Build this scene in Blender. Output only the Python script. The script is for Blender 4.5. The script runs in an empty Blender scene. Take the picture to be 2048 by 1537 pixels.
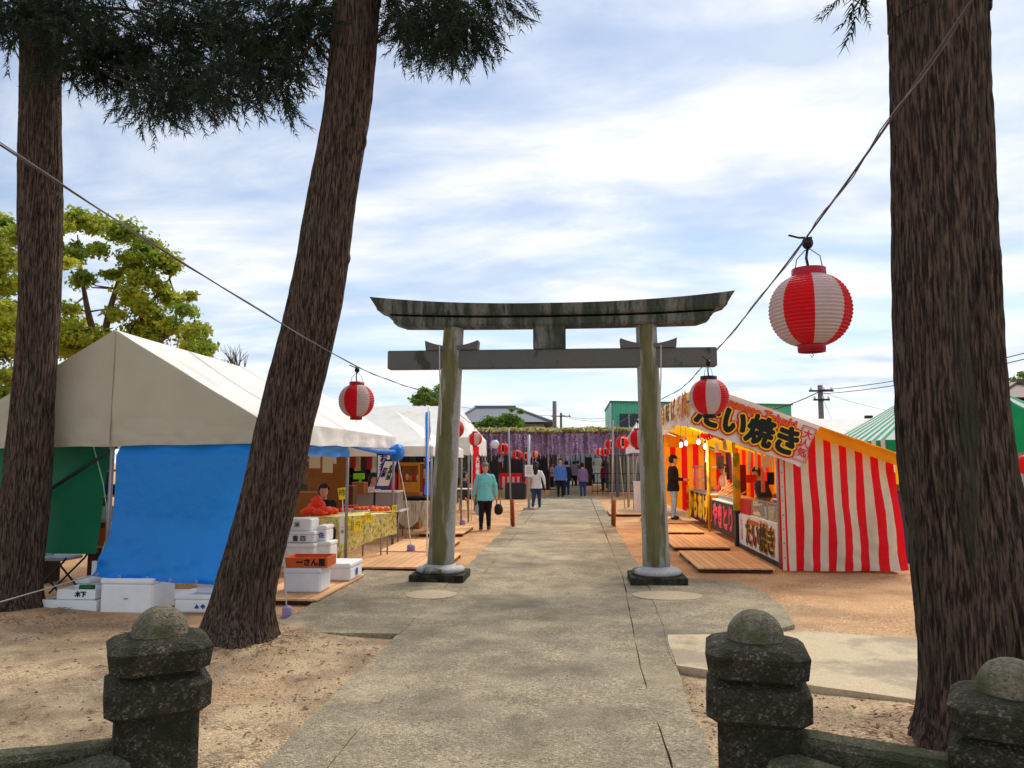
import bpy, bmesh, math, random
import numpy as np
from mathutils import Vector, Matrix, noise

random.seed(7)
RNG = np.random.default_rng(7)
sc = bpy.context.scene
COL = sc.collection
R = math.radians

# ------------------------------------------------------------------ camera
CAM = Vector((0, 0, 1.55)); YAW = R(4.65); PIT = R(5.80); FPX = 1540.0
cd = bpy.data.cameras.new('camera'); cam = bpy.data.objects.new('camera', cd); COL.objects.link(cam)
cam.location = CAM; cam.rotation_euler = (math.pi / 2 + PIT, 0, YAW)
cd.sensor_width = 36; cd.lens = FPX / 2048 * 36; cd.clip_end = 2000; cd.clip_start = 0.05
sc.camera = cam

# ------------------------------------------------------------------ sky, sun, exposure
SUN_EL, SUN_AZ = R(50), R(28)          # azimuth measured from +Y towards +X
w = bpy.data.worlds.new('World'); sc.world = w; w.use_nodes = True
nt = w.node_tree; nt.nodes.clear()
def N(t, **k):
    n = nt.nodes.new(t)
    for a, b in k.items(): setattr(n, a, b)
    return n
L = lambda a, b: nt.links.new(a, b)
def math_n(op, a, b=None, clamp=False):
    n = N('ShaderNodeMath', operation=op); n.use_clamp = clamp
    for i, x in enumerate((a, b)):
        if x is None: continue
        if isinstance(x, (int, float)): n.inputs[i].default_value = x
        else: L(x, n.inputs[i])
    return n.outputs[0]
sky = N('ShaderNodeTexSky', sky_type='NISHITA', sun_disc=False)
sky.sun_elevation = SUN_EL; sky.sun_rotation = SUN_AZ; sky.air_density = 1.0; sky.dust_density = .4; sky.ozone_density = 1.5
tc = N('ShaderNodeTexCoord')
sep = N('ShaderNodeSeparateXYZ'); L(tc.outputs['Generated'], sep.inputs[0])
zz = math_n('ADD', math_n('MAXIMUM', sep.outputs[2], 0.0), 0.16)
cmb = N('ShaderNodeCombineXYZ')
L(math_n('DIVIDE', sep.outputs[0], zz), cmb.inputs[0]); L(math_n('DIVIDE', sep.outputs[1], zz), cmb.inputs[1])
mp = N('ShaderNodeMapping'); mp.inputs['Rotation'].default_value = (0, 0, R(24)); mp.inputs['Scale'].default_value = (0.72, 1.25, 1); mp.inputs['Location'].default_value = (3.3, 1.7, 0)
L(cmb.outputs[0], mp.inputs[0])
n1 = N('ShaderNodeTexNoise'); n1.inputs['Scale'].default_value = 1.25; n1.inputs['Detail'].default_value = 9; n1.inputs['Roughness'].default_value = .6; n1.inputs['Distortion'].default_value = .9
L(mp.outputs[0], n1.inputs[0])
r1 = N('ShaderNodeValToRGB'); r1.color_ramp.elements[0].position = .38; r1.color_ramp.elements[1].position = .62
r1.color_ramp.elements[0].color = (.28, .28, .28, 1); r1.color_ramp.elements[1].color = (1, 1, 1, 1)
L(n1.outputs[0], r1.inputs[0])
n2 = N('ShaderNodeTexNoise'); n2.inputs['Scale'].default_value = 2.6; n2.inputs['Detail'].default_value = 7; n2.inputs['Roughness'].default_value = .5
L(mp.outputs[0], n2.inputs[0])
r2 = N('ShaderNodeValToRGB'); r2.color_ramp.elements[0].position = .36; r2.color_ramp.elements[1].position = .60
r2.color_ramp.elements[0].color = (.47, .54, .66, 1); r2.color_ramp.elements[1].color = (.78, .78, .79, 1)
L(n2.outputs[0], r2.inputs[0])
skm = N('ShaderNodeVectorMath', operation='SCALE'); L(sky.outputs[0], skm.inputs[0]); skm.inputs['Scale'].default_value = 0.095
mix = N('ShaderNodeMix', data_type='RGBA'); L(r1.outputs[0], mix.inputs[0]); L(skm.outputs[0], mix.inputs[6]); L(r2.outputs[0], mix.inputs[7])
bg = N('ShaderNodeBackground'); bg.inputs[1].default_value = 1.0; L(mix.outputs[2], bg.inputs[0])
out = N('ShaderNodeOutputWorld'); L(bg.outputs[0], out.inputs[0])
sl = bpy.data.lights.new('sun', 'SUN'); sl.energy = 2.3; sl.angle = R(30); sl.color = (1, .92, .80)
so = bpy.data.objects.new('sun', sl); COL.objects.link(so)
sd = Vector((math.sin(SUN_AZ) * math.cos(SUN_EL), math.cos(SUN_AZ) * math.cos(SUN_EL), math.sin(SUN_EL)))
so.rotation_euler = sd.to_track_quat('Z', 'Y').to_euler()
sc.view_settings.view_transform = 'Standard'; sc.view_settings.look = 'None'
sc.view_settings.exposure = 0.55; sc.view_settings.gamma = 1; sc.view_settings.use_curve_mapping = False

# ------------------------------------------------------------------ measuring helpers (photo pixel -> place at a known distance)
F_ = Vector((-math.sin(YAW) * math.cos(PIT), math.cos(YAW) * math.cos(PIT), math.sin(PIT)))
R_ = Vector((math.cos(YAW), math.sin(YAW), 0)); U_ = R_.cross(F_)
def ray(px, py): return F_ + R_ * ((px - 1024) / FPX) + U_ * ((768.5 - py) / FPX)
def pt(px, py, Y):
    d = ray(px, py); return CAM + d * (Y / d.y)
def gd(px, py, z=0.0):
    d = ray(px, py); return CAM + d * ((z - CAM.z) / d.z)
def mpp(Y): return Y / FPX

# ------------------------------------------------------------------ mesh building
ORG = {}
class MB:
    def __init__(s): s.v = []; s.f = []; s.m = []; s.s = []
    def add(s, vs, fs, m=0, sm=False):
        o = len(s.v); s.v += [Vector(v) for v in vs]
        for f in fs: s.f.append([i + o for i in f]); s.m.append(m); s.s.append(sm)
        return s
    def box(s, c, d, rz=0, m=0, rot=None, bev=0):
        x, y, z = d[0] / 2, d[1] / 2, d[2] / 2
        M_ = rot if rot is not None else Matrix.Rotation(rz, 3, 'Z'); c = Vector(c)
        if bev:
            b = min(bev, x * .9, y * .9, z * .9); vs = []; 
            for sz in (-1, 1):
                for k, (ex, ey) in enumerate(((x - b, y - b),)): pass
            # octagonal-section rings
            def ring(zv, ix):
                X, Y = x - ix, y - ix; bb = max(b - ix, 0) if ix else b
                bb = b
                return [(-X + bb, -Y, zv), (X - bb, -Y, zv), (X, -Y + bb, zv), (X, Y - bb, zv), (X - bb, Y, zv), (-X + bb, Y, zv), (-X, Y - bb, zv), (-X, -Y + bb, zv)]
            rings = [ring(-z, b * .8), ring(-z + b, 0), ring(z - b, 0), ring(z, b * .8)]
            for r in rings: vs += r
            fs = [[7, 6, 5, 4, 3, 2, 1, 0], [24 + i for i in range(8)]]
            for k in range(3):
                for i in range(8): fs.append([k * 8 + i, k * 8 + (i + 1) % 8, k * 8 + 8 + (i + 1) % 8, k * 8 + 8 + i])
            return s.add([M_ @ Vector(v) + c for v in vs], fs, m)
        vs = [M_ @ Vector((a * x, b * y, e * z)) + c for a in (-1, 1) for b in (-1, 1) for e in (-1, 1)]
        return s.add(vs, [[0, 1, 3, 2], [4, 6, 7, 5], [0, 4, 5, 1], [2, 3, 7, 6], [0, 2, 6, 4], [1, 5, 7, 3]], m)
    def bar(s, a, b, w_, h_, m=0):
        a, b = Vector(a), Vector(b); d = b - a; q = d.to_track_quat('X', 'Z').to_matrix()
        return s.box((a + b) / 2, (d.length, w_, h_), m=m, rot=q)
    def tube(s, ps, rs, n=8, m=0, cap=True, sm=True):
        ps = [Vector(p) for p in ps]
        if not hasattr(rs, '__len__'): rs = [rs] * len(ps)
        vs = []; fs = []; up = None
        for i, p in enumerate(ps):
            t = (ps[min(i + 1, len(ps) - 1)] - ps[max(i - 1, 0)])
            t = t.normalized() if t.length > 1e-9 else Vector((0, 0, 1))
            if up is None: up = Vector((1, 0, 0)) if abs(t.x) < .8 else Vector((0, 1, 0))
            up = (up - t * up.dot(t)).normalized(); bi = t.cross(up)
            for k in range(n):
                a = 2 * math.pi * k / n; vs.append(p + (up * math.cos(a) + bi * math.sin(a)) * rs[i])
        for i in range(len(ps) - 1):
            for k in range(n):
                fs.append([i * n + k, i * n + (k + 1) % n, (i + 1) * n + (k + 1) % n, (i + 1) * n + k])
        s.add(vs, fs, m, sm)
        if cap:
            o = len(s.v) - len(vs)
            s.f.append([o + k for k in range(n)][::-1]); s.m.append(m); s.s.append(False)
            o2 = o + (len(ps) - 1) * n; s.f.append([o2 + k for k in range(n)]); s.m.append(m); s.s.append(False)
        return s
    def lathe(s, prof, c=(0, 0, 0), n=24, m=0, mf=None, sm=True):
        c = Vector(c); vs = []; fs = []
        for r, z in prof:
            for k in range(n):
                a = 2 * math.pi * k / n; vs.append(c + Vector((r * math.cos(a), r * math.sin(a), z)))
        o = len(s.v); s.v += vs
        for i in range(len(prof) - 1):
            for k in range(n):
                s.f.append([o + i * n + k, o + i * n + (k + 1) % n, o + (i + 1) * n + (k + 1) % n, o + (i + 1) * n + k])
                s.m.append(mf(i, k) if mf else m); s.s.append(sm)
        return s
    def grid(s, fn, nu, nv, m=0, mf=None, sm=True):
        o = len(s.v)
        for j in range(nv + 1):
            for i in range(nu + 1): s.v.append(Vector(fn(i / nu, j / nv)))
        for j in range(nv):
            for i in range(nu):
                a = o + j * (nu + 1) + i
                s.f.append([a, a + 1, a + nu + 2, a + nu + 1]); s.m.append(mf(i, j) if mf else m); s.s.append(sm)
        return s
    def prism(s, poly, z0, z1, m=0):
        n = len(poly); vs = [(p[0], p[1], z0) for p in poly] + [(p[0], p[1], z1) for p in poly]
        fs = [list(range(n))[::-1], [n + i for i in range(n)]] + [[i, (i + 1) % n, n + (i + 1) % n, n + i] for i in range(n)]
        return s.add(vs, fs, m)
    def extr(s, poly, d, m=0):          # planar 3-D polygon extruded along d
        n = len(poly); d = Vector(d); vs = [Vector(p) for p in poly] + [Vector(p) + d for p in poly]
        fs = [list(range(n))[::-1], [n + i for i in range(n)]] + [[i, (i + 1) % n, n + (i + 1) % n, n + i] for i in range(n)]
        return s.add(vs, fs, m)
    def ell(s, c, r, nu=14, nv=8, m=0, rot=None):
        c = Vector(c); vs = []; 
        for j in range(nv + 1):
            th = math.pi * j / nv
            for i in range(nu):
                a = 2 * math.pi * i / nu; p = Vector((r[0] * math.sin(th) * math.cos(a), r[1] * math.sin(th) * math.sin(a), r[2] * math.cos(th)))
                vs.append((rot @ p if rot is not None else p) + c)
        fs = [[j * nu + i, (j + 1) * nu + i, (j + 1) * nu + (i + 1) % nu, j * nu + (i + 1) % nu] for j in range(nv) for i in range(nu)]
        return s.add(vs, fs, m, True)
    def mesh(s, name, mats, off=Vector((0, 0, 0))):
        me = bpy.data.meshes.new(name); me.from_pydata([v - off for v in s.v], [], s.f)
        for m_ in (mats if isinstance(mats, (list, tuple)) else [mats]): me.materials.append(m_)
        me.polygons.foreach_set('material_index', s.m); me.polygons.foreach_set('use_smooth', s.s); me.update()
        return me
    def build(s, name, mats, parent=None, thick=0):
        off = ORG.get(parent.name, Vector((0, 0, 0))) if parent else Vector((0, 0, 0))
        me = s.mesh(name, mats, off)
        return link(name, me, parent, off)
def link(name, me, parent=None, off=None):
    o = bpy.data.objects.new(name, me); COL.objects.link(o)
    if parent: o.parent = parent
    ORG[o.name] = off if off is not None else Vector((0, 0, 0))
    return o
def np_mesh(name, V, Fc, mats, parent=None):
    off = ORG.get(parent.name, Vector((0, 0, 0))) if parent else Vector((0, 0, 0))
    V = np.asarray(V, dtype=np.float32) - np.array(off, dtype=np.float32)
    Fc = np.asarray(Fc, dtype=np.int32); k = Fc.shape[1]
    me = bpy.data.meshes.new(name); me.vertices.add(len(V)); me.vertices.foreach_set('co', V.ravel())
    me.loops.add(Fc.size); me.loops.foreach_set('vertex_index', Fc.ravel())
    me.polygons.add(len(Fc)); me.polygons.foreach_set('loop_start', np.arange(0, Fc.size, k, dtype=np.int32))
    me.polygons.foreach_set('loop_total', np.full(len(Fc), k, dtype=np.int32))
    me.update(calc_edges=True); me.materials.append(mats)
    return link(name, me, parent, off)
def tag(o, label, cat, group=None):
    o['label'] = label; o['category'] = cat
    if group: o['group'] = group
    return o
def thing(name, label, cat, loc=(0, 0, 0), group=None):
    o = bpy.data.objects.new(name, None); o.empty_display_size = .1; COL.objects.link(o); o.location = loc
    ORG[o.name] = Vector(loc); return tag(o, label, cat, group)
def struct(o): o['kind'] = 'structure'; return o
def stuff(o): o['kind'] = 'stuff'; return o
def dup(root, loc, label, rz=None, scale=None, group=None):
    def cp(o, par):
        c = o.copy(); COL.objects.link(c); c.parent = par; ORG[c.name] = Vector(loc)
        for ch in o.children: cp(ch, c)
        return c
    r = cp(root, None); r.location = loc; r['label'] = label
    if rz is not None: r.rotation_euler.z = rz
    if scale is not None: r.scale = (scale,) * 3
    if group: r['group'] = group
    return r
def nz(x, y, z, s=1.0): return noise.noise(Vector((x * s, y * s, z * s)))

# ------------------------------------------------------------------ materials
def srgb(r, g, b):
    f = lambda c: ((c / 255 + .055) / 1.055) ** 2.4 if c / 255 > .04045 else c / 255 / 12.92
    return (f(r), f(g), f(b))
def M(name, col, rough=.75, var=.15, vs=6, bump=0, bs=40, col2=None, c2s=2, c2=(.48, .6), metal=0, transl=0, spec=.3, st=(1, 1, 1), rnd=0, dist=.02, emit=0, alpha=None, glass=False, det=6, col3=None, c3s=5, c3=(.55, .62)):
    m = bpy.data.materials.new(name); m.use_nodes = True; t = m.node_tree; ns = t.nodes; ln = t.links.new
    b = ns['Principled BSDF']; o = ns['Material Output']
    b.inputs['Roughness'].default_value = rough; b.inputs['Metallic'].default_value = metal; b.inputs['Specular IOR Level'].default_value = spec
    tcn = ns.new('ShaderNodeTexCoord'); mpn = ns.new('ShaderNodeMapping'); mpn.inputs['Scale'].default_value = st
    ln(tcn.outputs['Object'], mpn.inputs[0])
    def noi(sc_, d=det):
        n = ns.new('ShaderNodeTexNoise'); n.inputs['Scale'].default_value = sc_; n.inputs['Detail'].default_value = d; n.inputs['Roughness'].default_value = .6
        ln(mpn.outputs[0], n.inputs[0]); return n.outputs[0]
    base = ns.new('ShaderNodeRGB'); base.outputs[0].default_value = (*col, 1); c = base.outputs[0]
    def blend(c, cc, s_, th):
        rr = ns.new('ShaderNodeMapRange'); rr.inputs[1].default_value = th[0]; rr.inputs[2].default_value = th[1]; rr.interpolation_type = 'SMOOTHSTEP'
        ln(noi(s_), rr.inputs[0]); mx = ns.new('ShaderNodeMix'); mx.data_type = 'RGBA'; ln(rr.outputs[0], mx.inputs[0]); ln(c, mx.inputs[6]); mx.inputs[7].default_value = (*cc, 1); return mx.outputs[2]
    if col2: c = blend(c, col2, c2s, c2)
    if col3: c = blend(c, col3, c3s, c3)
    val = None
    if var:
        mr = ns.new('ShaderNodeMapRange'); mr.inputs[1].default_value = .3; mr.inputs[2].default_value = .7; mr.inputs[3].default_value = 1 - var; mr.inputs[4].default_value = 1 + var
        ln(noi(vs), mr.inputs[0]); val = mr.outputs[0]
    if rnd:
        oi = ns.new('ShaderNodeObjectInfo'); m2 = ns.new('ShaderNodeMapRange'); m2.inputs[3].default_value = 1 - rnd; m2.inputs[4].default_value = 1 + rnd; ln(oi.outputs['Random'], m2.inputs[0])
        if val is None: val = m2.outputs[0]
        else:
            mm = ns.new('ShaderNodeMath'); mm.operation = 'MULTIPLY'; ln(val, mm.inputs[0]); ln(m2.outputs[0], mm.inputs[1]); val = mm.outputs[0]
    if val is not None:
        vm = ns.new('ShaderNodeVectorMath'); vm.operation = 'SCALE'; ln(c, vm.inputs[0]); ln(val, vm.inputs['Scale']); c = vm.outputs[0]
    ln(c, b.inputs['Base Color'])
    if bump:
        bn = ns.new('ShaderNodeBump'); bn.inputs['Strength'].default_value = bump; bn.inputs['Distance'].default_value = dist; ln(noi(bs, 8), bn.inputs['Height']); ln(bn.outputs[0], b.inputs['Normal'])
    if emit: b.inputs['Emission Color'].default_value = (*col, 1); b.inputs['Emission Strength'].default_value = emit
    if glass: b.inputs['Transmission Weight'].default_value = .92; b.inputs['Roughness'].default_value = .04; b.inputs['IOR'].default_value = 1.1; b.inputs['Specular IOR Level'].default_value = .6
    if alpha is not None: b.inputs['Alpha'].default_value = alpha
    if transl:
        tr = ns.new('ShaderNodeBsdfTranslucent'); ln(c, tr.inputs[0]); ms = ns.new('ShaderNodeMixShader'); ms.inputs[0].default_value = transl
        ln(b.outputs[0], ms.inputs[1]); ln(tr.outputs[0], ms.inputs[2]); ln(ms.outputs[0], o.inputs[0])
    return m
m_concrete = M('aggregate_concrete', srgb(156, 144, 120), .85, .42, 85, .9, 120, col2=srgb(112, 104, 92), c2s=.8, c2=(.42, .66), dist=.012, col3=srgb(186, 172, 146), c3s=.55, c3=(.5, .72))
m_concrete2 = M('smooth_concrete', srgb(190, 172, 140), .85, .18, 60, .4, 160, col2=srgb(150, 136, 114), c2s=.9, dist=.006)
def AGG(name, cols, scale, bump, big=None, bigs=.8, bigt=(.45, .65), rough=.9, grime=None, dist=.012, amt=.85, fine=None, crack=False):
    m = bpy.data.materials.new(name); m.use_nodes = True; t = m.node_tree; ns = t.nodes; ln = t.links.new; b = ns['Principled BSDF']; b.inputs['Roughness'].default_value = rough; b.inputs['Specular IOR Level'].default_value = .2
    tcn = ns.new('ShaderNodeTexCoord'); obj = tcn.outputs['Object']
    vo = ns.new('ShaderNodeTexVoronoi'); vo.inputs['Scale'].default_value = scale; ln(obj, vo.inputs[0]); sp = ns.new('ShaderNodeSeparateColor'); ln(vo.outputs['Color'], sp.inputs[0])
    rp = ns.new('ShaderNodeValToRGB'); rp.color_ramp.interpolation = 'LINEAR'
    while len(rp.color_ramp.elements) < len(cols): rp.color_ramp.elements.new(.5)
    for i, c in enumerate(cols): rp.color_ramp.elements[i].position = i / (len(cols) - 1); rp.color_ramp.elements[i].color = (*c, 1)
    ln(sp.outputs[0], rp.inputs[0]); c = rp.outputs[0]
    def noi(s, d=8):
        n = ns.new('ShaderNodeTexNoise'); n.inputs['Scale'].default_value = s; n.inputs['Detail'].default_value = d; n.inputs['Roughness'].default_value = .65; ln(obj, n.inputs[0]); return n.outputs[0]
    def mr(x, a, b_, c0=0., d0=1.):
        n = ns.new('ShaderNodeMapRange'); n.interpolation_type = 'SMOOTHSTEP'
        for i, q in enumerate((a, b_, c0, d0)): n.inputs[1 + i].default_value = q
        ln(x, n.inputs[0]); return n.outputs[0]
    def mx(f, a, c_):
        n = ns.new('ShaderNodeMix'); n.data_type = 'RGBA'; ln(f, n.inputs[0]); ln(a, n.inputs[6])
        if isinstance(c_, tuple): n.inputs[7].default_value = (*c_, 1)
        else: ln(c_, n.inputs[7])
        return n.outputs[2]
    mean = tuple(sum(x[i] for x in cols) / len(cols) for i in range(3)); c = mx(mr(noi(scale * .35, 4), .35, .62, 1 - amt, .25), c, mean)
    if big: c = mx(mr(noi(bigs), *bigt), c, big)
    if grime: c = mx(mr(noi(grime[1]), *grime[2]), c, grime[0])
    if crack:
        nd = ns.new('ShaderNodeTexNoise'); nd.inputs['Scale'].default_value = 2.2; nd.inputs['Detail'].default_value = 6; ln(obj, nd.inputs[0]); va = ns.new('ShaderNodeVectorMath'); va.operation = 'MULTIPLY_ADD'; ln(nd.outputs['Color'], va.inputs[0]); va.inputs[1].default_value = (.7, .7, .7); ln(obj, va.inputs[2])
        ve = ns.new('ShaderNodeTexVoronoi'); ve.feature = 'DISTANCE_TO_EDGE'; ve.inputs['Scale'].default_value = .42; ln(va.outputs[0], ve.inputs[0]); k1 = mr(ve.outputs['Distance'], .0, .006, 1, 0); k2 = mr(noi(.6, 3), .57, .64); km = ns.new('ShaderNodeMath'); km.operation = 'MULTIPLY'; ln(k1, km.inputs[0]); ln(k2, km.inputs[1]); c = mx(km.outputs[0], c, srgb(100, 90, 74))
        c = mx(mr(noi(1.6, 9), .6, .78, 0, .4), c, srgb(194, 160, 122))
    vm = ns.new('ShaderNodeVectorMath'); vm.operation = 'SCALE'; ln(c, vm.inputs[0]); ln(mr(noi(fine or 2.5, 9), .25, .75, .72, 1.25), vm.inputs['Scale']); ln(vm.outputs[0], b.inputs['Base Color'])
    ad = ns.new('ShaderNodeMath'); ad.operation = 'SUBTRACT'; ln(noi(scale * 1.1), ad.inputs[0]); ln(vo.outputs['Distance'], ad.inputs[1])
    bn = ns.new('ShaderNodeBump'); bn.inputs['Strength'].default_value = bump; bn.inputs['Distance'].default_value = dist; ln(ad.outputs[0], bn.inputs['Height']); ln(bn.outputs[0], b.inputs['Normal']); return m
m_concrete = AGG('aggregate_path', [srgb(98, 90, 75), srgb(146, 135, 112), srgb(174, 159, 130), srgb(158, 146, 124), srgb(212, 196, 166)], 85, .9, srgb(128, 118, 100), .8, (.44, .68), grime=(srgb(184, 168, 138), .5, (.50, .66)), crack=True)
m_patch = M('mortar_patch', srgb(172, 156, 128), .9, .12, 20, .3, 90, dist=.006)
m_stone = AGG('mossy_granite', [srgb(30, 29, 22), srgb(50, 47, 36), srgb(68, 63, 50), srgb(50, 47, 35), srgb(120, 113, 95)], 120, .7, srgb(44, 46, 30), 6, (.45, .62), grime=(srgb(30, 30, 22), 3.5, (.5, .66)), dist=.012, fine=22, amt=.7)
m_dome = AGG('worn_granite', [srgb(84, 80, 66), srgb(110, 104, 86), srgb(132, 124, 104)], 110, .8, srgb(92, 92, 62), 7, (.48, .66), dist=.008, fine=12)
m_torii = M('weathered_torii_granite', srgb(100, 99, 97), .85, .14, 50, .25, 90, dist=.006, col2=srgb(70, 70, 58), c2s=1.6, c2=(.56, .64), st=(1.6, 1, 1))
m_torii_moss = M('torii_pillar_granite', srgb(158, 156, 152), .85, .2, 40, .3, 90, col2=srgb(84, 84, 46), c2s=1.9, c2=(.43, .52), st=(2.2, 2.2, .3), dist=.006, col3=srgb(56, 56, 34), c3s=3.4, c3=(.52, .62))
m_torii_dark = M('lichen_black_granite', srgb(116, 116, 110), .9, .3, 30, .35, 90, col2=srgb(64, 72, 62), c2s=1.5, c2=(.40, .58), st=(3, 1, .55), dist=.008, col3=srgb(54, 62, 52), c3s=6, c3=(.5, .66))
m_base = M('torii_base_granite', srgb(176, 174, 172), .85, .2, 30, .3, 80, col2=srgb(92, 90, 66), c2s=3, c2=(.56, .68), dist=.006)
m_bark = M('cedar_bark', srgb(130, 106, 90), .95, .5, 9, 1, 10, col2=srgb(58, 46, 40), c2s=7, c2=(.42, .58), st=(11, 11, 1.0), dist=.10, col3=srgb(84, 84, 64), c3s=.6, c3=(.55, .72))
m_bark2 = M('branch_bark', srgb(98, 78, 62), .95, .3, 8, .6, 20, st=(3, 3, .6))
m_cedar = M('cedar_needles', (.024, .038, .022), .8, .5, 2.5, transl=.18)
m_leaf = M('camphor_leaves', (.40, .43, .04), .6, .4, 1.2, transl=.5, col2=(.19, .29, .03), c2s=.8, c2=(.46, .62))
m_leaf2 = M('shrub_leaves', (.14, .24, .03), .6, .4, 2, transl=.4)
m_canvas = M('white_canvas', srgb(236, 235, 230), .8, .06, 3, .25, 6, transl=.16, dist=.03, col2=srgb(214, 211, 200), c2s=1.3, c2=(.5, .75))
m_canvas_shade = M('shade_toned_canvas', srgb(188, 180, 160), .8, .06, 2, .3, 6, transl=.10, dist=.03)  # white canvas with the tent front's shade mixed into its colour
m_blue = M('blue_tarp', srgb(4, 136, 230), .38, .05, 2, .5, 4.5, transl=.34, spec=.5, dist=.05)
m_green = M('green_tarp', srgb(10, 112, 78), .5, .12, 2, .3, 8, transl=.15, dist=.02)
m_steel = M('galvanised_steel', srgb(150, 148, 150), .45, .1, 8, metal=.6)
m_dark = M('dark_metal', srgb(40, 40, 44), .5, .1)
m_white = M('white_styrofoam', srgb(226, 228, 230), .7, .06, 6, .12, 220, dist=.003)
m_wplast = M('white_board', srgb(228, 228, 226), .5, .04)
m_deck = M('deck_wood', srgb(222, 172, 124), .75, .16, 3, .4, 30, st=(1, 9, 9), rnd=.12, dist=.005)
m_deckd = M('deck_underframe', srgb(84, 46, 30), .9, .1)
m_crate = M('orange_crate', srgb(206, 92, 34), .6, .15, 5, .2, 30)
m_rope = M('rope', srgb(196, 186, 172), .8, .2, 60)
m_ropeD = M('dark_cable', srgb(92, 84, 96), .7, .2, 60)
m_red = M('lantern_red', srgb(226, 22, 34), .5, .05, 6, transl=.3)
m_lwhite = M('lantern_white', srgb(212, 194, 190), .6, .05, 6, transl=.3)
m_redcap = M('red_plastic', srgb(168, 16, 38), .35, .05)
m_black = M('black_plastic', srgb(22, 22, 26), .4, .05)
m_ink = M('black_ink', srgb(14, 12, 16), .5, 0)
m_inkblue = M('blue_ink', srgb(24, 70, 150), .5, 0)
m_yellow = M('yellow_canvas', srgb(240, 170, 18), .6, .1, 3, .2, 10, transl=.6)
m_scarlet = M('striped_cloth_red', srgb(232, 10, 30), .75, .08, 4, .3, 12, transl=.18, dist=.02)
m_cream = M('striped_cloth_cream', srgb(220, 206, 184), .8, .08, 4, .3, 12, transl=.18, dist=.02)
m_banner = M('banner_cloth', srgb(226, 220, 214), .75, .05, 3, .25, 8, transl=.15)
m_glass = M('clear_glass', (.9, .95, .95), .05, 0, glass=True)
# ================================================================== GROUND
def ground_mat():
    m = bpy.data.materials.new('sandy_earth'); m.use_nodes = True; t = m.node_tree; ns = t.nodes; ln = t.links.new
    b = ns['Principled BSDF']; b.inputs['Roughness'].default_value = .95; b.inputs['Specular IOR Level'].default_value = .15
    tcn = ns.new('ShaderNodeTexCoord'); obj = tcn.outputs['Object']
    def noi(s, d=8, r=.6, st=None):
        n = ns.new('ShaderNodeTexNoise'); n.inputs['Scale'].default_value = s; n.inputs['Detail'].default_value = d; n.inputs['Roughness'].default_value = r; ln(obj, n.inputs[0]); return n.outputs[0]
    def mr(x, a, b_, c=0., d=1.):
        n = ns.new('ShaderNodeMapRange'); n.interpolation_type = 'SMOOTHSTEP'
        for i, q in enumerate((a, b_, c, d)): n.inputs[1 + i].default_value = q
        ln(x, n.inputs[0]); return n.outputs[0]
    def mx(f, a, c):
        n = ns.new('ShaderNodeMix'); n.data_type = 'RGBA'; ln(f, n.inputs[0])
        for q, i in ((a, 6), (c, 7)):
            if isinstance(q, tuple): n.inputs[i].default_value = (*q, 1)
            else: ln(q, n.inputs[i])
        return n.outputs[2]
    sp = ns.new('ShaderNodeSeparateXYZ'); ln(obj, sp.inputs[0])
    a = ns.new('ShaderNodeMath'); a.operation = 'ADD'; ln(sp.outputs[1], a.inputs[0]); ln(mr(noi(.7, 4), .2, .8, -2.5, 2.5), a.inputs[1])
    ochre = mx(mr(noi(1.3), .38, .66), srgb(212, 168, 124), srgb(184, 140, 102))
    shaded_sand = mx(mr(noi(2.2), .36, .62), srgb(192, 168, 134), srgb(152, 130, 104))  # sandy soil of the foreground, colour darkened to hold the trees' shade
    shaded_sand = mx(mr(noi(5.5), .56, .7), shaded_sand, srgb(134, 104, 80))
    c = mx(mr(a.outputs[0], 5.5, 9.5), shaded_sand, ochre)
    vo = ns.new('ShaderNodeTexVoronoi'); vo.inputs['Scale'].default_value = 70; ln(obj, vo.inputs[0])
    sep2 = ns.new('ShaderNodeSeparateColor'); ln(vo.outputs['Color'], sep2.inputs[0])
    vm = ns.new('ShaderNodeVectorMath'); vm.operation = 'SCALE'; ln(c, vm.inputs[0]); ln(mr(sep2.outputs[0], 0, 1, .62, 1.35), vm.inputs['Scale'])
    grav = mr(noi(.9, 5), .42, .6)
    c = mx(grav, c, vm.outputs[0])
    v2 = ns.new('ShaderNodeVectorMath'); v2.operation = 'SCALE'; ln(c, v2.inputs[0]); ln(mr(noi(60, 4), .3, .7, .78, 1.2), v2.inputs['Scale'])
    ln(v2.outputs[0], b.inputs['Base Color'])
    bm = ns.new('ShaderNodeBump'); bm.inputs['Strength'].default_value = .8; bm.inputs['Distance'].default_value = .02
    ad = ns.new('ShaderNodeMath'); ad.operation = 'ADD'; ln(noi(45, 6), ad.inputs[0]); ln(mr(vo.outputs['Distance'], 0, 1, .5, 0), ad.inputs[1]); ln(ad.outputs[0], bm.inputs['Height']); ln(bm.outputs[0], b.inputs['Normal'])
    return m
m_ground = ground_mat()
def axis(segs):
    o = []
    for a, b, n in segs: o += [a + (b - a) * i / n for i in range(n)]
    return o + [segs[-1][1]]
GX = axis([(-700, -60, 4), (-60, -12, 8), (-12, -5, 14), (-5, 5, 60), (5, 12, 14), (12, 60, 8), (60, 700, 4)])
GY = axis([(-60, -4, 5), (-4, 1, 6), (1, 9, 60), (9, 30, 40), (30, 80, 10), (80, 900, 5)])
TREES = [gd(474, 1292), gd(35, 1238), gd(1950, 1490)]
def gz(x, y):
    if abs(x) > 14 or y > 34 or y < -4: return -.004
    z = .012 * nz(x, y, 0, 1.1) + .007 * nz(x, y, 3, 4.)
    for t, a, r in zip(TREES, (.10, .08, .09), (.75, .7, .6)):
        d = math.hypot(x - t.x, y - t.y); z += a * math.exp(-(d / r) ** 2)
    return z - .008
b = MB()
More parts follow.
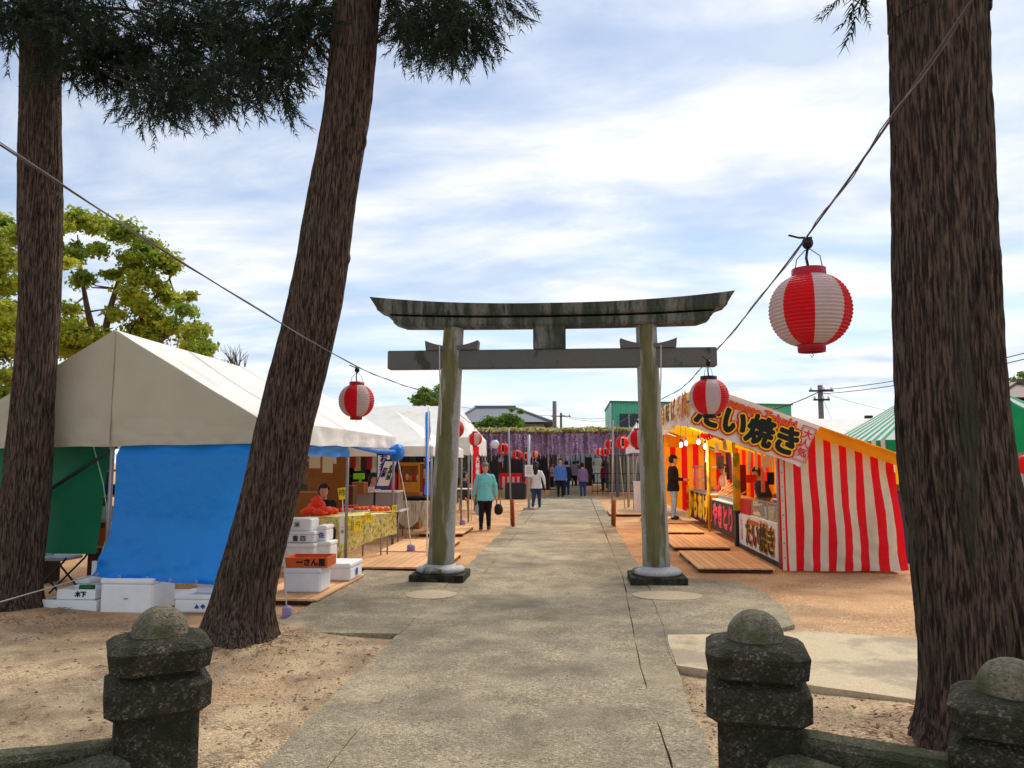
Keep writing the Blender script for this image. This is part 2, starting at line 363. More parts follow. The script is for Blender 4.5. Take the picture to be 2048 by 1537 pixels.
for y in GY:
    for x in GX: b.v.append(Vector((x, y, gz(x, y))))
nx = len(GX)
for j in range(len(GY) - 1):
    for i in range(nx - 1): b.f.append([j * nx + i, j * nx + i + 1, (j + 1) * nx + i + 1, (j + 1) * nx + i]); b.m.append(0); b.s.append(True)
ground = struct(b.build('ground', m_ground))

# paths: slabs with a thickness, seams left open between them
def slab(name, poly, z, mat, t=.07, jit=.022):
    q = []
    for (x0, y0), (x1, y1) in zip(poly, poly[1:] + poly[:1]):
        n = max(1, int(math.hypot(x1 - x0, y1 - y0) / .22)) if max(y0, y1) < 36 else 1
        for i in range(n):
            u = i / n; x, y = x0 + (x1 - x0) * u, y0 + (y1 - y0) * u; j = jit if 0 < i else 0; q.append((x + j * nz(x, y, 1, 1.7) + j * .6 * nz(x, y, 2, 7), y + j * .5 * nz(x, y, 5, 5)))
    b = MB(); b.prism(q, z - t, z, 0); return struct(b.build(name, mat))
path = slab('path', [(-1.225, -3), (.445, -3), (.47, 6), (.62, 10.6), (.66, 70), (-1.28, 70), (-1.25, 10.6)], .034, m_concrete, jit=.003)
slab('path_border', [(-1.56, -3), (-1.231, -3), (-1.256, 10.6), (-1.286, 34), (-1.66, 34), (-1.6, 10.6)], .030, m_concrete)
slab('path_border', [(.452, -3), (.66, -3), (.70, 5.0), (.92, 10.6), (.96, 34), (.666, 34), (.627, 10.6), (.477, 6)], .030, m_concrete)
slab('torii_apron', [(-2.78, 6.92), (-1.57, 6.92), (-1.615, 10.75), (-2.98, 10.9)], .036, m_concrete)
slab('torii_apron', [(.735, 6.1), (1.6, 7.15), (2.04, 7.6), (2.16, 8.4), (2.2, 9.5), (2.02, 10.25), (1.7, 10.5), (.93, 10.55)], .036, m_concrete)
slab('cross_path', [(.745, 6.02), (1.25, 5.74), (2.35, 5.2), (6.5, 3.6), (14, 1.2), (14, 4.5), (6.5, 6.35), (3.2, 7.0), (2.05, 7.3), (1.2, 7.1), (.80, 7.05)], .0405, m_concrete2)
def disc(name, c, rx, ry, z, mat, n=28):
    b = MB(); b.prism([(c.x + rx * math.cos(a) * (1 + .05 * nz(math.cos(a), math.sin(a), 1, 2)), c.y + ry * math.sin(a)) for a in [2 * math.pi * i / n for i in range(n)]], z - .02, z); return struct(b.build(name, mat))
disc('path_patch', gd(862, 1196), .29, .30, .0405, m_patch)
disc('path_patch', gd(1335, 1198), .40, .30, .0405, m_patch)

# loose stones, twigs and fallen leaves on the earth
def scatter_stones(n, boxes, rmin, rmax):
    V = []; Fc = []
    base = np.array([(1, 0, 0), (-1, 0, 0), (0, 1, 0), (0, -1, 0), (0, 0, 1), (0, 0, -1)], float)
    tri = np.array([(0, 2, 4), (2, 1, 4), (1, 3, 4), (3, 0, 4), (2, 0, 5), (1, 2, 5), (3, 1, 5), (0, 3, 5)])
    k = 0
    while k < n:
        x0, x1, y0, y1 = random.choice(boxes); x, y = random.uniform(x0, x1), random.uniform(y0, y1)
        r = rmin + (rmax - rmin) * random.random() ** 3; a = random.random() * 6.28; ca, sa = math.cos(a), math.sin(a)
        p = base * (r * np.array([random.uniform(.7, 1.3), random.uniform(.6, 1), random.uniform(.4, .7)])) + RNG.normal(0, r * .12, (6, 3))
        p = p @ np.array([(ca, sa, 0), (-sa, ca, 0), (0, 0, 1)]) + np.array([x, y, gz(x, y) + r * .2])
        Fc.append(tri + 6 * k); V.append(p); k += 1
    return np.concatenate(V), np.concatenate(Fc)
m_peb = M('pebbles', srgb(150, 132, 112), .9, .6, 30, col2=srgb(104, 84, 70), c2s=40)
V, Fc = scatter_stones(5200, [(.75, 2.6, 2.9, 5.6), (.75, 1.6, 3, 6), (.8, 4, 2.9, 5), (-5, -1.6, 2.9, 6.8), (-3, -1.6, 3, 6.8), (-5.5, -1.6, 2.9, 7.4), (.7, 1.2, 3, 5.5)], .004, .014)
stuff(tag(np_mesh('pebbles', V, Fc, m_peb), 'small loose pebbles strewn over the bare earth', 'pebbles'))
m_litter = M('leaf_litter', srgb(112, 74, 44), .9, .4, 20, rnd=0)
def litter(n, boxes):
    V = []; Fc = []
    for k in range(n):
        x0, x1, y0, y1 = random.choice(boxes); x, y = random.uniform(x0, x1), random.uniform(y0, y1); l = random.uniform(.012, .045); wd = random.uniform(.003, .009); a = random.random() * 6.28
        u = np.array([math.cos(a), math.sin(a), 0]); v = np.array([-math.sin(a), math.cos(a), random.uniform(-.4, .4)]); c = np.array([x, y, gz(x, y) + .008])
        V += [c - u * l, c + v * wd + np.array([0, 0, .004]), c + u * l, c - v * wd + np.array([0, 0, .006])]; Fc.append([4 * k, 4 * k + 1, 4 * k + 2, 4 * k + 3])
    return np.array(V), np.array(Fc)
V, Fc = litter(240, [(-3.6, -1.65, 4.5, 6.8), (-2.7, -1.62, 4.2, 6.6), (-5, -1.7, 3, 7.4), (.8, 2.4, 3, 5.2)])
V2 = []; F2 = []
for tp, rr in zip(TREES, (.34, .34, .36)):
    for k in range(260):
        a = random.random() * 6.28; d = rr * (1 + abs(random.gauss(0, .45))); x, y = tp.x + d * math.cos(a), tp.y + d * math.sin(a); l = random.uniform(.015, .05); wd = random.uniform(.003, .008); an = random.random() * 6.28
        u = np.array([math.cos(an), math.sin(an), random.uniform(-.2, .2)]); v = np.array([-math.sin(an), math.cos(an), random.uniform(-.4, .4)]); c = np.array([x, y, gz(x, y) + .012]); o = len(V2); V2 += [c - u * l, c + v * wd, c + u * l, c - v * wd]; F2.append([o, o + 1, o + 2, o + 3])
F2 = np.array(F2) + len(V); V = np.concatenate([V, np.array(V2)]); Fc = np.concatenate([Fc, F2])
stuff(tag(np_mesh('leaf_litter', V, Fc, m_litter), 'brown twigs and dead leaves scattered on the ground beside the path', 'leaf litter'))

# ================================================================== TORII
TY = 10.2
def pillar_mat():
    m = M('torii_pillar_stone', srgb(160, 158, 152), .95, .15, 30, .3, 80, dist=.006); t = m.node_tree; ns = t.nodes; ln = t.links.new
    b_ = ns['Principled BSDF']; src = b_.inputs['Base Color'].links[0].from_socket
    g = ns.new('ShaderNodeTexCoord'); mp_ = ns.new('ShaderNodeMapping'); mp_.inputs['Scale'].default_value = (6, 6, .8); ln(g.outputs['Object'], mp_.inputs[0])
    no = ns.new('ShaderNodeTexNoise'); no.inputs['Scale'].default_value = 2.2; no.inputs['Detail'].default_value = 8; no.inputs['Roughness'].default_value = .65; ln(mp_.outputs[0], no.inputs[0])
    dt = ns.new('ShaderNodeVectorMath'); dt.operation = 'DOT_PRODUCT'; ln(g.outputs['Normal'], dt.inputs[0]); dt.inputs[1].default_value = (-.12, -.99, 0)
    ad = ns.new('ShaderNodeMath'); ad.operation = 'MULTIPLY_ADD'; ln(no.outputs[0], ad.inputs[0]); ad.inputs[1].default_value = 1.5; ln(dt.outputs['Value'], ad.inputs[2])
    mr = ns.new('ShaderNodeMapRange'); mr.interpolation_type = 'SMOOTHSTEP'; mr.inputs[1].default_value = 1.30; mr.inputs[2].default_value = 1.62; ln(ad.outputs[0], mr.inputs[0])
    mx = ns.new('ShaderNodeMix'); mx.data_type = 'RGBA'; ln(mr.outputs[0], mx.inputs[0]); ln(src, mx.inputs[6])
    n2_ = ns.new('ShaderNodeTexNoise'); n2_.inputs['Scale'].default_value = 3; n2_.inputs['Detail'].default_value = 9; ln(mp_.outputs[0], n2_.inputs[0])
    m3 = ns.new('ShaderNodeMix'); m3.data_type = 'RGBA'; ln(n2_.outputs[0], m3.inputs[0]); m3.inputs[6].default_value = (*srgb(72, 70, 44), 1); m3.inputs[7].default_value = (*srgb(132, 126, 84), 1); ln(m3.outputs[2], mx.inputs[7])
    ln(mx.outputs[2], b_.inputs['Base Color']); return m
m_pillar = pillar_mat()
torii = thing('torii_gate', 'grey stone shrine gate with curved top beam and mossy pillars straddling the path', 'torii gate', (-.33, TY, 0))
for (bx, tx, lab) in ((881, 908, 'l'), (1313, 1292, 'r')):
    pb = pt(bx, 1140, TY); ptp = pt(tx, 650, TY); b = MB()
    ps = []; rs = []
    for i in range(15):
        u = i / 14; ps.append((pb.x + (ptp.x - pb.x) * u, TY, .21 + (3.40 - .21) * u)); rs.append(.176 + (.135 - .176) * u)
    b.tube(ps, rs, 40); b.build('pillar', m_pillar, torii)
    b = MB(); b.lathe([(0, .118), (.29, .12), (.315, .14), (.315, .165), (.295, .19), (.25, .205), (.21, .212), (.195, .225), (0, .225)], (pb.x, TY, 0), 40); b.build('base_stone', m_base, torii)
    b = MB(); b.box((pb.x, TY, .045), (.70, .70, .15), bev=.008); b.build('plinth', m_stone, torii)
XC = -.325
def beam(hx_t, hx_b, zt, zb, d, n=30, side=0, lip=0):
    b = MB(); rows = []
    for i in range(n + 1):
        u = -1 + 2 * i / n; a = abs(u) ** 2.3
        xt, xb = XC + hx_t * u, XC + hx_b * u; T, B = zt(a), zb(a); y0, y1 = TY - d / 2, TY + d / 2
        q = .035 if abs(u) > .97 else 0
        rows.append([(xb, y0 + .03, B + q * 1.2), (xb, y0, B + .03 + q), (xt, y0 - lip, T), (xt, TY, T + .03), (xt, y1 + lip, T), (xb, y1, B + .03 + q), (xb, y1 - .03, B + q * 1.2)])
    k = len(rows[0]); vs = [p for r in rows for p in r]; fs = []
    for i in range(n):
        for j in range(k): fs.append([i * k + j, i * k + (j + 1) % k, (i + 1) * k + (j + 1) % k, (i + 1) * k + j])
    fs += [list(range(k))[::-1], [n * k + j for j in range(k)]]
    b.add(vs, fs, 0); return b
ZK = pt(1100, 606, TY - .25).z; ZM = pt(1100, 629, TY - .2).z; ZS = pt(1100, 651, TY - .17).z; ZE = pt(1458, 583, TY - .2).z
beam(2.40, 2.31, lambda a: ZK + (ZE - ZK) * a, lambda a: ZM + .055 * a, .44, lip=.03).build('kasagi_beam', m_torii_dark, torii)
beam(2.17, 2.09, lambda a: ZM + .055 * a - .034, lambda a: ZS + .02 * a, .34).build('shimaki_beam', m_torii_dark, torii)
zn0, zn1 = pt(1100, 735, TY - .1).z, pt(1100, 698, TY - .1).z
b = MB(); b.box((XC, TY, (zn0 + zn1) / 2), (4.36, .19, zn1 - zn0), bev=.012); b.build('nuki_beam', m_torii_moss if 0 else m_torii, torii)
b = MB(); b.box((XC, TY, (zn1 + ZS) / 2 + .01), (.43, .26, ZS - zn1 + .02), bev=.01); b.build('centre_strut', m_torii_dark, torii)
for (px0, px1) in ((853, 958), (1240, 1352)):
    x0, x1 = pt(px0, 690, TY).x, pt(px1, 690, TY).x; n = 12; vs = []; z1 = pt(1100, 683, TY).z + .012; b = MB()
    poly = [(x0 + .012, TY - .12, zn1 + .001)] + [(x0 + (x1 - x0) * i / n, TY - .12, zn1 + .05 + (z1 - zn1 - .05) * abs(2 * i / n - 1) ** 2) for i in range(n + 1)] + [(x1 - .012, TY - .12, zn1 + .001)]
    b.extr(poly, (0, .24, 0)); b.build('wedge', m_torii, torii)
for px, s in ((879, 1), (1322, -1)):
    a = pt(px, 690, TY - .2); b = MB(); b.tube([a, a + Vector((.01 * s, -.02, -.4)), a + Vector((.03 * s, 0, -.8)), a + Vector((.02 * s, .02, -1.2))], .008, 6); b.build('hanging_cord', m_rope, torii)

# ================================================================== STONE FENCE POSTS
def octo(w, ch): 
    h = w / 2; return [(-h + ch, -h), (h - ch, -h), (h, -h + ch), (h, h - ch), (h - ch, h), (-h + ch, h), (-h, h - ch), (-h, -h + ch)]
def rings(b, secs):
    o = len(b.v)
    for (w, ch, z) in secs:
        for (x, y) in octo(w, ch):
            b.v.append(Vector((x + .002 * nz(x * 9, y * 9, z * 9), y + .002 * nz(x * 9, z * 9, y * 9), z)))
    for i in range(len(secs) - 1):
        for k in range(8): b.f.append([o + i * 8 + k, o + i * 8 + (k + 1) % 8, o + i * 8 + 8 + (k + 1) % 8, o + i * 8 + 8 + k]); b.m.append(0); b.s.append(False)
    b.f.append([o + (len(secs) - 1) * 8 + k for k in range(8)]); b.m.append(0); b.s.append(False)
def fence_post(loc, rz, h, label, w=.36):
    t = thing('fence_post', label, 'stone post', (0, 0, 0), 'stone fence posts at the entrance')
    z = h - .11; b = MB(); rings(b, [(.29, .03, -.15), (.285, .03, z - .27)]); b.build('shaft', m_stone, t)
    b = MB(); rings(b, [(.29, .03, z - .27), (w, .05, z - .245), (w, .05, z - .16), (w - .05, .045, z - .143), (w - .10, .04, z - .125)]); b.build('collar', m_stone, t)
    b = MB(); rings(b, [(w - .10, .04, z - .125), (w - .02, .05, z - .105), (w, .05, z - .03), (w - .05, .06, z - .006), (.24, .06, z + .006)]); b.build('cap', m_stone, t)
    b = MB(); b.lathe([(.108, z - .01)] + [(.102 * math.cos(a), z + .012 + .098 * math.sin(a)) for a in [i * math.pi / 2 / 9 for i in range(9)]] + [(0, z + .11)], (0, 0, 0), 28)
    for v in b.v: v += Vector((.003 * nz(v.x, v.y, v.z, 25), .003 * nz(v.y, v.x, v.z, 25), 0))
    b.build('dome', m_dome, t)
    t.location = loc; t.rotation_euler.z = rz; return t
pL = pt(318, 1300, 2.92); pR = pt(1511, 1300, 3.0); pF = pt(2023, 1350, 2.65)
fence_post((pL.x, pL.y, 0), R(33), 1.0, 'dark mossy stone fence post with a dome top left of the path')
fence_post((pR.x, pR.y, 0), R(-10), 1.005, 'dark mossy stone fence post with a dome top just right of the path')
fence_post((pF.x, pF.y, 0), R(-28), .93, 'stone fence post cut by the right edge, in front of the cedar')
m_rail = AGG('rail_granite', [srgb(52, 52, 38), srgb(76, 74, 56), srgb(96, 92, 72), srgb(68, 68, 48), srgb(124, 118, 98)], 110, .7, srgb(64, 68, 44), 5, (.46, .64), dist=.012, fine=14)
def stone_rail(a, b_, zt, label, w=.15, h=.17, mat=None):
    bb = MB(); a = Vector(a); b_ = Vector(b_); n = 10; d = (b_ - a).normalized(); s = Vector((-d.y, d.x, 0)); o = 0; rows = []
    for i in range(n + 1):
        p = a + (b_ - a) * i / n; j = [.006 * nz(p.x, p.y, k, 9) for k in range(8)]
        rows.append([p - s * (w / 2 + j[0]) + Vector((0, 0, zt - h)), p - s * (w / 2 + j[1]) + Vector((0, 0, zt - .02)), p - s * (w / 2 - .02) + Vector((0, 0, zt + j[2])), p + s * (w / 2 - .02) + Vector((0, 0, zt + j[3])), p + s * (w / 2 + j[4]) + Vector((0, 0, zt - .02)), p + s * (w / 2 + j[5]) + Vector((0, 0, zt - h))])
    k = 6; fs = [[i * k + j, (i + 1) * k + j, (i + 1) * k + (j + 1) % k, i * k + (j + 1) % k] for i in range(n) for j in range(k)] + [list(range(k)), [n * k + j for j in range(k)][::-1]]
    bb.add([v for r in rows for v in r], fs, 0); o = bb.build('stone_rail', mat or m_rail); tag(o, label, 'stone rail', 'stone rails between the fence posts'); return o
stone_rail((pR.x + .11, pR.y - .05, 0), (pF.x - .12, pF.y + .07, 0), .59, 'stone rail joining the two right-hand fence posts', .13)
stone_rail((pR.x + .04, pR.y - .17, 0), (1.3, 2.1, 0), .545, 'broad mossy stone rail running from the right post out of the bottom edge', .17, .3)
stone_rail((pF.x + .15, pF.y - .04, 0), (3.2, 2.2, 0), .58, 'stone rail leaving the far right fence post out of frame', .13)
stone_rail((pL.x - .15, pL.y + .02, 0), (-2.85, 2.44, 0), .49, 'thin stone rail running left from the left fence post', .12, .14)
stone_rail((pL.x - .03, pL.y - .18, 0), (-2.15, 2.0, 0), .505, 'broad stone rail below the left post leaving the bottom edge', .2, .3)

# ================================================================== TREES
def smooth_path(keys, n):
    out = []
    for i in range(n + 1):
        u = i / n * (len(keys) - 1); k = min(int(u), len(keys) - 2); f = u - k
        p0, p1, p2, p3 = (keys[max(k - 1, 0)], keys[k], keys[k + 1], keys[min(k + 2, len(keys) - 1)])
        out.append(tuple(.5 * ((2 * b_) + (-a + c) * f + (2 * a - 5 * b_ + 4 * c - d) * f * f + (-a + 3 * b_ - 3 * c + d) * f ** 3) for a, b_, c, d in zip(p0, p1, p2, p3)))
    return out
def trunk_mesh(keys, Y, seed, knots=(), nr=200, nl=380, top=11.5, fl=1.0):
    ks = []
    for (cx, cy, wd) in keys:
        p = pt(cx, cy, Y); dep = (p - CAM).dot(F_); ks.append((p.x, p.y, p.z, wd / 2 / FPX * dep))
    ks.append((ks[0][0] + (ks[0][0] - ks[2][0]) * .8, Y, top, ks[0][3] * .55)) if False else None
    x0, y0, z0, r0 = ks[0]; x1, _, z1, _ = ks[1]; s = (x0 - x1) / max(z0 - z1, .1) * .5
    ks = [(x0 + s * (top - z0), y0, top, r0 * .45), (x0 + s * (top - z0) * .5, y0, (z0 + top) / 2, r0 * .78)] + ks
    ks = ks[::-1]; P = smooth_path(ks, nl); b = MB(); vs = []
    kz = [(pt(kx, ky, Y), kr) for kx, ky, kr in knots]
    for i, (x, y, z, r) in enumerate(P):
        flare = max(0, (.55 - z) / .55) if z < .55 else 0
        for k in range(nr):
            a = 2 * math.pi * k / nr; c_, s_ = math.cos(a), math.sin(a)
            rid = nz(c_ * 3.2 + seed, s_ * 3.2, z * .45, 1.9); rid2 = nz(c_ * 9 + seed, s_ * 9, z * .8, 1.7)
            lob = nz(c_ * 1.1 + seed, s_ * 1.1, z * .5)
            rid3 = 1 - 2.2 * abs(nz(c_ * 7 + seed, s_ * 7 + .13 * nz(z * 3, c_, s_), z * .55, 2.1)); rr = r * (1 + .05 * lob + .03 * rid + .025 * rid2 + .04 * rid3 - .03 + .028 * (1 - 2.4 * abs(nz(c_ * 15 + seed, s_ * 15, z * 1.1, 2.3)))) + fl * flare ** 2 * .22 * r * (1 + 2.2 * max(0, nz(c_ * 1.6, s_ * 1.6, seed)))
            v = Vector((x + rr * c_, y + rr * s_, z))
            for kp, kr in kz:
                d = (v - kp).length
                if d < kr: v += Vector((c_, s_, 0)) * (kr * .35 * (1 - d / kr))
            vs.append(v)
    fs = [[i * nr + k, i * nr + (k + 1) % nr, (i + 1) * nr + (k + 1) % nr, (i + 1) * nr + k] for i in range(nl) for k in range(nr)]
    b.add(vs, fs, 0, True); return b, P
def spray_template(seed):
    r = np.random.default_rng(seed); V = []; Fc = []
    def blade(p, d, l, wd):
        d = d / np.linalg.norm(d); n = np.cross(d, r.normal(size=3)); n /= np.linalg.norm(n); o = len(V)
        V.extend([p - n * wd, p + n * wd, p + d * l]); Fc.append((o, o + 1, o + 2))
    for i in range(11):
        t = i / 11; p = np.array([t * .85, .02 * math.sin(i), -.28 * t * t]); dx = np.array([1, 0, -.5 * t])
        for sgn in (-1, 1):
            d = dx + np.array([0, sgn * .85, 0]) + r.normal(0, .25, 3); blade(p, d, r.uniform(.2, .36) * (1 - .3 * t), .016)
        blade(p, dx + r.normal(0, .3, 3), .24, .017)
    return np.array(V), np.array(Fc)
TEMPL = [spray_template(i) for i in range(5)]
def sprays(clumps, per, size, droop=.5):
    Vs = []; Fs = []; o = 0
    for (c, r, wgt) in clumps:
        n = int(per * wgt); c = np.array(c)
        for tix in range(5):
            m = max(n // 5, 1); T, Fc = TEMPL[tix]
            q = RNG.normal(size=(m, 3)); q /= np.linalg.norm(q, axis=1)[:, None]; rad = RNG.random((m, 1)) ** .45
            pos = c + q * rad * np.array(r)
            d = q * .8 + RNG.normal(0, .45, (m, 3)); d[:, 2] -= droop; d /= np.linalg.norm(d, axis=1)[:, None]
            s_ = np.cross(d, RNG.normal(size=(m, 3))); s_ /= np.linalg.norm(s_, axis=1)[:, None]; u = np.cross(d, s_)
            B = np.stack([d, s_, u], axis=1) * (size * RNG.uniform(.7, 1.25, (m, 1, 1)))
            Vw = np.einsum('tk,mkj->mtj', T, B) + pos[:, None, :]
            Vs.append(Vw.reshape(-1, 3)); Fs.append((Fc[None] + (np.arange(m) * len(T))[:, None, None]).reshape(-1, 3) + o); o += m * len(T)
    return np.concatenate(Vs), np.concatenate(Fs)
def cl(lst, Y, jit=.35, flat=.8):
    o = []
    for (px, py, rp) in lst:
        p = pt(px, py, Y + random.uniform(-jit, jit)); r = rp * mpp(Y) * 1.02; o.append(((p.x, p.y, p.z), (r, r * 1.1, r * flat), (r / .37) ** 2))
    return o
def limbs(b, base_pts, targets, r0, P):
    for t in targets:
        tv = Vector(t); z = min(tv.z + .5, P[-1][2] - .3); q = min(P, key=lambda k: abs(k[2] - z)); a = Vector(q[:3]); mid = (a + tv) / 2 + Vector((0, 0, .25))
        b.tube([a, a * .6 + mid * .4 + Vector((0, 0, .1)), mid, mid * .4 + tv * .6, tv], [r0, r0 * .8, r0 * .6, r0 * .4, r0 * .15], 7)
def cedar(keys, Y, seed, label, vis, high, knots, per, top=11.5):
    base = pt(*keys[-1][:2], Y); t = thing('cedar_tree', label, 'tree', (base.x, Y, 0), 'tall cedars at the entrance')
    b, P = trunk_mesh(keys, Y, seed, knots, top=top); b.build('trunk', m_bark, t)
    cs = vis + high
    for c in cs: b = MB(); limbs(b, None, [c[0]], .03, P); b.build('branch', m_bark, t)
    V, Fc = sprays(vis, per * 1.1, .33, .8); np_mesh('crown', V, Fc, m_cedar, t)
    if high:
        V, Fc = sprays(high, per * .13, .5, .45); np_mesh('upper_crown', V, Fc, m_cedar, t)
    return P
hi = lambda xs, Y, z0, z1, n, sp: [((random.uniform(xs - sp, xs + sp), Y + random.uniform(-sp, sp), z0 + (z1 - z0) * i / n), (.75, .75, .5), 3.2) for i in range(n)]
cedar([(714, -40, 92), (714, 0, 92), (697, 200, 90), (662, 400, 95), (630, 600, 105), (582, 800, 109), (538, 1000, 110), (506, 1120, 116), (480, 1230, 126), (474, 1300, 142)], 6.5, 3.1,
      'leaning cedar trunk right of the blue tarp, its foliage hanging across the top',
      cl([(800, 25, 60), (850, 38, 66), (915, 38, 68), (965, 8, 54), (1005, -22, 40), (865, 74, 36), (812, 62, 34), (925, 72, 36), (890, -10, 66), (952, 46, 30)], 6.35) +
      cl([(580, 95, 62), (612, 45, 56), (545, 130, 58), (470, 150, 62), (520, 60, 70), (645, 20, 40), (590, 20, 60), (560, 170, 36)], 6.45),
      hi(-2.9, 7.0, 6.6, 11.4, 13, 1.5), [(735, 285, .07), (695, 518, .08), (690, 980, .05)], 150)
cedar([(82, -40, 74), (82, 0, 72), (80, 200, 72), (81, 400, 78), (80, 600, 74), (66, 800, 76), (50, 1000, 88), (36, 1110, 92), (18, 1200, 106), (8, 1240, 124)], 7.72, 8.4,
      'cedar trunk at the far left, in front of the green tarp',
      cl([(10, 55, 44), (0, 10, 60), (150, 70, 62), (190, 125, 46), (255, 150, 62), (300, 185, 52), (350, 190, 46), (395, 150, 62), (440, 90, 66), (330, 100, 66), (240, 60, 72), (150, 10, 66), (380, 30, 72), (470, 40, 66), (118, 128, 34), (310, 215, 26), (430, 190, 40), (60, 5, 60)], 7.3),
      hi(-5.6, 7.8, 6.9, 11.2, 12, 1.5), [(118, 400, .10)], 150)
cedar([(1876, -60, 178), (1876, 0, 176), (1882, 200, 176), (1887, 400, 182), (1892, 600, 188), (1899, 800, 194), (1914, 950, 206), (1941, 1080, 222), (1963, 1220, 240), (1982, 1340, 258), (1998, 1440, 282), (2008, 1490, 306)], 4.25, 5.2,
      'thick cedar trunk on the right beside the big lantern', cl([(1735, -22, 22), (1700, -25, 16)], 4.2, .1),
      hi(2.6, 4.4, 5.6, 10.5, 12, 1.3), [(1985, 560, .06), (1800, 700, .04)], 150)

def leaf_cloud(clumps, per, size, up=.5):
    Vs = []; Fs = []; o = 0; T = np.array([(-.5, 0, 0), (0, -.28, .06), (.5, 0, -.08), (0, .28, .06)]); Q = np.array([(0, 1, 2, 3)])
    for (c, r, wgt) in clumps:
        m = max(int(per * wgt), 24); q = RNG.normal(size=(m, 3)); q /= np.linalg.norm(q, axis=1)[:, None]
        pos = np.array(c) + q * (RNG.random((m, 1)) ** .55 * RNG.uniform(.6, 1.35, (m, 1))) * np.array(r)
        n = RNG.normal(size=(m, 3)) + q * .5; n[:, 2] += up; n /= np.linalg.norm(n, axis=1)[:, None]
        d = np.cross(n, RNG.normal(size=(m, 3))); d /= np.linalg.norm(d, axis=1)[:, None]; s_ = np.cross(n, d)
        B = np.stack([d, s_, n], axis=1) * (size * RNG.uniform(.6, 1.3, (m, 1, 1)))
        Vs.append((np.einsum('tk,mkj->mtj', T, B) + pos[:, None]).reshape(-1, 3)); Fs.append((Q[None] + (np.arange(m) * 4)[:, None, None]).reshape(-1, 4) + o); o += m * 4
    return np.concatenate(Vs), np.concatenate(Fs)
def broadleaf(label, base, fork, lims, clumps, per, size, mat, r0=.2, group=None, name='broadleaf_tree'):
    t = thing(name, label, 'tree', base, group); b = MB(); base = Vector(base); fork = Vector(fork)
    b.tube([base, base * .5 + fork * .5 + Vector((.05, 0, 0)), fork], [r0 * 1.3, r0, r0 * .85], 10); b.build('trunk', m_bark2, t)
    b = MB()
    for ends in lims:
        pts = [fork] + [Vector(e) for e in ends]; P = smooth_path([tuple(p) for p in pts], 5 * (len(pts) - 1)); b.tube(P, [r0 * .6 * (1 - .88 * i / (len(P) - 1)) for i in range(len(P))], 7)
        for i in range(2, len(P) - 1, 2):
            a = Vector(P[i])
            for _ in range(2):
                e = min(clumps, key=lambda c: (Vector(c[0]) - a).length + random.uniform(0, 1.6)); e = Vector(e[0]); mid = (a + e) / 2 + Vector((random.uniform(-.15, .15),) * 3); b.tube([a, mid, e], [r0 * .14, r0 * .09, r0 * .03], 5)
    b.build('branches', m_bark2, t)
    V, Fc = leaf_cloud(clumps, per, size); np_mesh('crown', V, Fc, mat, t); return t
def lc(lst, Y, jit=1.0, flat=.62, k=.5):
    o = []
    for (px, py, rp) in lst:
        for _ in range(3):
            p = pt(px + random.uniform(-.45, .45) * rp, py + random.uniform(-.35, .35) * rp, Y + random.uniform(-jit, jit)); r = rp * mpp(Y) * random.uniform(.7, 1.2)
            o.append(((p.x, p.y, p.z), (r, r, r * flat), (r / k) ** 2))
    return o
TA = 19.
CA = lc([(150, 440, 26), (190, 448, 32), (245, 465, 34), (290, 492, 30), (322, 522, 30), (345, 540, 18), (262, 520, 30), (225, 545, 24), (290, 552, 30), (320, 575, 24), (345, 600, 30), (300, 610, 34), (262, 590, 30), (372, 628, 28), (395, 660, 26), (418, 690, 16), (340, 650, 36), (300, 665, 40), (372, 690, 26), (230, 625, 26), (150, 505, 26), (165, 560, 24), (200, 500, 22), (150, 670, 44), (190, 690, 40), (120, 700, 50), (140, 620, 24), (380, 595, 14), (255, 700, 40), (410, 715, 26)], TA)
broadleaf('yellow-green broadleaf tree rising behind the peak of the white tent', (pt(190, 900, TA).x, TA, 0), pt(205, 720, TA), [[pt(180, 640, TA), pt(165, 560, TA), pt(155, 470, TA)], [pt(215, 640, TA), pt(245, 540, TA), pt(270, 480, TA)], [pt(250, 680, TA), pt(300, 610, TA), pt(345, 550, TA)], [pt(290, 700, TA), pt(350, 665, TA), pt(405, 680, TA)]], CA, 560, .14, m_leaf, .2, 'trees behind the tents')
CB = lc([(10, 440, 26), (35, 470, 30), (-20, 480, 50), (15, 520, 36), (-30, 560, 60), (25, 575, 30), (10, 640, 40), (25, 680, 34), (-20, 700, 60), (10, 750, 36), (-60, 520, 70), (-70, 640, 80), (5, 790, 26), (130, 455, 18), (135, 530, 20), (20, 610, 26)], 16.5)
broadleaf('yellow-green broadleaf tree cut by the left edge behind the far left cedar', (pt(-60, 900, 16.5).x, 16.5, 0), pt(-60, 760, 16.5), [[pt(-30, 640, 16.5), pt(10, 520, 16.5)], [pt(-80, 620, 16.5), pt(-60, 500, 16.5)], [pt(-10, 720, 16.5), pt(60, 640, 16.5)]], CB, 520, .13, m_leaf, .22, 'trees behind the tents')
CC = lc([(835, 800, 16), (855, 786, 18), (875, 800, 20), (895, 790, 16), (850, 808, 16), (880, 775, 12), (905, 805, 14)], 34)
broadleaf('small leafy treetop showing above the second tent left of the gate pillar', (pt(870, 900, 34).x, 34, 0), pt(870, 815, 34), [[pt(850, 800, 34), pt(845, 790, 34)], [pt(880, 800, 34), pt(890, 785, 34)]], CC, 320, .20, m_leaf2, .16)
CD = lc([(975, 848, 14), (1000, 845, 16), (1025, 846, 16), (960, 852, 9), (1010, 838, 12), (1035, 850, 12), (1040, 825, 7), (1025, 820, 5), (985, 842, 10)], 44)
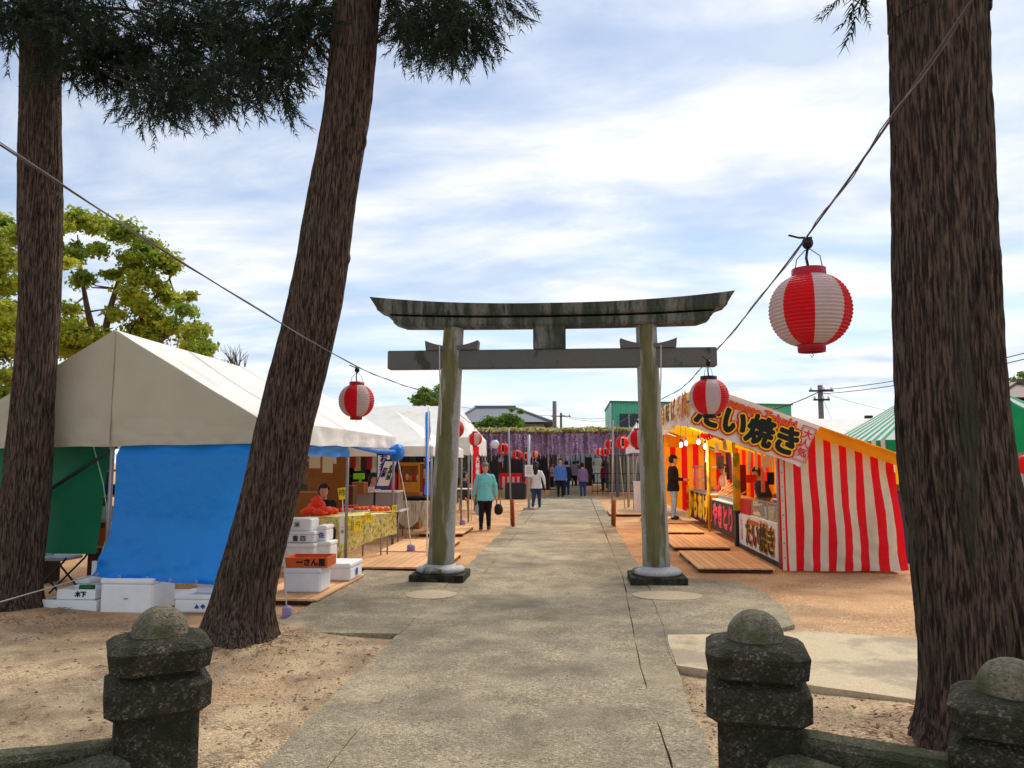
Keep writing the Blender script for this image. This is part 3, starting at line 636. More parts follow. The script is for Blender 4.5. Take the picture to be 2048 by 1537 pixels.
broadleaf('bright green bush in front of the grey tiled house roof', (pt(1000, 930, 44).x, 44, 0), pt(1000, 862, 44), [[pt(980, 850, 44), pt(975, 845, 44)], [pt(1025, 845, 44), pt(1035, 822, 44)]], CD, 330, .22, m_leaf2, .12)
CE = lc([(2040, 765, 14), (2052, 752, 14), (2065, 770, 18), (2030, 775, 7)], 38)
broadleaf('small pine-like treetop at the right edge above the brown roof', (pt(2060, 930, 38).x, 38, 0), pt(2060, 800, 38), [[pt(2050, 780, 38), pt(2040, 765, 38)], [pt(2065, 775, 38), pt(2070, 755, 38)]], CE, 150, .2, m_leaf2, .12)
# bare twigs above the tent roof
t = thing('bare_shrub', 'bare leafless twigs showing above the white tent roof', 'shrub', (pt(470, 900, 21).x, 21, 0)); b = MB(); b0 = pt(470, 760, 21)
b.tube([(b0.x, 21, 0), (b0.x + .05, 21, 1.5), b0], [.06, .05, .035], 6)
for k in range(16):
    e = pt(455 + random.uniform(-30, 55), 712 + random.uniform(-18, 18), 21 + random.uniform(-.4, .4)); mid = (b0 + e) / 2 + Vector((random.uniform(-.1, .1), 0, random.uniform(-.05, .15))); b.tube([b0, mid, e], [.02, .013, .005], 5)
    for _ in range(2): q = e + Vector((random.uniform(-.2, .2), 0, random.uniform(0, .2))); b.tube([mid, (mid + q) / 2 + Vector((0, 0, .05)), q], [.01, .007, .004], 4)
b.build('twigs', m_bark2, t)
# ================================================================== TEXT
TMP = bpy.data.scenes.new('tmp'); TVL = TMP.view_layers[0]
_tc = bpy.data.curves.new('tmp_text', 'FONT'); _to = bpy.data.objects.new('tmp_text', _tc); TMP.collection.objects.link(_to)
def teval(o):
    with bpy.context.temp_override(scene=TMP, view_layer=TVL):
        dg = bpy.context.evaluated_depsgraph_get(); dg.update(); return bpy.data.meshes.new_from_object(o.evaluated_get(dg))
def text_mb(s, size, o, u, v, bold=0., align='CENTER', m=0, sx=1.0, line=1.0):
    """flat lettering: origin o (centre), u = reading direction, v = up; lines split at newline"""
    _tc.body = s; _tc.size = size; _tc.offset = bold; _tc.align_x = align; _tc.align_y = 'CENTER'; _tc.space_line = line; _tc.resolution_u = 3
    _tc.offset = 0; me = teval(_to); n = Vector(u).normalized().cross(Vector(v).normalized())
    o, u, v = Vector(o), Vector(u).normalized(), Vector(v).normalized(); b = MB(); fs = [list(p.vertices) for p in me.polygons]
    offs = [(0, 0)] + ([(bold * math.cos(a), bold * math.sin(a)) for a in [k * math.pi / 6 for k in range(12)]] if bold > .001 else []) + ([(bold * .55 * math.cos(a), bold * .55 * math.sin(a)) for a in [k * math.pi / 3 for k in range(6)]] if bold > .014 else [])
    for i, (dx, dy) in enumerate(offs):       # heavier strokes: the same glyphs laid over each other, a hair apart
        b.add([o + u * (q.co.x * sx + dx) + v * (q.co.y + dy) + n * (.00022 * i) for q in me.vertices], fs, m)
    bpy.data.meshes.remove(me); return b
def vert(s): return '\n'.join(s)
X_, Y_, Z_ = Vector((1, 0, 0)), Vector((0, 1, 0)), Vector((0, 0, 1))
def curtain(b, p0, p1, drop, nu, nv, amp=.03, fr=5, nrm=None, m=0, mf=None, seed=0, sag=0, hem=0, top_amp=.15):
    p0, p1 = Vector(p0), Vector(p1); d = p1 - p0; n = Vector(nrm) if nrm else Vector((d.y, -d.x, 0)).normalized()
    dr = drop if callable(drop) else (lambda u: drop)
    def fn(u, t):
        p = p0 + d * u - Z_ * (sag * 4 * u * (1 - u) * (1 - t * .5)); a = amp * (top_amp + (1 - top_amp) * t)
        w_ = math.sin(u * fr * 6.283 + seed) * .6 + nz(u * fr * 2 + seed, t * 1.5, seed) * .9 + .35 * nz(u * fr * 5, t * 6, seed + 4)
        return p - Z_ * (dr(u) * t + hem * math.sin(u * 40 + seed) * t) + n * (a * w_)
    return b.grid(fn, nu, nv, m, mf)

# ================================================================== WHITE TENT (near left)
TF, TB = 8.0, 14.4
eR = pt(515, 836, TF); rg = pt(231, 661, TF); XR = eR.x; ZE_ = eR.z; XG = rg.x; ZG = rg.z; XL = 2 * XG - XR; ZV = pt(515, 888, TF).z
tent = thing('market_tent', 'large white gabled market tent behind the two left cedars, hung with blue and green tarps', 'tent', (XG, TF, 0), 'market tents')
def roof_side(xe, sgn):
    b = MB()
    def fn(u, t):
        x = XG + (xe - XG) * t; z = ZG + (ZE_ - ZG) * t; y = TF + (TB - TF) * u
        sg = -.05 * math.sin(math.pi * t) * abs(math.sin(u * math.pi * 2)) + .012 * nz(x, y, 2, 2.2)
        return (x, y, z + sg)
    b.grid(fn, 48, 20); return b
roof_side(XR, 1).build('roof_canvas', m_canvas, tent); roof_side(XL, -1).build('roof_canvas', m_canvas, tent)
for y in (9.6, 11.2, 12.8):
    for xe in (XR, XL): b = MB(); b.grid(lambda u, t: (XG + (xe - XG) * t, y + .03 * (u - .5), ZG + (ZE_ - ZG) * t + .006 - .05 * math.sin(math.pi * t) * abs(math.sin((y - TF) / (TB - TF) * math.pi * 2)) + .012 * nz(XG + (xe - XG) * t, y, 2, 2.2)), 1, 20); b.build('roof_seam', m_canvas_shade, tent)
b = MB()
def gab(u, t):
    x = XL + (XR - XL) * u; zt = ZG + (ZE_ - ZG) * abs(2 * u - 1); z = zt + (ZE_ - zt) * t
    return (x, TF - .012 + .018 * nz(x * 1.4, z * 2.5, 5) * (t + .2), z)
b.grid(gab, 44, 18); b.build('gable_cloth', m_canvas_shade, tent)
b = MB(); b.bar((XG, TF - .018, ZG - .02), (XG, TF - .03, ZE_ - .28), .03, .006); b.build('gable_seam', m_canvas_shade, tent)
b = MB(); curtain(b, (XL, TF - .02, ZE_ + .002), (XR, TF - .02, ZE_ + .002), lambda u: (ZE_ - ZV) + .05 * (1 - u) + .012 * nz(u * 7, 0, 0), 90, 12, .055, 5, (0, -1, 0), seed=1.3); b.build('front_valance', m_canvas_shade, tent)
b = MB(); curtain(b, (XR + .012, TF, ZE_ + .002), (XR + .012, TB, ZE_ + .002), lambda u: (ZE_ - ZV) * (1 - .25 * u) + .02 * nz(u * 11, 0, 0), 120, 8, .035, 7, (1, 0, 0), seed=2.1); b.build('side_valance', m_canvas, tent)
b = MB(); curtain(b, (XL - .012, TF, ZE_), (XL - .012, TB, ZE_), .28, 40, 4, .03, 7, (-1, 0, 0)); b.build('side_valance', m_canvas, tent)
for (x, y) in ((XR - .03, TF + .05), (XR - .05, 11.5), (XR - .02, TB - .05), (XL + .04, TF + .05), (XL + .04, 11.2), (XL + .04, TB - .05), (XG, TF + .06)):
    b = MB(); b.tube([(x, y, 0), (x, y, ZE_ - .02)], .024, 10); b.lathe([(.0, .0), (.06, 0), (.06, .012), (.0, .014)], (x, y, 0), 12); b.build('tent_pole', m_steel, tent)
b = MB(); b.tube([(XR - .03, TF + .05, ZE_ - .04), (XR - .03, TB - .05, ZE_ - .04)], .02, 8); b.build('eave_bar', m_steel, tent)
b = MB(); b.tube([(XL + .03, TF + .05, ZE_ - .04), (XL + .03, TB - .05, ZE_ - .04)], .02, 8); b.build('eave_bar', m_steel, tent)
b = MB(); b.tube([(XG, TF + .05, ZG - .05), (XG, TB - .05, ZG - .05)], .02, 8); b.build('ridge_bar', m_steel, tent)
for y in (TF + .07, 11.5, TB - .06):
    for xe in (XL, XR): b = MB(); b.tube([(XG, y, ZG - .06), (xe, y, ZE_ - .04)], .018, 8); b.build('rafter', m_steel, tent)
b = MB(); b.bar((XG + .02, TF + .1, 1.72), (XL + .45, TF + .1, .95), .03, .03); b.build('brace', m_dark, tent)

# tarps
m_alu0 = M('eyelet_metal', srgb(190, 190, 190), .3, 0, metal=.8)
b = MB(); p0, p1 = pt(235, 886, 7.97), pt(528, 886, 7.97); pb = pt(300, 1160, 7.97)
def bt(u, t):
    x = p0.x + (p1.x - p0.x) * u - .13 * (1 - u) ** 2 * max(0, t - .72) / .28; z = p0.z + (pb.z - p0.z) * t + .05 * (1 - u) * t - .035 * u * t
    k_ = max(0, min(1, (t - .55) / .45)); bulge = .17 * k_ * k_ * (3 - 2 * k_) * (.6 + .4 * math.sin(u * 3.1))
    y = 7.955 + .11 * max(0, 1 - t / .1) - bulge - .02 * math.sin(u * 3) * t - .06 * t * nz(u * 3, t * 2, 2) - .16 * max(0, t - .55) * nz(u * 4 + t * 3, t * 7, 6) - .05 * max(0, t - .6) * nz(u * 11 - t * 9, t * 12, 3) - .004 * nz(u * 16, t * 14, 3)
    return (x, y, z)
b.grid(bt, 72, 80); tarp = thing('blue_tarp', 'blue plastic tarp hanging from the front of the white tent', 'tarp', bt(.5, 1)); b.build('sheet', m_blue, tarp)
b = MB(); b.grid(lambda u, t: Vector(bt(u, 1 - .025 * t)) - Y_ * .008, 60, 1); b.build('hem', m_blue, tarp)
for i in range(7):
    e = Vector(bt(.03 + .155 * i, .985)) - Y_ * .014; b = MB(); b.tube([e + Vector((.014 * math.cos(a), 0, .014 * math.sin(a))) for a in [k * math.pi / 4 for k in range(9)]], .004, 6, cap=False); b.build('eyelet', m_alu0, tarp)
b = MB(); q0, q1 = pt(-70, 890, 8.35), pt(224, 884, 8.35); qb = pt(150, 1107, 8.35)
def gt(u, t):
    x = q0.x + (q1.x - q0.x) * u - .10 * u * t; z = q0.z + (qb.z - q0.z) * t
    y = 8.33 + .05 * t * nz(u * 3, t * 2, 8) + .05 * math.sin(u * 5 + 1) * t - .06 * max(0, 1 - abs((u * 1.2 + t * .9) - 1.15) * 9) * .5
    return (x, y, z)
b.grid(gt, 40, 30); b.bar(tuple(q0 + Vector((0, -.02, qb.z - q0.z))), tuple(q1 + Vector((-.10, -.01, qb.z - q0.z))), .03, .035)
tag(b.build('green_tarp', m_green), 'dark green tarp closing the left half of the white tent front', 'tarp')
b = MB(); ps = [(XR - .02, 8.15 + .1 * i, 0) for i in range(36)]
def fold(u, t): y = 8.15 + 3.35 * u; return (XR - .035 - .03 * nz(y * 3, t * 2, 1), y, 1.80 - (.17 + .02 * nz(y * 2, 0, 0)) * t)
b.grid(fold, 40, 6); blu = thing('rolled_blue_tarp', 'blue tarp rolled up under the side eave of the white tent', 'tarp', (XR, 11, 1.7)); b.build('hanging_fold', m_blue, blu)
b = MB(); a0, a1 = Vector((XR - .05, 11.6, 1.80)), pt(795, 905, 14.2)
P = smooth_path([tuple(a0), tuple((a0 + a1) / 2 - Z_ * .03), tuple(a1)], 12); b.tube(P, [.02 + .06 * (i / 24) for i in range(len(P))], 10); b.build('rolled_edge', m_blue, blu)
b = MB(); b.ell(a1, (.15, .24, .15), 20, 14)
for v in b.v: v += (v - a1).normalized() * .05 * nz(v.x, v.y, v.z, 9)
b.build('bundle', m_blue, blu)

# guy ropes and weights
def rope(label, pts, r=.006, mat=None, sag=0, name='guy_rope', cat='rope', group='guy ropes of the tents'):
    b = MB(); P = []
    for i in range(len(pts) - 1):
        a, c = Vector(pts[i]), Vector(pts[i + 1])
        for k in range(8): u = k / 8; P.append(a + (c - a) * u - Z_ * sag * 4 * u * (1 - u))
    P.append(Vector(pts[-1])); b.tube(P, r, 6); return tag(b.build(name, mat or m_rope), label, cat, group)
rope('pale rope hanging down the green tarp', [pt(186, 890, 8.22), pt(206, 965, 8.22), pt(214, 1020, 8.24), pt(212, 1080, 8.26), pt(196, 1130, 8.3)], .007, M('green_white_rope', srgb(150, 190, 170)))
rope('white rope stretched low from the left edge to the white boxes', [pt(-40, 1216, 6.6), pt(78, 1182, 7.1), pt(188, 1150, 8.0)], .006)
rope('thin rope tied down beside the leaning cedar to a lilac weight', [pt(562, 1040, 7.75), pt(571, 1150, 7.75), pt(573, 1218, 7.75)], .007)
m_lilac = M('lilac_plastic', srgb(150, 128, 170), .5, .1)
def weight(label, p, r, h):
    b = MB(); b.lathe([(0, 0), (r, 0), (r * 1.02, h * .1), (r * .96, h * .9), (r * .8, h), (r * .25, h), (r * .25, h * 1.12), (0, h * 1.12)], (p.x, p.y, p.z), 18); tag(b.build('tent_weight', m_lilac), label, 'weight', 'tent weights')
weight('lilac tent weight on the ground beside the leaning cedar base', gd(574, 1236, .0), .05, .11)
weight('lilac tent weight on the deck between the fruit table and the gate pillar', gd(822, 1102, .07), .07, .10)
weight('small lilac tent weight behind the left gate pillar', gd(925, 1050, .02), .07, .12)
rope('thin guy rope from the blue bundle to a lilac weight', [pt(795, 915, 14.1), pt(812, 1000, 13.4), gd(822, 1096, .16)], .008)

# ------------------------------------------------------------------ boxes
m_print = M('box_print', srgb(60, 66, 78), .6, 0)
def foam_box(label, c, d, rz=0, lid=True, txt=None, tm=None, name='foam_box', grp='white foam boxes', tsize=.07, side='f'):
    """c = centre of the base"""
    c = Vector(c); t = thing(name, label, 'box', c, grp); rot = Matrix.Rotation(rz, 3, 'Z'); h = d[2]; lh = min(.055, h * .28) if lid else 0
    b = MB(); b.box(c + Z_ * (h - lh) / 2, (d[0], d[1], h - lh), rz, bev=.018); b.build('body', m_white, t)
    if lid: b = MB(); b.box(c + Z_ * (h - lh / 2 + .001), (d[0] + .012, d[1] + .012, lh), rz, bev=.012); b.build('lid', m_white, t)
    if txt:
        n = rot @ (Vector((0, -1, 0)) if side == 'f' else Vector((1, 0, 0))); u = rot @ (X_ if side == 'f' else Y_); q = c + n * ((d[1] if side == 'f' else d[0]) / 2 + .008) + Z_ * (h - lh) * .5
        text_mb(txt, tsize, q, u, Z_, .002).build('print', tm or m_print, t)
    return t
def open_tray(label, c, d, rz, mat, txt=None, name='foam_tray', cat='tray', grp=None, tw=.02, tm=None, tsize=.06):
    c = Vector(c); t = thing(name, label, cat, c, grp); rot = Matrix.Rotation(rz, 3, 'Z')
    for (o, s) in (((0, -d[1] / 2 + tw / 2, d[2] / 2), (d[0], tw, d[2])), ((0, d[1] / 2 - tw / 2, d[2] / 2), (d[0], tw, d[2])), ((-d[0] / 2 + tw / 2, 0, d[2] / 2), (tw, d[1] - 2 * tw - .002, d[2] - .003)), ((d[0] / 2 - tw / 2, 0, d[2] / 2), (tw, d[1] - 2 * tw - .002, d[2] - .003))):
        b = MB(); b.box(c + rot @ Vector(o), s, rz); b.build('side', mat, t)
    b = MB(); b.box(c + Z_ * tw / 2, (d[0] - 2 * tw - .002, d[1] - 2 * tw - .002, tw), rz); b.build('bottom', mat, t)
    if txt: text_mb(txt, tsize, c + rot @ Vector((d[0] * .12, -d[1] / 2 - .004, d[2] * .5)), rot @ X_, Z_, .004).build('print', tm or m_ink, t)
    return t
def fb(px0, px1, yb, yt, Y, dep, label, **k):
    a, c_ = pt(px0, yb, Y), pt(px1, yb, Y); zb = a.z if a.z > .04 else .0; zt = pt((px0 + px1) / 2, yt, Y).z
    zb = k.pop('z0', zb); return foam_box(label, ((a.x + c_.x) / 2, Y + dep / 2, zb), (c_.x - a.x, dep, zt - zb), **k)
open_tray('low white foam tray on the ground at the left end of the boxes', ((pt(75, 1232, 7.75).x + pt(196, 1232, 7.75).x) / 2, 7.95, 0), (.61, .40, .13), 0, m_white)
open_tray('printed white foam tray stacked on the low tray, holding a green bottle', ((pt(112, 1200, 7.8).x + pt(192, 1200, 7.8).x) / 2, 7.93, .132), (.41, .28, .10), R(2), m_white, '木下', tsize=.06)
bb = MB(); bb.tube([(pt(160, 1187, 7.85).x, 7.85, .245), (pt(186, 1187, 7.85).x, 7.86, .245)], [.028, .028], 12); tag(bb.build('green_bottle', M('green_glass', srgb(20, 96, 50), .3, 0)), 'small green bottle lying in the foam tray', 'bottle')
fb(198, 303, 1232, 1158, 7.75, .46, 'largest white foam box, standing under the left end of the blue tarp', txt='ー', tsize=.05)
fb(180, 214, 1170, 1122, 8.30, .03, 'white foam lid leaning behind the large foam box', lid=False, z0=0)
fb(347, 452, 1232, 1190, 7.85, .40, 'white foam box with a blue print under the blue tarp', txt='▲ ◆', tm=m_inkblue, tsize=.05)
fb(392, 448, 1189, 1166, 7.9, .30, 'small white foam box on the blue-printed one', z0=pt(400, 1190, 7.85).z + .004)
fb(322, 350, 1232, 1188, 8.2, .3, 'grey foam box in the shadow between the two stacks under the tarp', z0=0)
fb(150, 178, 1172, 1158, 8.1, .22, 'small white foam carton behind the printed tray', z0=0)
# right of the leaning cedar
PZ = .075
fb(566, 640, 1187, 1137, 8.72, .38, 'large white foam box on the deck, under the orange crate', z0=PZ)
zc_ = pt(600, 1137, 8.72).z
open_tray('orange wooden crate with black lettering on the white foam box', (pt(607, 1137, 8.7).x, 8.93, zc_ + .003), (.50, .40, .115), R(3), m_crate, 'ーさん里', 'wooden_crate', 'crate', None, .018, tsize=.085)
fb(640, 700, 1158, 1128, 9.6, .55, 'white foam box with blue print on the deck beside the crate', z0=PZ, txt='書', tm=m_inkblue, tsize=.10, side='r', rz=R(0))
for (x0, x1, yb, yt, Y, lab, tx) in ((563, 628, 1118, 1088, 10.7, 'white carton at the bottom of the stack by the fruit table', None), (568, 629, 1086, 1064, 10.75, 'white carton in the middle of the stack by the fruit table', '書 四'), (566, 622, 1063, 1038, 10.8, 'white carton on top of the stack by the fruit table', '米'), (630, 660, 1112, 1084, 10.85, 'white carton at the foot of the second stack, right of the white stack', None), (634, 652, 1083, 1052, 10.9, 'upright white carton with blue print on the second stack', '佐')):
    fb(x0, x1, yb, yt, Y, .34, lab, z0=(PZ if yb > 1100 else pt(600, yb, Y).z), txt=tx, name='white_carton', grp='white cartons by the fruit table', tsize=.085, lid=yb > 1070, tm=m_inkblue if tx == '佐' else None)

# decks / pallets
def deck(label, x0, x1, y0, y1, z=.072, n=10, grp='wooden decks in front of the stalls', rz=0):
    t = thing('wooden_deck', label, 'deck', ((x0 + x1) / 2, y0, 0), grp); wd = (x1 - x0) / n; me = None
    for yy in (y0 + .08, (y0 + y1) / 2, y1 - .08): b = MB(); b.box(((x0 + x1) / 2, yy, z / 2 - .012), (x1 - x0 - .03, .06, z - .03)); b.build('bearer', m_deckd, t)
    b = MB(); b.box((0, 0, 0), (wd - .009, y1 - y0, .022)); me = b.mesh('plank', m_deck)
    for i in range(n):
        o = link('plank', me, t, ORG[t.name]); o.location = Vector((x0 + wd * (i + .5), (y0 + y1) / 2 + random.uniform(-.006, .006), z - .012 + random.uniform(-.002, .002))) - ORG[t.name]
    if rz: t.rotation_euler.z = rz
    return t
deck('wooden deck under the foam boxes and orange crate', -3.62, -2.80, 8.35, 10.25, n=7)
deck('wooden deck in front of the yellow fruit table', -3.25, -1.86, 10.95, 12.75, n=12)
deck('wooden deck behind the fruit table deck, left of the gate pillar', -3.3, -2.2, 12.9, 14.9, n=9)
deck('small wooden deck beyond the left gate pillar', -3.3, -2.35, 16.2, 18.0, n=8)
deck('nearest right-hand wooden deck at the white fish-cake counter', 1.72, 2.78, 11.25, 13.35, n=11)
deck('second right-hand wooden deck at the black grill counter', 1.72, 2.72, 13.95, 16.3, n=10)
deck('third right-hand wooden deck at the yellow counter', 1.72, 2.75, 16.9, 19.0, n=10)
deck('fourth right-hand wooden deck by the man in black', 1.75, 2.75, 19.5, 21.5, n=10)
deck('far right-hand wooden deck past the red lantern stake', .98, 2.1, 22.6, 24.6, n=10)

# ------------------------------------------------------------------ fruit stall
m_cloth_y = M('leaf_print_cloth', srgb(226, 208, 122), .8, .12, 16, .2, 9, col2=srgb(150, 158, 52), c2s=24, c2=(.52, .6), st=(1, 1, .6), col3=srgb(240, 232, 190), c3s=30, c3=(.56, .6))
A, B, C_, D = Vector((-4.14, 11.7, .72)), Vector((-3.60, 11.6, .72)), Vector((-2.95, 12.5, .72)), Vector((-3.52, 12.85, .72))
tb = thing('fruit_table', 'fruit table under a yellow leaf-print cloth in front of the seated seller', 'table', (B.x, B.y, 0))
b = MB(); b.extr([A - Z_ * .03, B - Z_ * .03, C_ - Z_ * .03, D - Z_ * .03], (0, 0, .025)); b.build('table_top', m_deck, tb)
for q in (A * .9 + C_ * .1, B * .93 + D * .07, C_ * .93 + A * .07, D * .93 + B * .07, B * .2 + C_ * .78 + A * .02): b = MB(); b.tube([(q.x, q.y, 0), (q.x, q.y, .69)], .014, 8); b.build('leg', m_steel, tb)
clo = tag(MB().build('tablecloth', m_cloth_y), '', '') if 0 else None
b = MB(); b.add([A + Z_ * .004, B + Z_ * .004, C_ + Z_ * .004, D + Z_ * .004], [[0, 1, 2, 3]]); nB = Vector(((C_ - B).y, -(C_ - B).x, 0)).normalized()
curtain(b, B + Z_ * .004, C_ + Z_ * .004 + (C_ - B).normalized() * .06, lambda u: .64 - .30 * u - .06 * math.sin(u * 3.1), 50, 14, .025, 4, nB, seed=.5); curtain(b, A + Z_ * .004, B + Z_ * .004, lambda u: .12 + .02 * u, 14, 4, .01, 3, (0, -1, 0)); curtain(b, C_ + Z_ * .004, D + Z_ * .004, .25, 14, 6, .015, 3)
tag(b.build('tablecloth', m_cloth_y), 'yellow leaf-print tablecloth hanging off the fruit table', 'tablecloth')
def on_table(s, t): return A + (B - A) * s + (D - A) * t
m_net = M('red_net_oranges', srgb(240, 58, 22), .5, .3, 60, .6, 60, dist=.01)
m_fruit = M('red_fruit', srgb(206, 24, 36), .4, .2, 20); m_org = M('orange_fruit', srgb(244, 112, 30), .45, .12, 30); m_yel = M('yellow_card', srgb(250, 226, 20), .6, .04)
def lump(label, c, r, h, seed, peak=0):
    b = MB(); b.ell(Vector(c) + Z_ * h * .42, (r, r * .9, h * .5), 18, 12)
    for v in b.v:
        d = v - Vector(c); v += Vector((d.x, d.y, 0)) * .28 * nz(v.x, v.y, v.z + seed, 16) + Z_ * .25 * h * nz(v.x + seed, v.y, v.z, 14)
        if peak: v.z += peak * max(0, 1 - math.hypot(d.x, d.y) / (r * .7)) * (1 if d.z > h * .4 else 0)
        v.z = max(v.z, c[2] + .002)
    tag(b.build('fruit_bag', m_net), label, 'fruit bag', 'red net bags of oranges')
for k, (px, py, r, h, pk, lab) in enumerate(((618, 1030, .13, .13, 0, 'red net bag of oranges at the left end of the fruit table'), (633, 1025, .14, .22, .10, 'tallest peaked red net bag of oranges before the seller'), (650, 1030, .13, .14, 0, 'red net bag of oranges at the table corner'), (640, 1031, .12, .10, 0, 'low red net bag of oranges in front of the peaked one'), (664, 1028, .10, .11, 0, 'rightmost red net bag of oranges in the heap'))):
    p = gd(px, py, .73); lump(lab, (p.x, p.y, .726), r, h, k * 3.3, pk)
def fruit_tray(label, px, py, nx_, ny_, mat, r=.03, w=.26):
    p = gd(px, py, .73); t = thing('fruit_tray', label, 'fruit tray', (p.x, p.y, .727), 'fruit trays on the table'); b = MB(); b.box((p.x, p.y, .735), (w, .20, .016), R(40)); b.build('tray', m_wplast, t); b = MB(); b.ell((0, 0, 0), (r, r, r * .92), 10, 7); me = b.mesh('fruit', mat); rot = Matrix.Rotation(R(40), 3, 'Z')
    for i in range(nx_):
        for j in range(ny_): o = link('fruit', me, t, ORG[t.name]); o.location = rot @ Vector(((i - (nx_ - 1) / 2) * r * 2.05, (j - (ny_ - 1) / 2) * r * 2.05, .044))
fruit_tray('tray of dark red fruit right of the orange bags', 682, 1026, 4, 3, m_fruit); fruit_tray('tray of dark red fruit behind the tent pole', 700, 1018, 4, 3, m_fruit); fruit_tray('tray of orange fruit in the middle of the table', 722, 1022, 3, 3, m_org, .035); fruit_tray('tray of large oranges at the far end of the table', 760, 1024, 3, 2, m_org, .052, .34); fruit_tray('tray of bright red fruit near the far end of the table', 742, 1020, 3, 2, m_fruit, .036)
def price_card(label, px, py, off, w, h, mat, tilt=0, txt='円', name='price_card', cat='price card'):
    s = off; p = B + (C_ - B) * s + nB * .045; p = Vector((p.x, p.y, pt(px, py, p.y).z)); u = (C_ - B).normalized(); v = (Z_ + u * tilt).normalized(); b = MB(); b.extr([p - u * w / 2 - v * h / 2, p + u * w / 2 - v * h / 2, p + u * w / 2 + v * h / 2, p - u * w / 2 + v * h / 2], -nB * .006)
    t = thing(name, label, cat, p, 'price cards on the tablecloth'); b.build('card', mat, t); text_mb(txt, min(h * .6, w * .7), p + nB * .004, u, v).build('print', m_print, t)
price_card('yellow price card at the near corner of the cloth, left of the pole', 688, 1043, .13, .13, .13, m_yel); price_card('yellow price card just right of the tent pole', 709, 1050, .31, .14, .17, m_yel, .08); price_card('yellow price card in the middle of the cloth', 727, 1036, .50, .12, .15, m_yel, -.15); price_card('long white paper slip hanging at the near table corner', 677, 1060, .045, .09, .42, m_wplast, -.03, '一\n箱'); price_card('yellow price card at the far end of the cloth', 783, 1018, .98, .10, .12, m_yel, .1)
b = MB(); p = gd(688, 1000, .73); b.extr([Vector((p.x - .1, 12.3, 1.0)), Vector((p.x + .12, 12.3, .98)), Vector((p.x + .14, 12.3, 1.24)), Vector((p.x - .08, 12.3, 1.26))], (0, .01, 0)); b.tube([(p.x + .02, 12.31, .72), (p.x + .02, 12.31, 1.0)], .01, 6)
b = MB(); b.extr([pt(678, 1000, 12.0), pt(693, 998, 12.0), pt(690, 975, 12.0), pt(675, 977, 12.0)], (0, .01, 0)); q = thing('price_sign', 'upright yellow and white sign standing on the fruit table', 'sign', pt(685, 1030, 12.0)); b.build('board', m_yel, q); b = MB(); b.tube([pt(686, 1028, 12.01), pt(685, 998, 12.01)], .008, 6); b.build('stick', m_wplast, q); text_mb('柿', .12, pt(684, 987, 11.99), X_, Z_).build('print', m_print, q)
# stool under the table, cardboard and papers at the back
m_card = M('cardboard', srgb(146, 98, 52), .85, .12, 3, .2, 20)
b = MB(); cxs = pt(655, 985, 14.2)
def cbox(label, px0, px1, y0, y1, Y, dep, mat=None, name='cardboard_box', cat='box', grp=None):
    a, c_ = pt(px0, y1, Y), pt(px1, y0, Y); b = MB(); b.box(((a.x + c_.x) / 2, Y + dep / 2, (a.z + c_.z) / 2), (c_.x - a.x, dep, c_.z - a.z), bev=.008); return tag(b.build(name, mat or m_card), label, cat, grp)
cbox('tall brown plywood board standing behind the seller', 613, 694, 908, 1040, 14.1, .04, M('plywood', srgb(136, 88, 40), .8, .15, 2, .2, 20, st=(1, 1, 4)), 'plywood_board', 'board')
cbox('brown cardboard box behind the seller on the left', 588, 642, 985, 1050, 13.4, .3)
cbox('orange-brown cardboard carton on the grey boxes by the pole', 703, 728, 965, 988, 14.6, .3)
cbox('dark brown cardboard carton under the tent behind the pole', 690, 706, 972, 1010, 14.0, .3, M('dark_cardboard', srgb(86, 52, 30), .9))
m_paper = M('paper', srgb(206, 192, 168), .9, .06, 4, transl=.2)
for (x0, x1, y0, y1, Y, lab) in ((619, 641, 911, 937, 12.0, 'square paper notice hanging under the tent eave'), (645, 666, 910, 946, 12.2, 'long crumpled paper notice hanging under the tent eave'), (664, 673, 910, 928, 12.3, 'short paper slip beside the crumpled notice')):
    b = MB(); curtain(b, pt(x0, y0, Y), pt(x1, y0, Y), pt(x0, y0, Y).z - pt(x0, y1, Y).z, 6, 8, .012, 1, (0, -1, 0), seed=x0); t = thing('paper_notice', lab, 'notice', pt(x0, y0, Y), 'paper notices under the tent'); b.build('sheet', m_paper, t); b = MB(); b.tube([pt((x0 + x1) / 2, y0, Y), pt((x0 + x1) / 2, y0, Y) + Z_ * .12], .003, 4); b.build('string', m_rope, t)
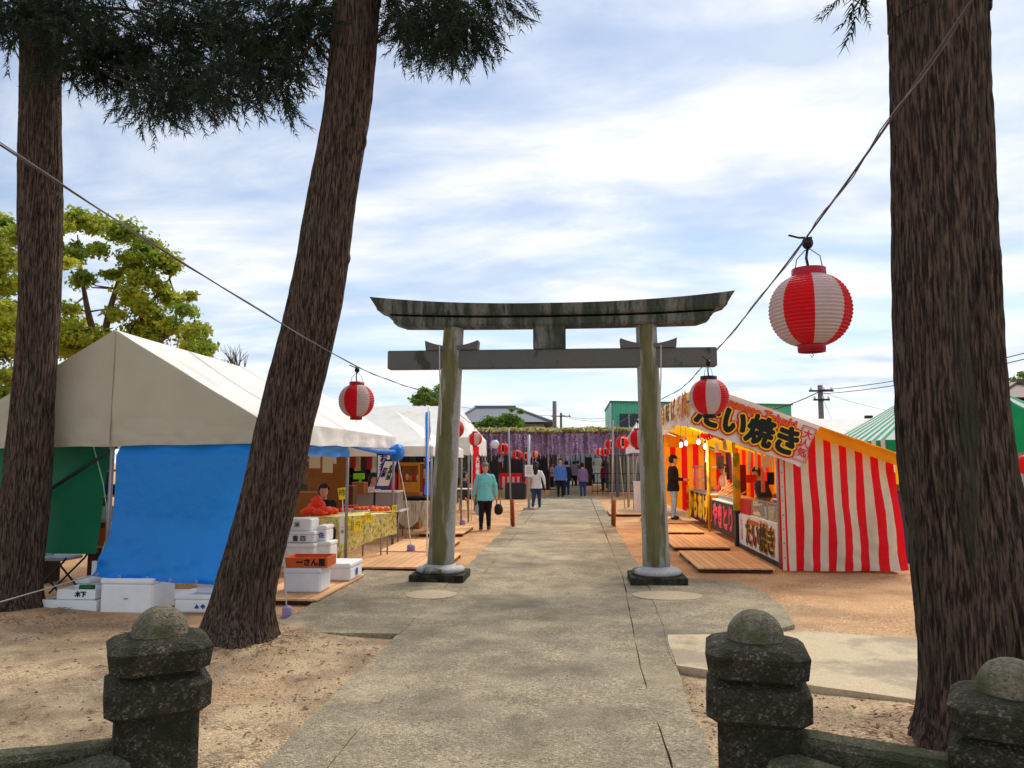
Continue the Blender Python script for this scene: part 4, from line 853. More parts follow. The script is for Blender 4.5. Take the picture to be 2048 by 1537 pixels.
# grey storage boxes on a folding table
m_greyb = M('grey_plastic', srgb(148, 140, 138), .6, .06)
def table(label, x0, x1, y0, y1, z, mat, group='folding tables under the tents'):
    t = thing('folding_table', label, 'table', ((x0 + x1) / 2, y0, 0), group); b = MB(); b.box(((x0 + x1) / 2, (y0 + y1) / 2, z - .015), (x1 - x0, y1 - y0, .03)); b.build('table_top', mat, t)
    for x in (x0 + .05, x1 - .05):
        for y in (y0 + .05, y1 - .05): b = MB(); b.tube([(x, y, 0), (x, y, z - .03)], .013, 8); b.build('leg', m_steel, t)
xa, xb = pt(702, 1000, 14.9).x, pt(797, 1000, 14.9).x
table('plain folding table carrying the grey storage boxes', xa - .05, xb + .05, 14.85, 15.6, .62, m_wplast)
for (a_, c_, lab) in ((702, 747, 'grey plastic storage box nearer the tent pole'), (749, 796, 'grey plastic storage box below the lunch banners')):
    x0, x1 = pt(a_, 1000, 14.95).x, pt(c_, 1000, 14.95).x; t = thing('storage_box', lab, 'box', ((x0 + x1) / 2, 15.2, .62), 'grey storage boxes'); b = MB(); b.box(((x0 + x1) / 2, 15.2, .79), (x1 - x0 - .02, .5, .33), bev=.02); b.build('body', m_greyb, t); b = MB(); b.box(((x0 + x1) / 2, 15.2, .975), (x1 - x0, .52, .035), bev=.012); b.build('lid', m_wplast, t)
cbox('red and white patterned packets laid on the grey storage box', 728, 752, 980, 985.5, 15.05, .2, M('red_packets', srgb(214, 60, 66), .6, .3, 40, col2=srgb(240, 236, 230), c2s=24), 'food_packets', 'packets')
# striped cloth table
xa, xb = pt(800, 1010, 16.3).x, pt(857, 1010, 16.3).x
table('folding table under the pale striped cloth left of the gate pillar', xa, xb, 16.3, 17.4, .72, m_wplast)
m_stripe = M('pale_striped_cloth', srgb(206, 196, 176), .85, .15, 20, st=(6, 6, .3), col2=srgb(150, 134, 116), c2s=8, c2=(.52, .58))
b = MB(); b.add([(xa - .02, 16.26, .727), (xb + .02, 16.26, .727), (xb + .02, 17.42, .727), (xa - .02, 17.42, .727)], [[0, 1, 2, 3]]); curtain(b, (xa - .02, 16.26, .727), (xb + .02, 16.26, .727), lambda u: .42 + .14 * abs(math.sin(u * 5)), 60, 8, .035, 4, (0, -1, 0)); curtain(b, (xb + .02, 16.26, .727), (xb + .02, 17.42, .727), lambda u: .42 + .1 * abs(math.sin(u * 6)), 60, 8, .03, 5, (1, 0, 0)); tag(b.build('tablecloth', m_stripe), 'pale striped tablecloth with a wavy hem left of the gate pillar', 'tablecloth')
b = MB(); cx = (xa + xb) / 2; b.lathe([(0, .735), (.22, .735), (.27, .80), (.25, .815), (.20, .77), (0, .765)], (cx - .03, 16.7, 0), 24); tag(b.build('black_pan', m_black), 'wide black pan on the striped tablecloth', 'pan')
b = MB(); b.lathe([(0, .735), (.10, .735), (.12, .79), (.11, .80), (0, .78)], (cx + .22, 16.6, 0), 20); tag(b.build('black_bowl', m_black), 'small black bowl beside the wide pan', 'bowl')
# glass-fronted cabinet
t = thing('display_cabinet', 'yellow-brown wooden display cabinet standing behind the striped table', 'cabinet', (pt(818, 1000, 18).x, 18, 0)); m_cab = M('cabinet_wood', srgb(196, 132, 44), .6, .15, 4, st=(1, 1, 5)); x0, x1 = pt(797, 950, 18).x, pt(839, 950, 18).x; za, zb_ = pt(800, 985, 18).z, pt(800, 928, 18).z
b = MB(); b.box(((x0 + x1) / 2, 18.2, za / 2), (x1 - x0, .4, za)); b.build('stand', m_card, t)
for x in (x0 + .02, x1 - .02): b = MB(); b.box((x, 18.02, (za + zb_) / 2), (.04, .04, zb_ - za)); b.build('frame_post', m_cab, t)
for z in (zb_ - .02, za + .12): b = MB(); b.box(((x0 + x1) / 2, 18.02, z), (x1 - x0 - .084, .04, .05 if z > 1.2 else .24)); b.build('frame_rail', m_cab, t)
b = MB(); b.box(((x0 + x1) / 2, 18.38, (za + zb_) / 2), (x1 - x0, .02, zb_ - za)); b.build('back_panel', m_card, t); b = MB(); b.box(((x0 + x1) / 2, 18.2, zb_ + .015), (x1 - x0 + .03, .43, .03)); b.build('top_panel', m_cab, t)
for k in range(5): b = MB(); xx = x0 + .08 + k * (x1 - x0 - .16) / 4; b.ell((xx, 18.2, za + .33 + .02 * (k % 2)), (.045, .045, .08), 10, 8); b.build('figurine', [m_fruit, m_cream, m_cab, m_fruit, m_cream][k], t)
# hanging coats
for k, (px, col, lab) in enumerate(((784, srgb(196, 20, 40), 'red cloth hanging beside the blue-bordered banner'), (846, srgb(170, 30, 84), 'magenta coat hanging behind the striped table'), (851, srgb(222, 170, 30), 'yellow coat hanging behind the striped table'))):
    p = pt(px, 938 if k else 945, 18.6 if k else 15.4); b = MB(); curtain(b, p - X_ * (.13 if k else .16), p + X_ * (.13 if k else .1), .62, 12, 10, .05, 2, (0, -1, 0), seed=k); tag(b.build('hanging_cloth', M('dyed_cloth', col, .8, .1, transl=.15)), lab, 'cloth', 'hanging coloured cloths')

# ------------------------------------------------------------------ banners
m_bblue = M('banner_blue', srgb(26, 74, 150), .7, .08, transl=.12); m_navy = M('navy_ink', srgb(20, 36, 84), .7, 0)
def lunch_banner(label, px, py0, py1, wpx, Y, lines, tilt, sz):
    top = pt(px, py0, Y); hh = top.z - pt(px, py1, Y).z; wd = wpx * mpp(Y); v = (Z_ + X_ * tilt).normalized(); u = X_; c = top - v * hh / 2
    t = thing('cloth_banner', label, 'banner', top, 'lunch banners'); b = MB()
    fr = .12 * wd
    b.grid(lambda a, e: c + u * (a - .5) * wd + v * (.5 - e) * hh + Vector((0, .012 * math.sin(a * 5 + e * 4), 0)), 12, 18, 0, lambda i, j: 0 if (1 <= i <= 10 and 1 <= j <= 15) else 1)
    b.build('cloth', [m_banner, m_bblue], t)
    for (dx, s) in lines: text_mb(vert(s), sz, c + u * dx * wd + v * hh * .06 - Y_ * .02, u, v, .006, line=.95).build('lettering', m_navy, t)
    b = MB(); b.tube([c - u * wd * .56 + v * hh * .5, c + u * wd * .56 + v * hh * .5], .008, 6); b.tube([top, top + Z_ * .15], .004, 4); b.build('rod', m_dark, t)
lunch_banner('upright white banner with a navy border and navy lettering', 768, 908, 968, 30, 14.9, [(0, 'お弁当')], 0, .165)
lunch_banner('slanting white banner with two columns of navy lettering and a blue hem', 783, 920, 982, 29, 14.5, [(.22, 'お弁当'), (-.2, 'お茶')], .34, .105)
def nobori(label, px, py0, py1, pyb, Y, wd, mat, txt, tm, rz, sz, pole=.012, gap=1.0):
    top = pt(px, py0, Y); bot = pt(px, py1, Y).z; t = thing('flag_banner', label, 'banner', (top.x, Y, 0), 'tall flag banners'); u = Vector((math.cos(rz), math.sin(rz), 0)); n = Vector((u.y, -u.x, 0))
    b = MB(); b.tube([(top.x, Y, 0), (top.x, Y, top.z + .06)], pole, 8); b.build('pole', m_wplast, t)
    b = MB(); b.tube([top, top + u * wd], .006, 6); b.build('cross_rod', m_wplast, t)
    b = MB(); b.grid(lambda a, e: top + u * (.02 + a * wd) - Z_ * ((top.z - bot) * e) + n * .035 * math.sin(a * 4 + e * 7), 8, 30); b.build('cloth', mat, t)
    text_mb(vert(txt), sz, top + u * (.02 + wd / 2) - Z_ * (top.z - bot) / 2 + n * .05, u, Z_, .006, line=gap).build('lettering', tm, t); text_mb(vert(txt), sz, top + u * (.02 + wd / 2) - Z_ * (top.z - bot) / 2 - n * .05, -u, Z_, .006, line=gap).build('lettering', tm, t)
m_fblue = M('flag_blue', srgb(30, 130, 220), .6, .08, transl=.3); m_fred = M('flag_red', srgb(232, 14, 40), .6, .06, transl=.3)
nobori('narrow blue flag banner with white lettering beside the left gate pillar', 857, 822, 992, 1120, 12.3, .34, m_fblue, 'うどん茶屋', m_wplast, R(104), .17)
nobori('long red flag banner below the red lantern behind the woman', 944, 893, 986, 1040, 20.7, .30, m_fred, '大祭奉納', m_wplast, R(55), .17)
m_white_pole = m_wplast

# ------------------------------------------------------------------ second white tent and the one behind it
def hip_tent(label, x0, x1, y0, y1, ze, zr, rx0, rx1, mats, mf=None, val=.22, valm=None, grp='market tents', scal=0, n=16):
    t = thing('market_tent', label, 'tent', ((x0 + x1) / 2, y0, 0), grp); ym = (y0 + y1) / 2
    def side(p0, p1, r0, r1):
        b = MB(); p0, p1, r0, r1 = map(Vector, (p0, p1, r0, r1))
        def fn(u, t_): e = p0 + (p1 - p0) * u; r = r0 + (r1 - r0) * u; p = e + (r - e) * t_; return p - Z_ * (.05 * math.sin(math.pi * t_) * (.7 + .3 * nz(u * 5, t_ * 3, 1)))
        b.grid(fn, n, 10, 0, mf); b.build('roof_canvas', mats, t)
    A_, B_, C2, D_ = (x0, y0, ze), (x1, y0, ze), (x1, y1, ze), (x0, y1, ze); r0, r1 = (rx0, ym, zr), (rx1, ym, zr)
    side(A_, B_, r0, r1); side(B_, C2, r1, r1); side(C2, D_, r1, r0); side(D_, A_, r0, r0)
    for (p, q, nn) in ((A_, B_, (0, -1, 0)), (B_, C2, (1, 0, 0)), (D_, A_, (-1, 0, 0))):
        b = MB(); curtain(b, p, q, lambda u: val + scal * abs(math.sin(u * 30)), n * 4 if scal else n * 2, 5, .02, 4, nn, 0, (lambda i, j: (i // 2) % 2 if valm else 0) if valm else None); b.build('valance', valm or mats, t)
    for (x, y) in ((x0 + .04, y0 + .04), (x1 - .04, y0 + .04), (x1 - .04, y1 - .04), (x0 + .04, y1 - .04)): b = MB(); b.tube([(x, y, 0), (x, y, ze - .01)], .024, 8); b.build('tent_pole', m_steel, t)
    return t
x0, x1 = pt(680, 900, 15.3).x, pt(868, 900, 15.3).x
hip_tent('white market tent with a low roof between the big tent and the gate pillar', -7.2, pt(866, 900, 15.2).x, 15.2, 19.4, pt(860, 893, 15.2).z, pt(800, 822, 17.3).z, -6.6, pt(838, 840, 17.3).x - .55, m_canvas, val=.20)
hip_tent('white market tent with a scalloped edge, half hidden by the left gate pillar', -7.5, pt(940, 900, 20.2).x, 20.2, 24.0, pt(940, 875, 20.2).z, pt(900, 812, 22).z, -6.8, pt(924, 830, 22).x - .1, m_canvas, val=.42, scal=.06)

# folding chair by the far left cedar
t = thing('folding_chair', 'dark folding chair with a pale seat beside the far left cedar', 'chair', (pt(110, 1190, 8.7).x, 8.7, 0)); cx = pt(112, 1190, 8.7).x; m_seat = M('pale_seat', srgb(150, 170, 190), .5, .05)
for s in (-.19, .19):
    b = MB(); b.tube([(cx - .22, 8.7 + s, 0), (cx + .20, 8.7 + s, .42), (cx + .23, 8.7 + s, .46)], .012, 8); b.build('leg', m_dark, t); b = MB(); b.tube([(cx + .22, 8.7 + s * .9, 0), (cx - .18, 8.7 + s * .9, .43), (cx - .30, 8.7 + s * .9, .80)], .012, 8); b.build('leg', m_dark, t)
b = MB(); b.box((cx + .0, 8.7, .44), (.40, .36, .035), bev=.015); b.build('seat', m_seat, t); b = MB(); b.box((cx - .28, 8.7, .73), (.03, .36, .16), bev=.01); b.build('backrest', m_seat, t)
t = thing('folding_table_low', 'white folding table low behind the green tarp', 'table', (pt(120, 1120, 9.4).x, 9.6, 0)); b = MB(); b.box((pt(120, 1120, 9.4).x, 9.7, .40), (.8, .5, .03)); b.build('table_top', m_wplast, t)
for sx in (-.35, .35): b = MB(); b.box((pt(120, 1120, 9.4).x + sx, 9.7, .19), (.03, .4, .385)); b.build('leg', m_dark, t)
# shelf rack seen through the gap between the tarps
t = thing('shelf_rack', 'wooden shelf rack with packets showing between the green and blue tarps', 'shelf', (pt(230, 1050, 8.9).x, 8.9, 0)); xx = pt(229, 1000, 8.9).x
for z in (.55, .85, 1.15, 1.45): b = MB(); b.box((xx, 9.0, z), (.5, .3, .025)); b.build('shelf', m_deck, t)
for s in (-.25, .25): b = MB(); b.box((xx + s, 9.0, .85), (.03, .3, 1.7)); b.build('upright', m_deckd, t)
for k, (z, c, h) in enumerate(((.57, srgb(214, 92, 40), .2), (.87, srgb(220, 216, 210), .16), (1.17, srgb(30, 60, 130), .12), (1.17, srgb(60, 30, 24), .10))): b = MB(); b.box((xx - .06 + .12 * (k == 3), 8.92, z + h / 2 - .004), (.16, .12, h)); b.build('packet', M('packet', c, .6, .1), t)
# ================================================================== FOOD STALLS (right)
SY0 = 11.2; ra, rb_ = pt(1450, 786, SY0), pt(1802, 909, SY0)
def rz_(x): return ra.z + (rb_.z - ra.z) * (x - ra.x) / (rb_.x - ra.x)
XF = pt(1402, 800, SY0).x; XB = rb_.x; XCt = 3.02
m_orange_wall = M('orange_tarp', srgb(246, 150, 20), .6, .1, 2, .2, 6, transl=.45)
m_bamboo = M('yellow_pole', srgb(206, 160, 30), .5, .2, 4, col2=srgb(120, 130, 30), c2s=3); m_alu = M('aluminium', srgb(176, 176, 178), .4, .08, metal=.7)
m_orange_ink = M('orange_ink', srgb(246, 96, 10), .6, 0); m_yel_ink = M('yellow_ink', srgb(252, 206, 20), .6, 0); m_red_ink = M('red_ink', srgb(222, 20, 24), .6, 0); m_pink_ink = M('pink_ink', srgb(240, 60, 96), .6, 0); m_pale = M('pale_pink_ink', srgb(240, 150, 160), .6, 0)
def outlined(s, size, o, u, v, n, parent, cols, bold, sx=1., line=1.):
    """layers of lettering, widest outline at the back; n = towards the viewer"""
    k = len(cols)
    for i, (mt, bo) in enumerate(cols): text_mb(s, size, Vector(o) + Vector(n) * (.006 * i), u, v, bo, sx=sx, line=line).build('lettering', mt, parent)
def stall(label, y0, y1, rear=True, first=False):
    t = thing('food_stall', label, 'food stall', (XCt, y0, 0), 'food stalls on the right')
    yr0 = SY0 if first else y0
    b = MB(); b.grid(lambda u, w_: (XF + (XB - XF) * w_, yr0 + (y1 - .02 - yr0) * u, rz_(XF + (XB - XF) * w_) - .03 * math.sin(math.pi * w_) * abs(math.sin(u * 6.28)) + .01 * nz(u * 8, w_ * 8, 3)), 24, 16); b.build('roof_canvas', m_yellow, t)
    for yy in ([yr0 + .02, y1 - .06] if first else [y1 - .06]):
        b = MB(); b.bar((XF, yy, rz_(XF) - .03), (XB, yy, rz_(XB) - .03), .035, .05); b.build('rafter', m_yellow if yy < 12 else m_bamboo, t)
    for (x, y) in ((XCt - .02, y0 + .30 if first else y0 + .04), (XB - .12, y0 + .3), (XF + .2, y1 - .1)):
        if x < 2.5: continue
        b = MB(); b.tube([(x, y, 0), (x, y, rz_(x) - .04)], .03 if not first else .028, 10); b.build('post', m_alu if first and x < 4 else m_bamboo, t)
    b = MB(); b.tube([(XCt, y0, rz_(XCt) - .12), (XCt, y1, rz_(XCt) - .12)], .022, 8); b.build('beam', m_bamboo, t)
    b = MB(); curtain(b, (XB - .1, y0 + .1, rz_(XB) - .02), (XB - .1, y1, rz_(XB) - .02), 1.62, 24, 10, .04, 4, (-1, 0, 0), seed=y0); b.build('back_cloth', m_orange_wall, t)
    return t
s1 = stall('nearest food stall on the right, selling fish-shaped cakes, with striped end cloth', 11.5, 14.9, first=True)
s2 = stall('second food stall on the right with the black counter panel', 14.9, 17.8)
s3 = stall('third food stall on the right with the yellow counter panel', 17.8, 21.4)
def counter(parent, y0, y1, z0, z1, mat, top=m_wplast, dep=.6):
    b = MB(); b.box((XCt + .01, (y0 + y1) / 2, (z0 + z1) / 2), (.03, y1 - y0, z1 - z0)); b.build('counter_panel', mat, parent)
    b = MB(); b.box((XCt + dep / 2 + .02, (y0 + y1) / 2, z1 + .015), (dep, y1 - y0, .03), bev=.006); b.build('counter_top', top, parent)
UX = Vector((0, -1, 0)); NX = Vector((-1, 0, 0))
# 1: fish-cake counter
counter(s1, 11.62, 14.72, .07, .60, m_wplast)
xq = XCt - .009
def on_panel(y, z): return Vector((xq, y, z))
OUT3 = [(m_orange_ink, .045), (m_yel_ink, .030), (m_ink, .016)]
outlined('たい焼き', .46, on_panel(13.12, .30), UX, Z_, NX, s1, OUT3, 0, sx=1.12)
text_mb('Japanese Taiyaki', .15, on_panel(13.2, .535), UX, Z_, .006, sx=1.35).build('lettering', m_orange_ink, s1)
text_mb(vert('大人気'), .15, on_panel(11.86, .33), UX, Z_, .003, sx=1.4, line=.9).build('lettering', m_pink_ink, s1); text_mb(vert('大人気'), .14, on_panel(14.48, .34), UX, Z_, .003, sx=1.4, line=.9).build('lettering', m_pale, s1)
b = MB(); b.box((XCt - .0, 13.15, .035), (.05, 3.1, .07)); b.build('kick_board', m_dark, s1)
# glass case
t = thing('glass_case', 'glass display case with a metal frame on the fish-cake counter', 'display case', (XCt + .2, 12.7, .63)); zc0, zc1 = .632, .90
for y in (11.72, 12.75, 13.85):
    for x in (XCt + .04, XCt + .42): b = MB(); b.box((x, y, (zc0 + zc1) / 2), (.022, .022, zc1 - zc0)); b.build('frame_post', m_alu, t)
for x in (XCt + .04, XCt + .42): b = MB(); b.box((x, 12.785, zc1 + .012), (.024, 2.16, .022)); b.build('frame_rail', m_alu, t)
b = MB(); b.box((XCt + .038, 12.785, (zc0 + zc1) / 2), (.004, 2.1, zc1 - zc0 - .02)); b.build('pane', m_glass, t)
b = MB(); b.box((XCt + .23, 12.785, zc1 + .03), (.40, 2.14, .006)); b.build('pane', m_glass, t)
cx = XCt + .22
for k in range(6): b = MB(); b.box((cx, 11.95 + k * .33, .70 + .02 * (k % 3)), (.16, .2, .13 + .04 * (k % 3)), bev=.02); tag(b.build('food_packet', M('packet_print', [srgb(210, 60, 40), srgb(236, 220, 190), srgb(120, 70, 40), srgb(240, 180, 60), srgb(200, 200, 204), srgb(150, 40, 80)][k], .5, .25, 20)), ['red', 'cream', 'brown', 'yellow', 'pale grey', 'purple'][k] + ' packet inside the glass case', 'packet', 'packets in the glass case')
cbox_y = MB(); cbox_y.box((XCt + .05, 14.28, .75), (.06, .78, .26)); tag(cbox_y.build('red_panel', m_red), 'plain red panel standing left of the glass case', 'panel')
b = MB(); b.box((XCt + .25, 12.3, .955), (.3, .55, .05), R(4), bev=.015); tag(b.build('blue_tray', M('blue_plastic', srgb(30, 110, 214), .4)), 'blue plastic tray lying on top of the glass case', 'tray')
t = thing('work_shelf', 'wooden work shelf inside the fish-cake stall', 'shelf', (XCt + .95, 13, 0)); b = MB(); b.box((XCt + .95, 13.1, .98), (.5, 2.9, .04)); b.build('shelf_board', m_cab, t)
for y in (11.9, 14.4): b = MB(); b.box((XCt + .95, y, .48), (.4, .05, .96)); b.build('leg', m_deckd, t)
b = MB(); b.lathe([(0, 1.0), (.045, 1.0), (.045, 1.13), (.018, 1.16), (.015, 1.22), (0, 1.22)], (XCt + .8, 12.45, .002), 14); tag(b.build('sauce_bottle', m_yel_ink), 'yellow sauce bottle on the work shelf', 'bottle')
# 2: black panel
m_blackp = M('black_panel', srgb(26, 24, 34), .5, .1)
counter(s2, 15.0, 17.6, .10, .72, m_blackp)
outlined('やきとり', .50, on_panel(16.28, .40), UX, Z_, NX, s2, [(m_pale, .034), (m_pink_ink, .020)], 0, sx=1.12)
b = MB(); b.box((XCt, 14.82, .32), (.12, .14, .64)); b.build('post_base', m_dark, s2)
b = MB(); b.box((XCt - .01, 14.82, .64 + .55), (.13, .13, 1.1), bev=.03); b.build('sleeved_post', m_bamboo, s2)
# 3: yellow panel
counter(s3, 17.9, 21.2, .12, .80, m_blackp)
outlined('からあげ', .62, on_panel(19.5, .45), UX, Z_, NX, s3, [(m_orange_ink, .065), (m_yel_ink, .045)], 0, sx=1.2)
b = MB(); b.box((XCt - .03, 21.0, .5), (.02, .7, .85)); b.build('side_board', m_yel_ink, s3); text_mb('焼', .5, Vector((XCt - .045, 21.0, .5)), UX, Z_, .01).build('lettering', m_red_ink, s3)
# grill cases and skewers on counters 2 and 3
t = thing('grill_hood', 'steel and glass grill hood on the black counter', 'grill', (XCt + .3, 16.4, .74))
for (y0, y1) in ((15.3, 17.4),):
    b = MB(); b.box((XCt + .3, (y0 + y1) / 2, .80), (.4, y1 - y0, .10), bev=.01); b.build('grill_box', m_alu, t)
    for k in range(12): b = MB(); y = y0 + .15 + k * .16; b.bar((XCt + .06, y, .86), (XCt + .34, y + .02, 1.0 + .1 * (k % 2)), .02, .02); b.build('skewer', m_deck, t)
t = thing('glass_cabinet', 'steel-framed glass cabinet on the yellow counter', 'display case', (XCt + .2, 19.5, .83)); zc0, zc1 = .832, 1.42
for y in (18.4, 20.4):
    for x in (XCt + .04, XCt + .44): b = MB(); b.box((x, y, (zc0 + zc1) / 2), (.03, .03, zc1 - zc0)); b.build('frame_post', m_alu, t)
b = MB(); b.box((XCt + .24, 19.4, zc1 + .02), (.46, 2.06, .035)); b.build('top_panel', m_alu, t); b = MB(); b.box((XCt + .24, 19.4, zc0 + .02), (.46, 2.0, .04)); b.build('tray', m_alu, t)
b = MB(); b.box((XCt + .035, 19.4, (zc0 + zc1) / 2), (.004, 1.94, zc1 - zc0 - .06)); b.build('pane', m_glass, t)
# red and orange hanging cloth inside the far stall
b = MB(); curtain(b, (XF + .45, 21.2, rz_(XF + .45) - .1), (XB - .15, 21.2, rz_(XB) - .02), 1.9, 42, 8, .05, 5, (0, -1, 0), 0, lambda i, j: (i // 3) % 2, seed=3); tag(b.build('striped_cloth', [m_scarlet, m_orange_wall]), 'red and orange striped cloth across the far end of the stalls', 'striped cloth', 'striped stall cloths')
b = MB(); curtain(b, (XCt + .55, 17.7, rz_(XCt + .5) - .15), (XB - .15, 17.7, rz_(XB) - .02), 1.6, 30, 8, .05, 4, (0, -1, 0), 0, lambda i, j: (i // 3) % 2, seed=5); tag(b.build('striped_cloth', [m_scarlet, m_orange_wall]), 'red and orange striped cloth between the second and third stall', 'striped cloth', 'striped stall cloths')
# end cloth facing the camera
xs0, xs1 = pt(1557, 1000, 11.45).x, pt(1789, 1000, 11.45).x; NS = 15
def endc(u, t):
    x = xs0 + (xs1 - xs0) * u; zt = rz_(x) - .12; x2 = x + .17 * u ** 4 * max(0, t - .1) + .035 * nz(u * 4, t * 2.2, 1) * min(1, t * 2); z = zt * (1 - t) + .015 * t + .02 * t * u
    y = 11.42 - .06 * t * t * math.sin(u * 3.1) - .07 * nz(u * 5, t * 1.6, 2) * (.3 + t) - .10 * max(0, t - .6) * nz(u * 6 + t * 5, t * 9 - u * 3, 4) - .03 * nz(u * 14 + t * 2, t * 3, 8) - .02 * nz(u * 8 - t * 12, t * 6 + u * 9, 1) * t
    y = 11.42 + (y - 11.42) * min(1, u * 7); return (x2, y, z)
b = MB(); b.grid(endc, NS * 4, 56, 0, lambda i, j: (i // 4) % 2); tag(b.build('striped_cloth', [m_scarlet, m_cream]), 'red and cream vertically striped cloth closing the near end of the fish-cake stall', 'striped cloth', 'striped stall cloths')
b = MB(); curtain(b, (xs1 + .0, 11.47, rz_(xs1) - .05), (xs1 + .10, 13.5, rz_(xs1) - .05), 1.6, 20, 10, .04, 3, (1, 0, 0), 0, lambda i, j: (i // 3) % 2); tag(b.build('striped_cloth', [m_scarlet, m_cream]), 'red and cream cloth on the back side of the fish-cake stall by the cedar', 'striped cloth', 'striped stall cloths')
b = MB(); x_a = pt(1630, 850, SY0).x; b.grid(lambda u, t: (x_a + (XB - .02 - x_a) * u, SY0 - .01 - .012 * nz(u * 12, t, 1), rz_(x_a + (XB - .02 - x_a) * u) - .01 - .17 * t), 20, 4); b.build('yellow_valance', m_yellow, s1)
b = MB(); p = pt(1789, 912, 11.3); curtain(b, p, p + X_ * .10, .40, 6, 8, .02, 1, (0, -1, 0)); b.build('corner_flap', m_yellow, s1)
b = MB(); b.box((xs0 + .045, 11.40, 1.0), (.05, .012, 1.95)); b.build('cloth_edge', m_cream, s1)
for k in range(9): b = MB(); b.lathe([(0, 0), (.008, 0), (.008, .004), (0, .004)], (0, 0, 0), 8); b.v[:] = [Vector((xs0 + .045 + v.x, 11.392 - v.z, .2 + k * .2 + v.y)) for v in b.v]; b.build('eyelet', m_dark, s1)

# side banner
bu = (rb_ - ra).normalized(); bv = Vector((-bu.z, 0, bu.x)); yb = SY0 - .035
o0 = Vector((XF + .02, yb, rz_(XF + .02) - .015)); Lb = (pt(1641, 850, yb) - o0).length; Hb = .62
def bp(s, h): return o0 + bu * s - bv * h
t = thing('shop_banner', 'slanting white banner with big black lettering outlined yellow and red over the fish-cake stall', 'banner', o0)
def bfn(u, w_):
    cut = .14 * max(0, u - .88) / .12 * w_
    return bp(Lb * u * (1 + 0 * w_) - .10 * (w_ if u > .99 else 0), Hb * w_) + Vector((-cut * .3, -.012 * nz(u * 6, w_ * 3, 1) - .01 * math.sin(u * 9), 0))
b = MB(); b.grid(bfn, 60, 14); b.build('cloth', m_banner, t)
NY = Vector((0, -1, 0)); ot = -Y_ * .024
outlined('たい焼き', .425, bp(Lb * .45, Hb * .60) + ot, bu, bv, NY, t, [(m_red_ink, .066), (m_yel_ink, .042), (m_ink, .021)], 0, sx=.90)
outlined('Japanese Taiyaki', .165, bp(Lb * .50, Hb * .165) + ot, bu, bv, NY, t, [(m_red_ink, .011), (m_orange_ink, .004)], 0, sx=1.02)
def frame(c, w_, h, th, parent, mat):
    for (s, hh, ww, vv) in ((0, h / 2, w_ + th, th), (0, -h / 2, w_ + th, th), (-w_ / 2, 0, th, h - th), (w_ / 2, 0, th, h - th)):
        q = c + bu * s + bv * hh; b = MB(); b.extr([q - bu * ww / 2 - bv * vv / 2, q + bu * ww / 2 - bv * vv / 2, q + bu * ww / 2 + bv * vv / 2, q - bu * ww / 2 + bv * vv / 2], (0, -.002, 0)); b.build('border', mat, parent)
c = bp(Lb * .925, Hb * .50) + ot; frame(c, .19, .50, .010, t, m_red_ink); frame(c, .155, .46, .005, t, m_red_ink); text_mb(vert('大人気'), .14, c - Y_ * .003, bu, bv, .003, line=.95).build('lettering', m_red_ink, t)
c = bp(Lb * .075, Hb * .68) + ot; frame(c, .14, .26, .008, t, m_red_ink); text_mb(vert('甘関'), .10, c - Y_ * .003, bu, bv, .003, line=.95).build('lettering', m_red_ink, t)
# front banner along the eave
t = thing('eave_banner', 'crumpled white banner with orange and black print along the front eave of the stalls', 'banner', (XF, SY0, 2.3)); b = MB(); zf = rz_(XF) + .0
b.grid(lambda u, w_: (XF - .01 - .05 * math.sin(u * 34 + w_ * 2) * (.3 + w_) - .05 * nz(u * 22, w_ * 3, 4) * (.3 + w_), SY0 - .02 + 5.4 * u, zf + .02 - (.50 + .05 * math.sin(u * 9)) * w_ - .05 * abs(math.sin(u * 8))), 110, 14); b.build('cloth', m_banner, t)
ox = Vector((XF - .10, 0, 0))
for k, (s, y, mt) in enumerate((('焼', 12.3, m_orange_ink), ('そ', 13.0, m_yel_ink), ('ば', 13.7, m_red_ink), ('味', 14.5, m_ink), ('ー', 11.75, m_ink), ('自', 15.3, m_orange_ink), ('慢', 16.0, m_red_ink))):
    outlined(s, .42, Vector((XF - .085, y, zf - .24)), UX, (Z_ + UX * .2), NX, t, [(m_yel_ink if mt != m_yel_ink else m_orange_ink, .02), (mt, .004)], 0, sx=1.4)
# hanging strips and boards in the stalls
for k, (px, y0, y1, wpx, Y) in enumerate(((1500, 903, 943, 5, 12.6), (1512, 903, 940, 5, 12.8), (1524, 903, 945, 5, 12.4), (1536, 905, 935, 9, 12.2), (1433, 886, 906, 8, 16.0), (1448, 880, 901, 8, 15.4), (1414, 900, 925, 4, 17.0))):
    p = pt(px, y0, Y); wd = wpx * mpp(Y); h = p.z - pt(px, y1, Y).z; t = thing('menu_strip', ['leftmost', 'second', 'third', 'widest pink'][k] + ' paper menu strip hanging in the fish-cake stall' if k < 4 else ['square white menu card hanging in the second stall', 'tilted white menu card beside the sleeved post', 'thin menu card hanging deeper in the second stall'][k - 4], 'menu strip', p, 'paper menu strips'); tl = .1 * (k % 3 - 1)
    b = MB(); b.extr([p - X_ * wd / 2, p + X_ * wd / 2, p + X_ * (wd / 2 + tl * h) - Z_ * h, p - X_ * (wd / 2 - tl * h) - Z_ * h], (0, .004, 0)); b.build('card', m_banner, t); b = MB(); b.tube([p, p + Z_ * .12], .003, 4); b.build('string', m_rope, t)
    if k in (5, 6): text_mb(vert('三百円')[:5], wd * .8, p - Z_ * h / 2 + X_ * tl * h / 2 - Y_ * .004, X_, Z_).build('lettering', m_ink, t)
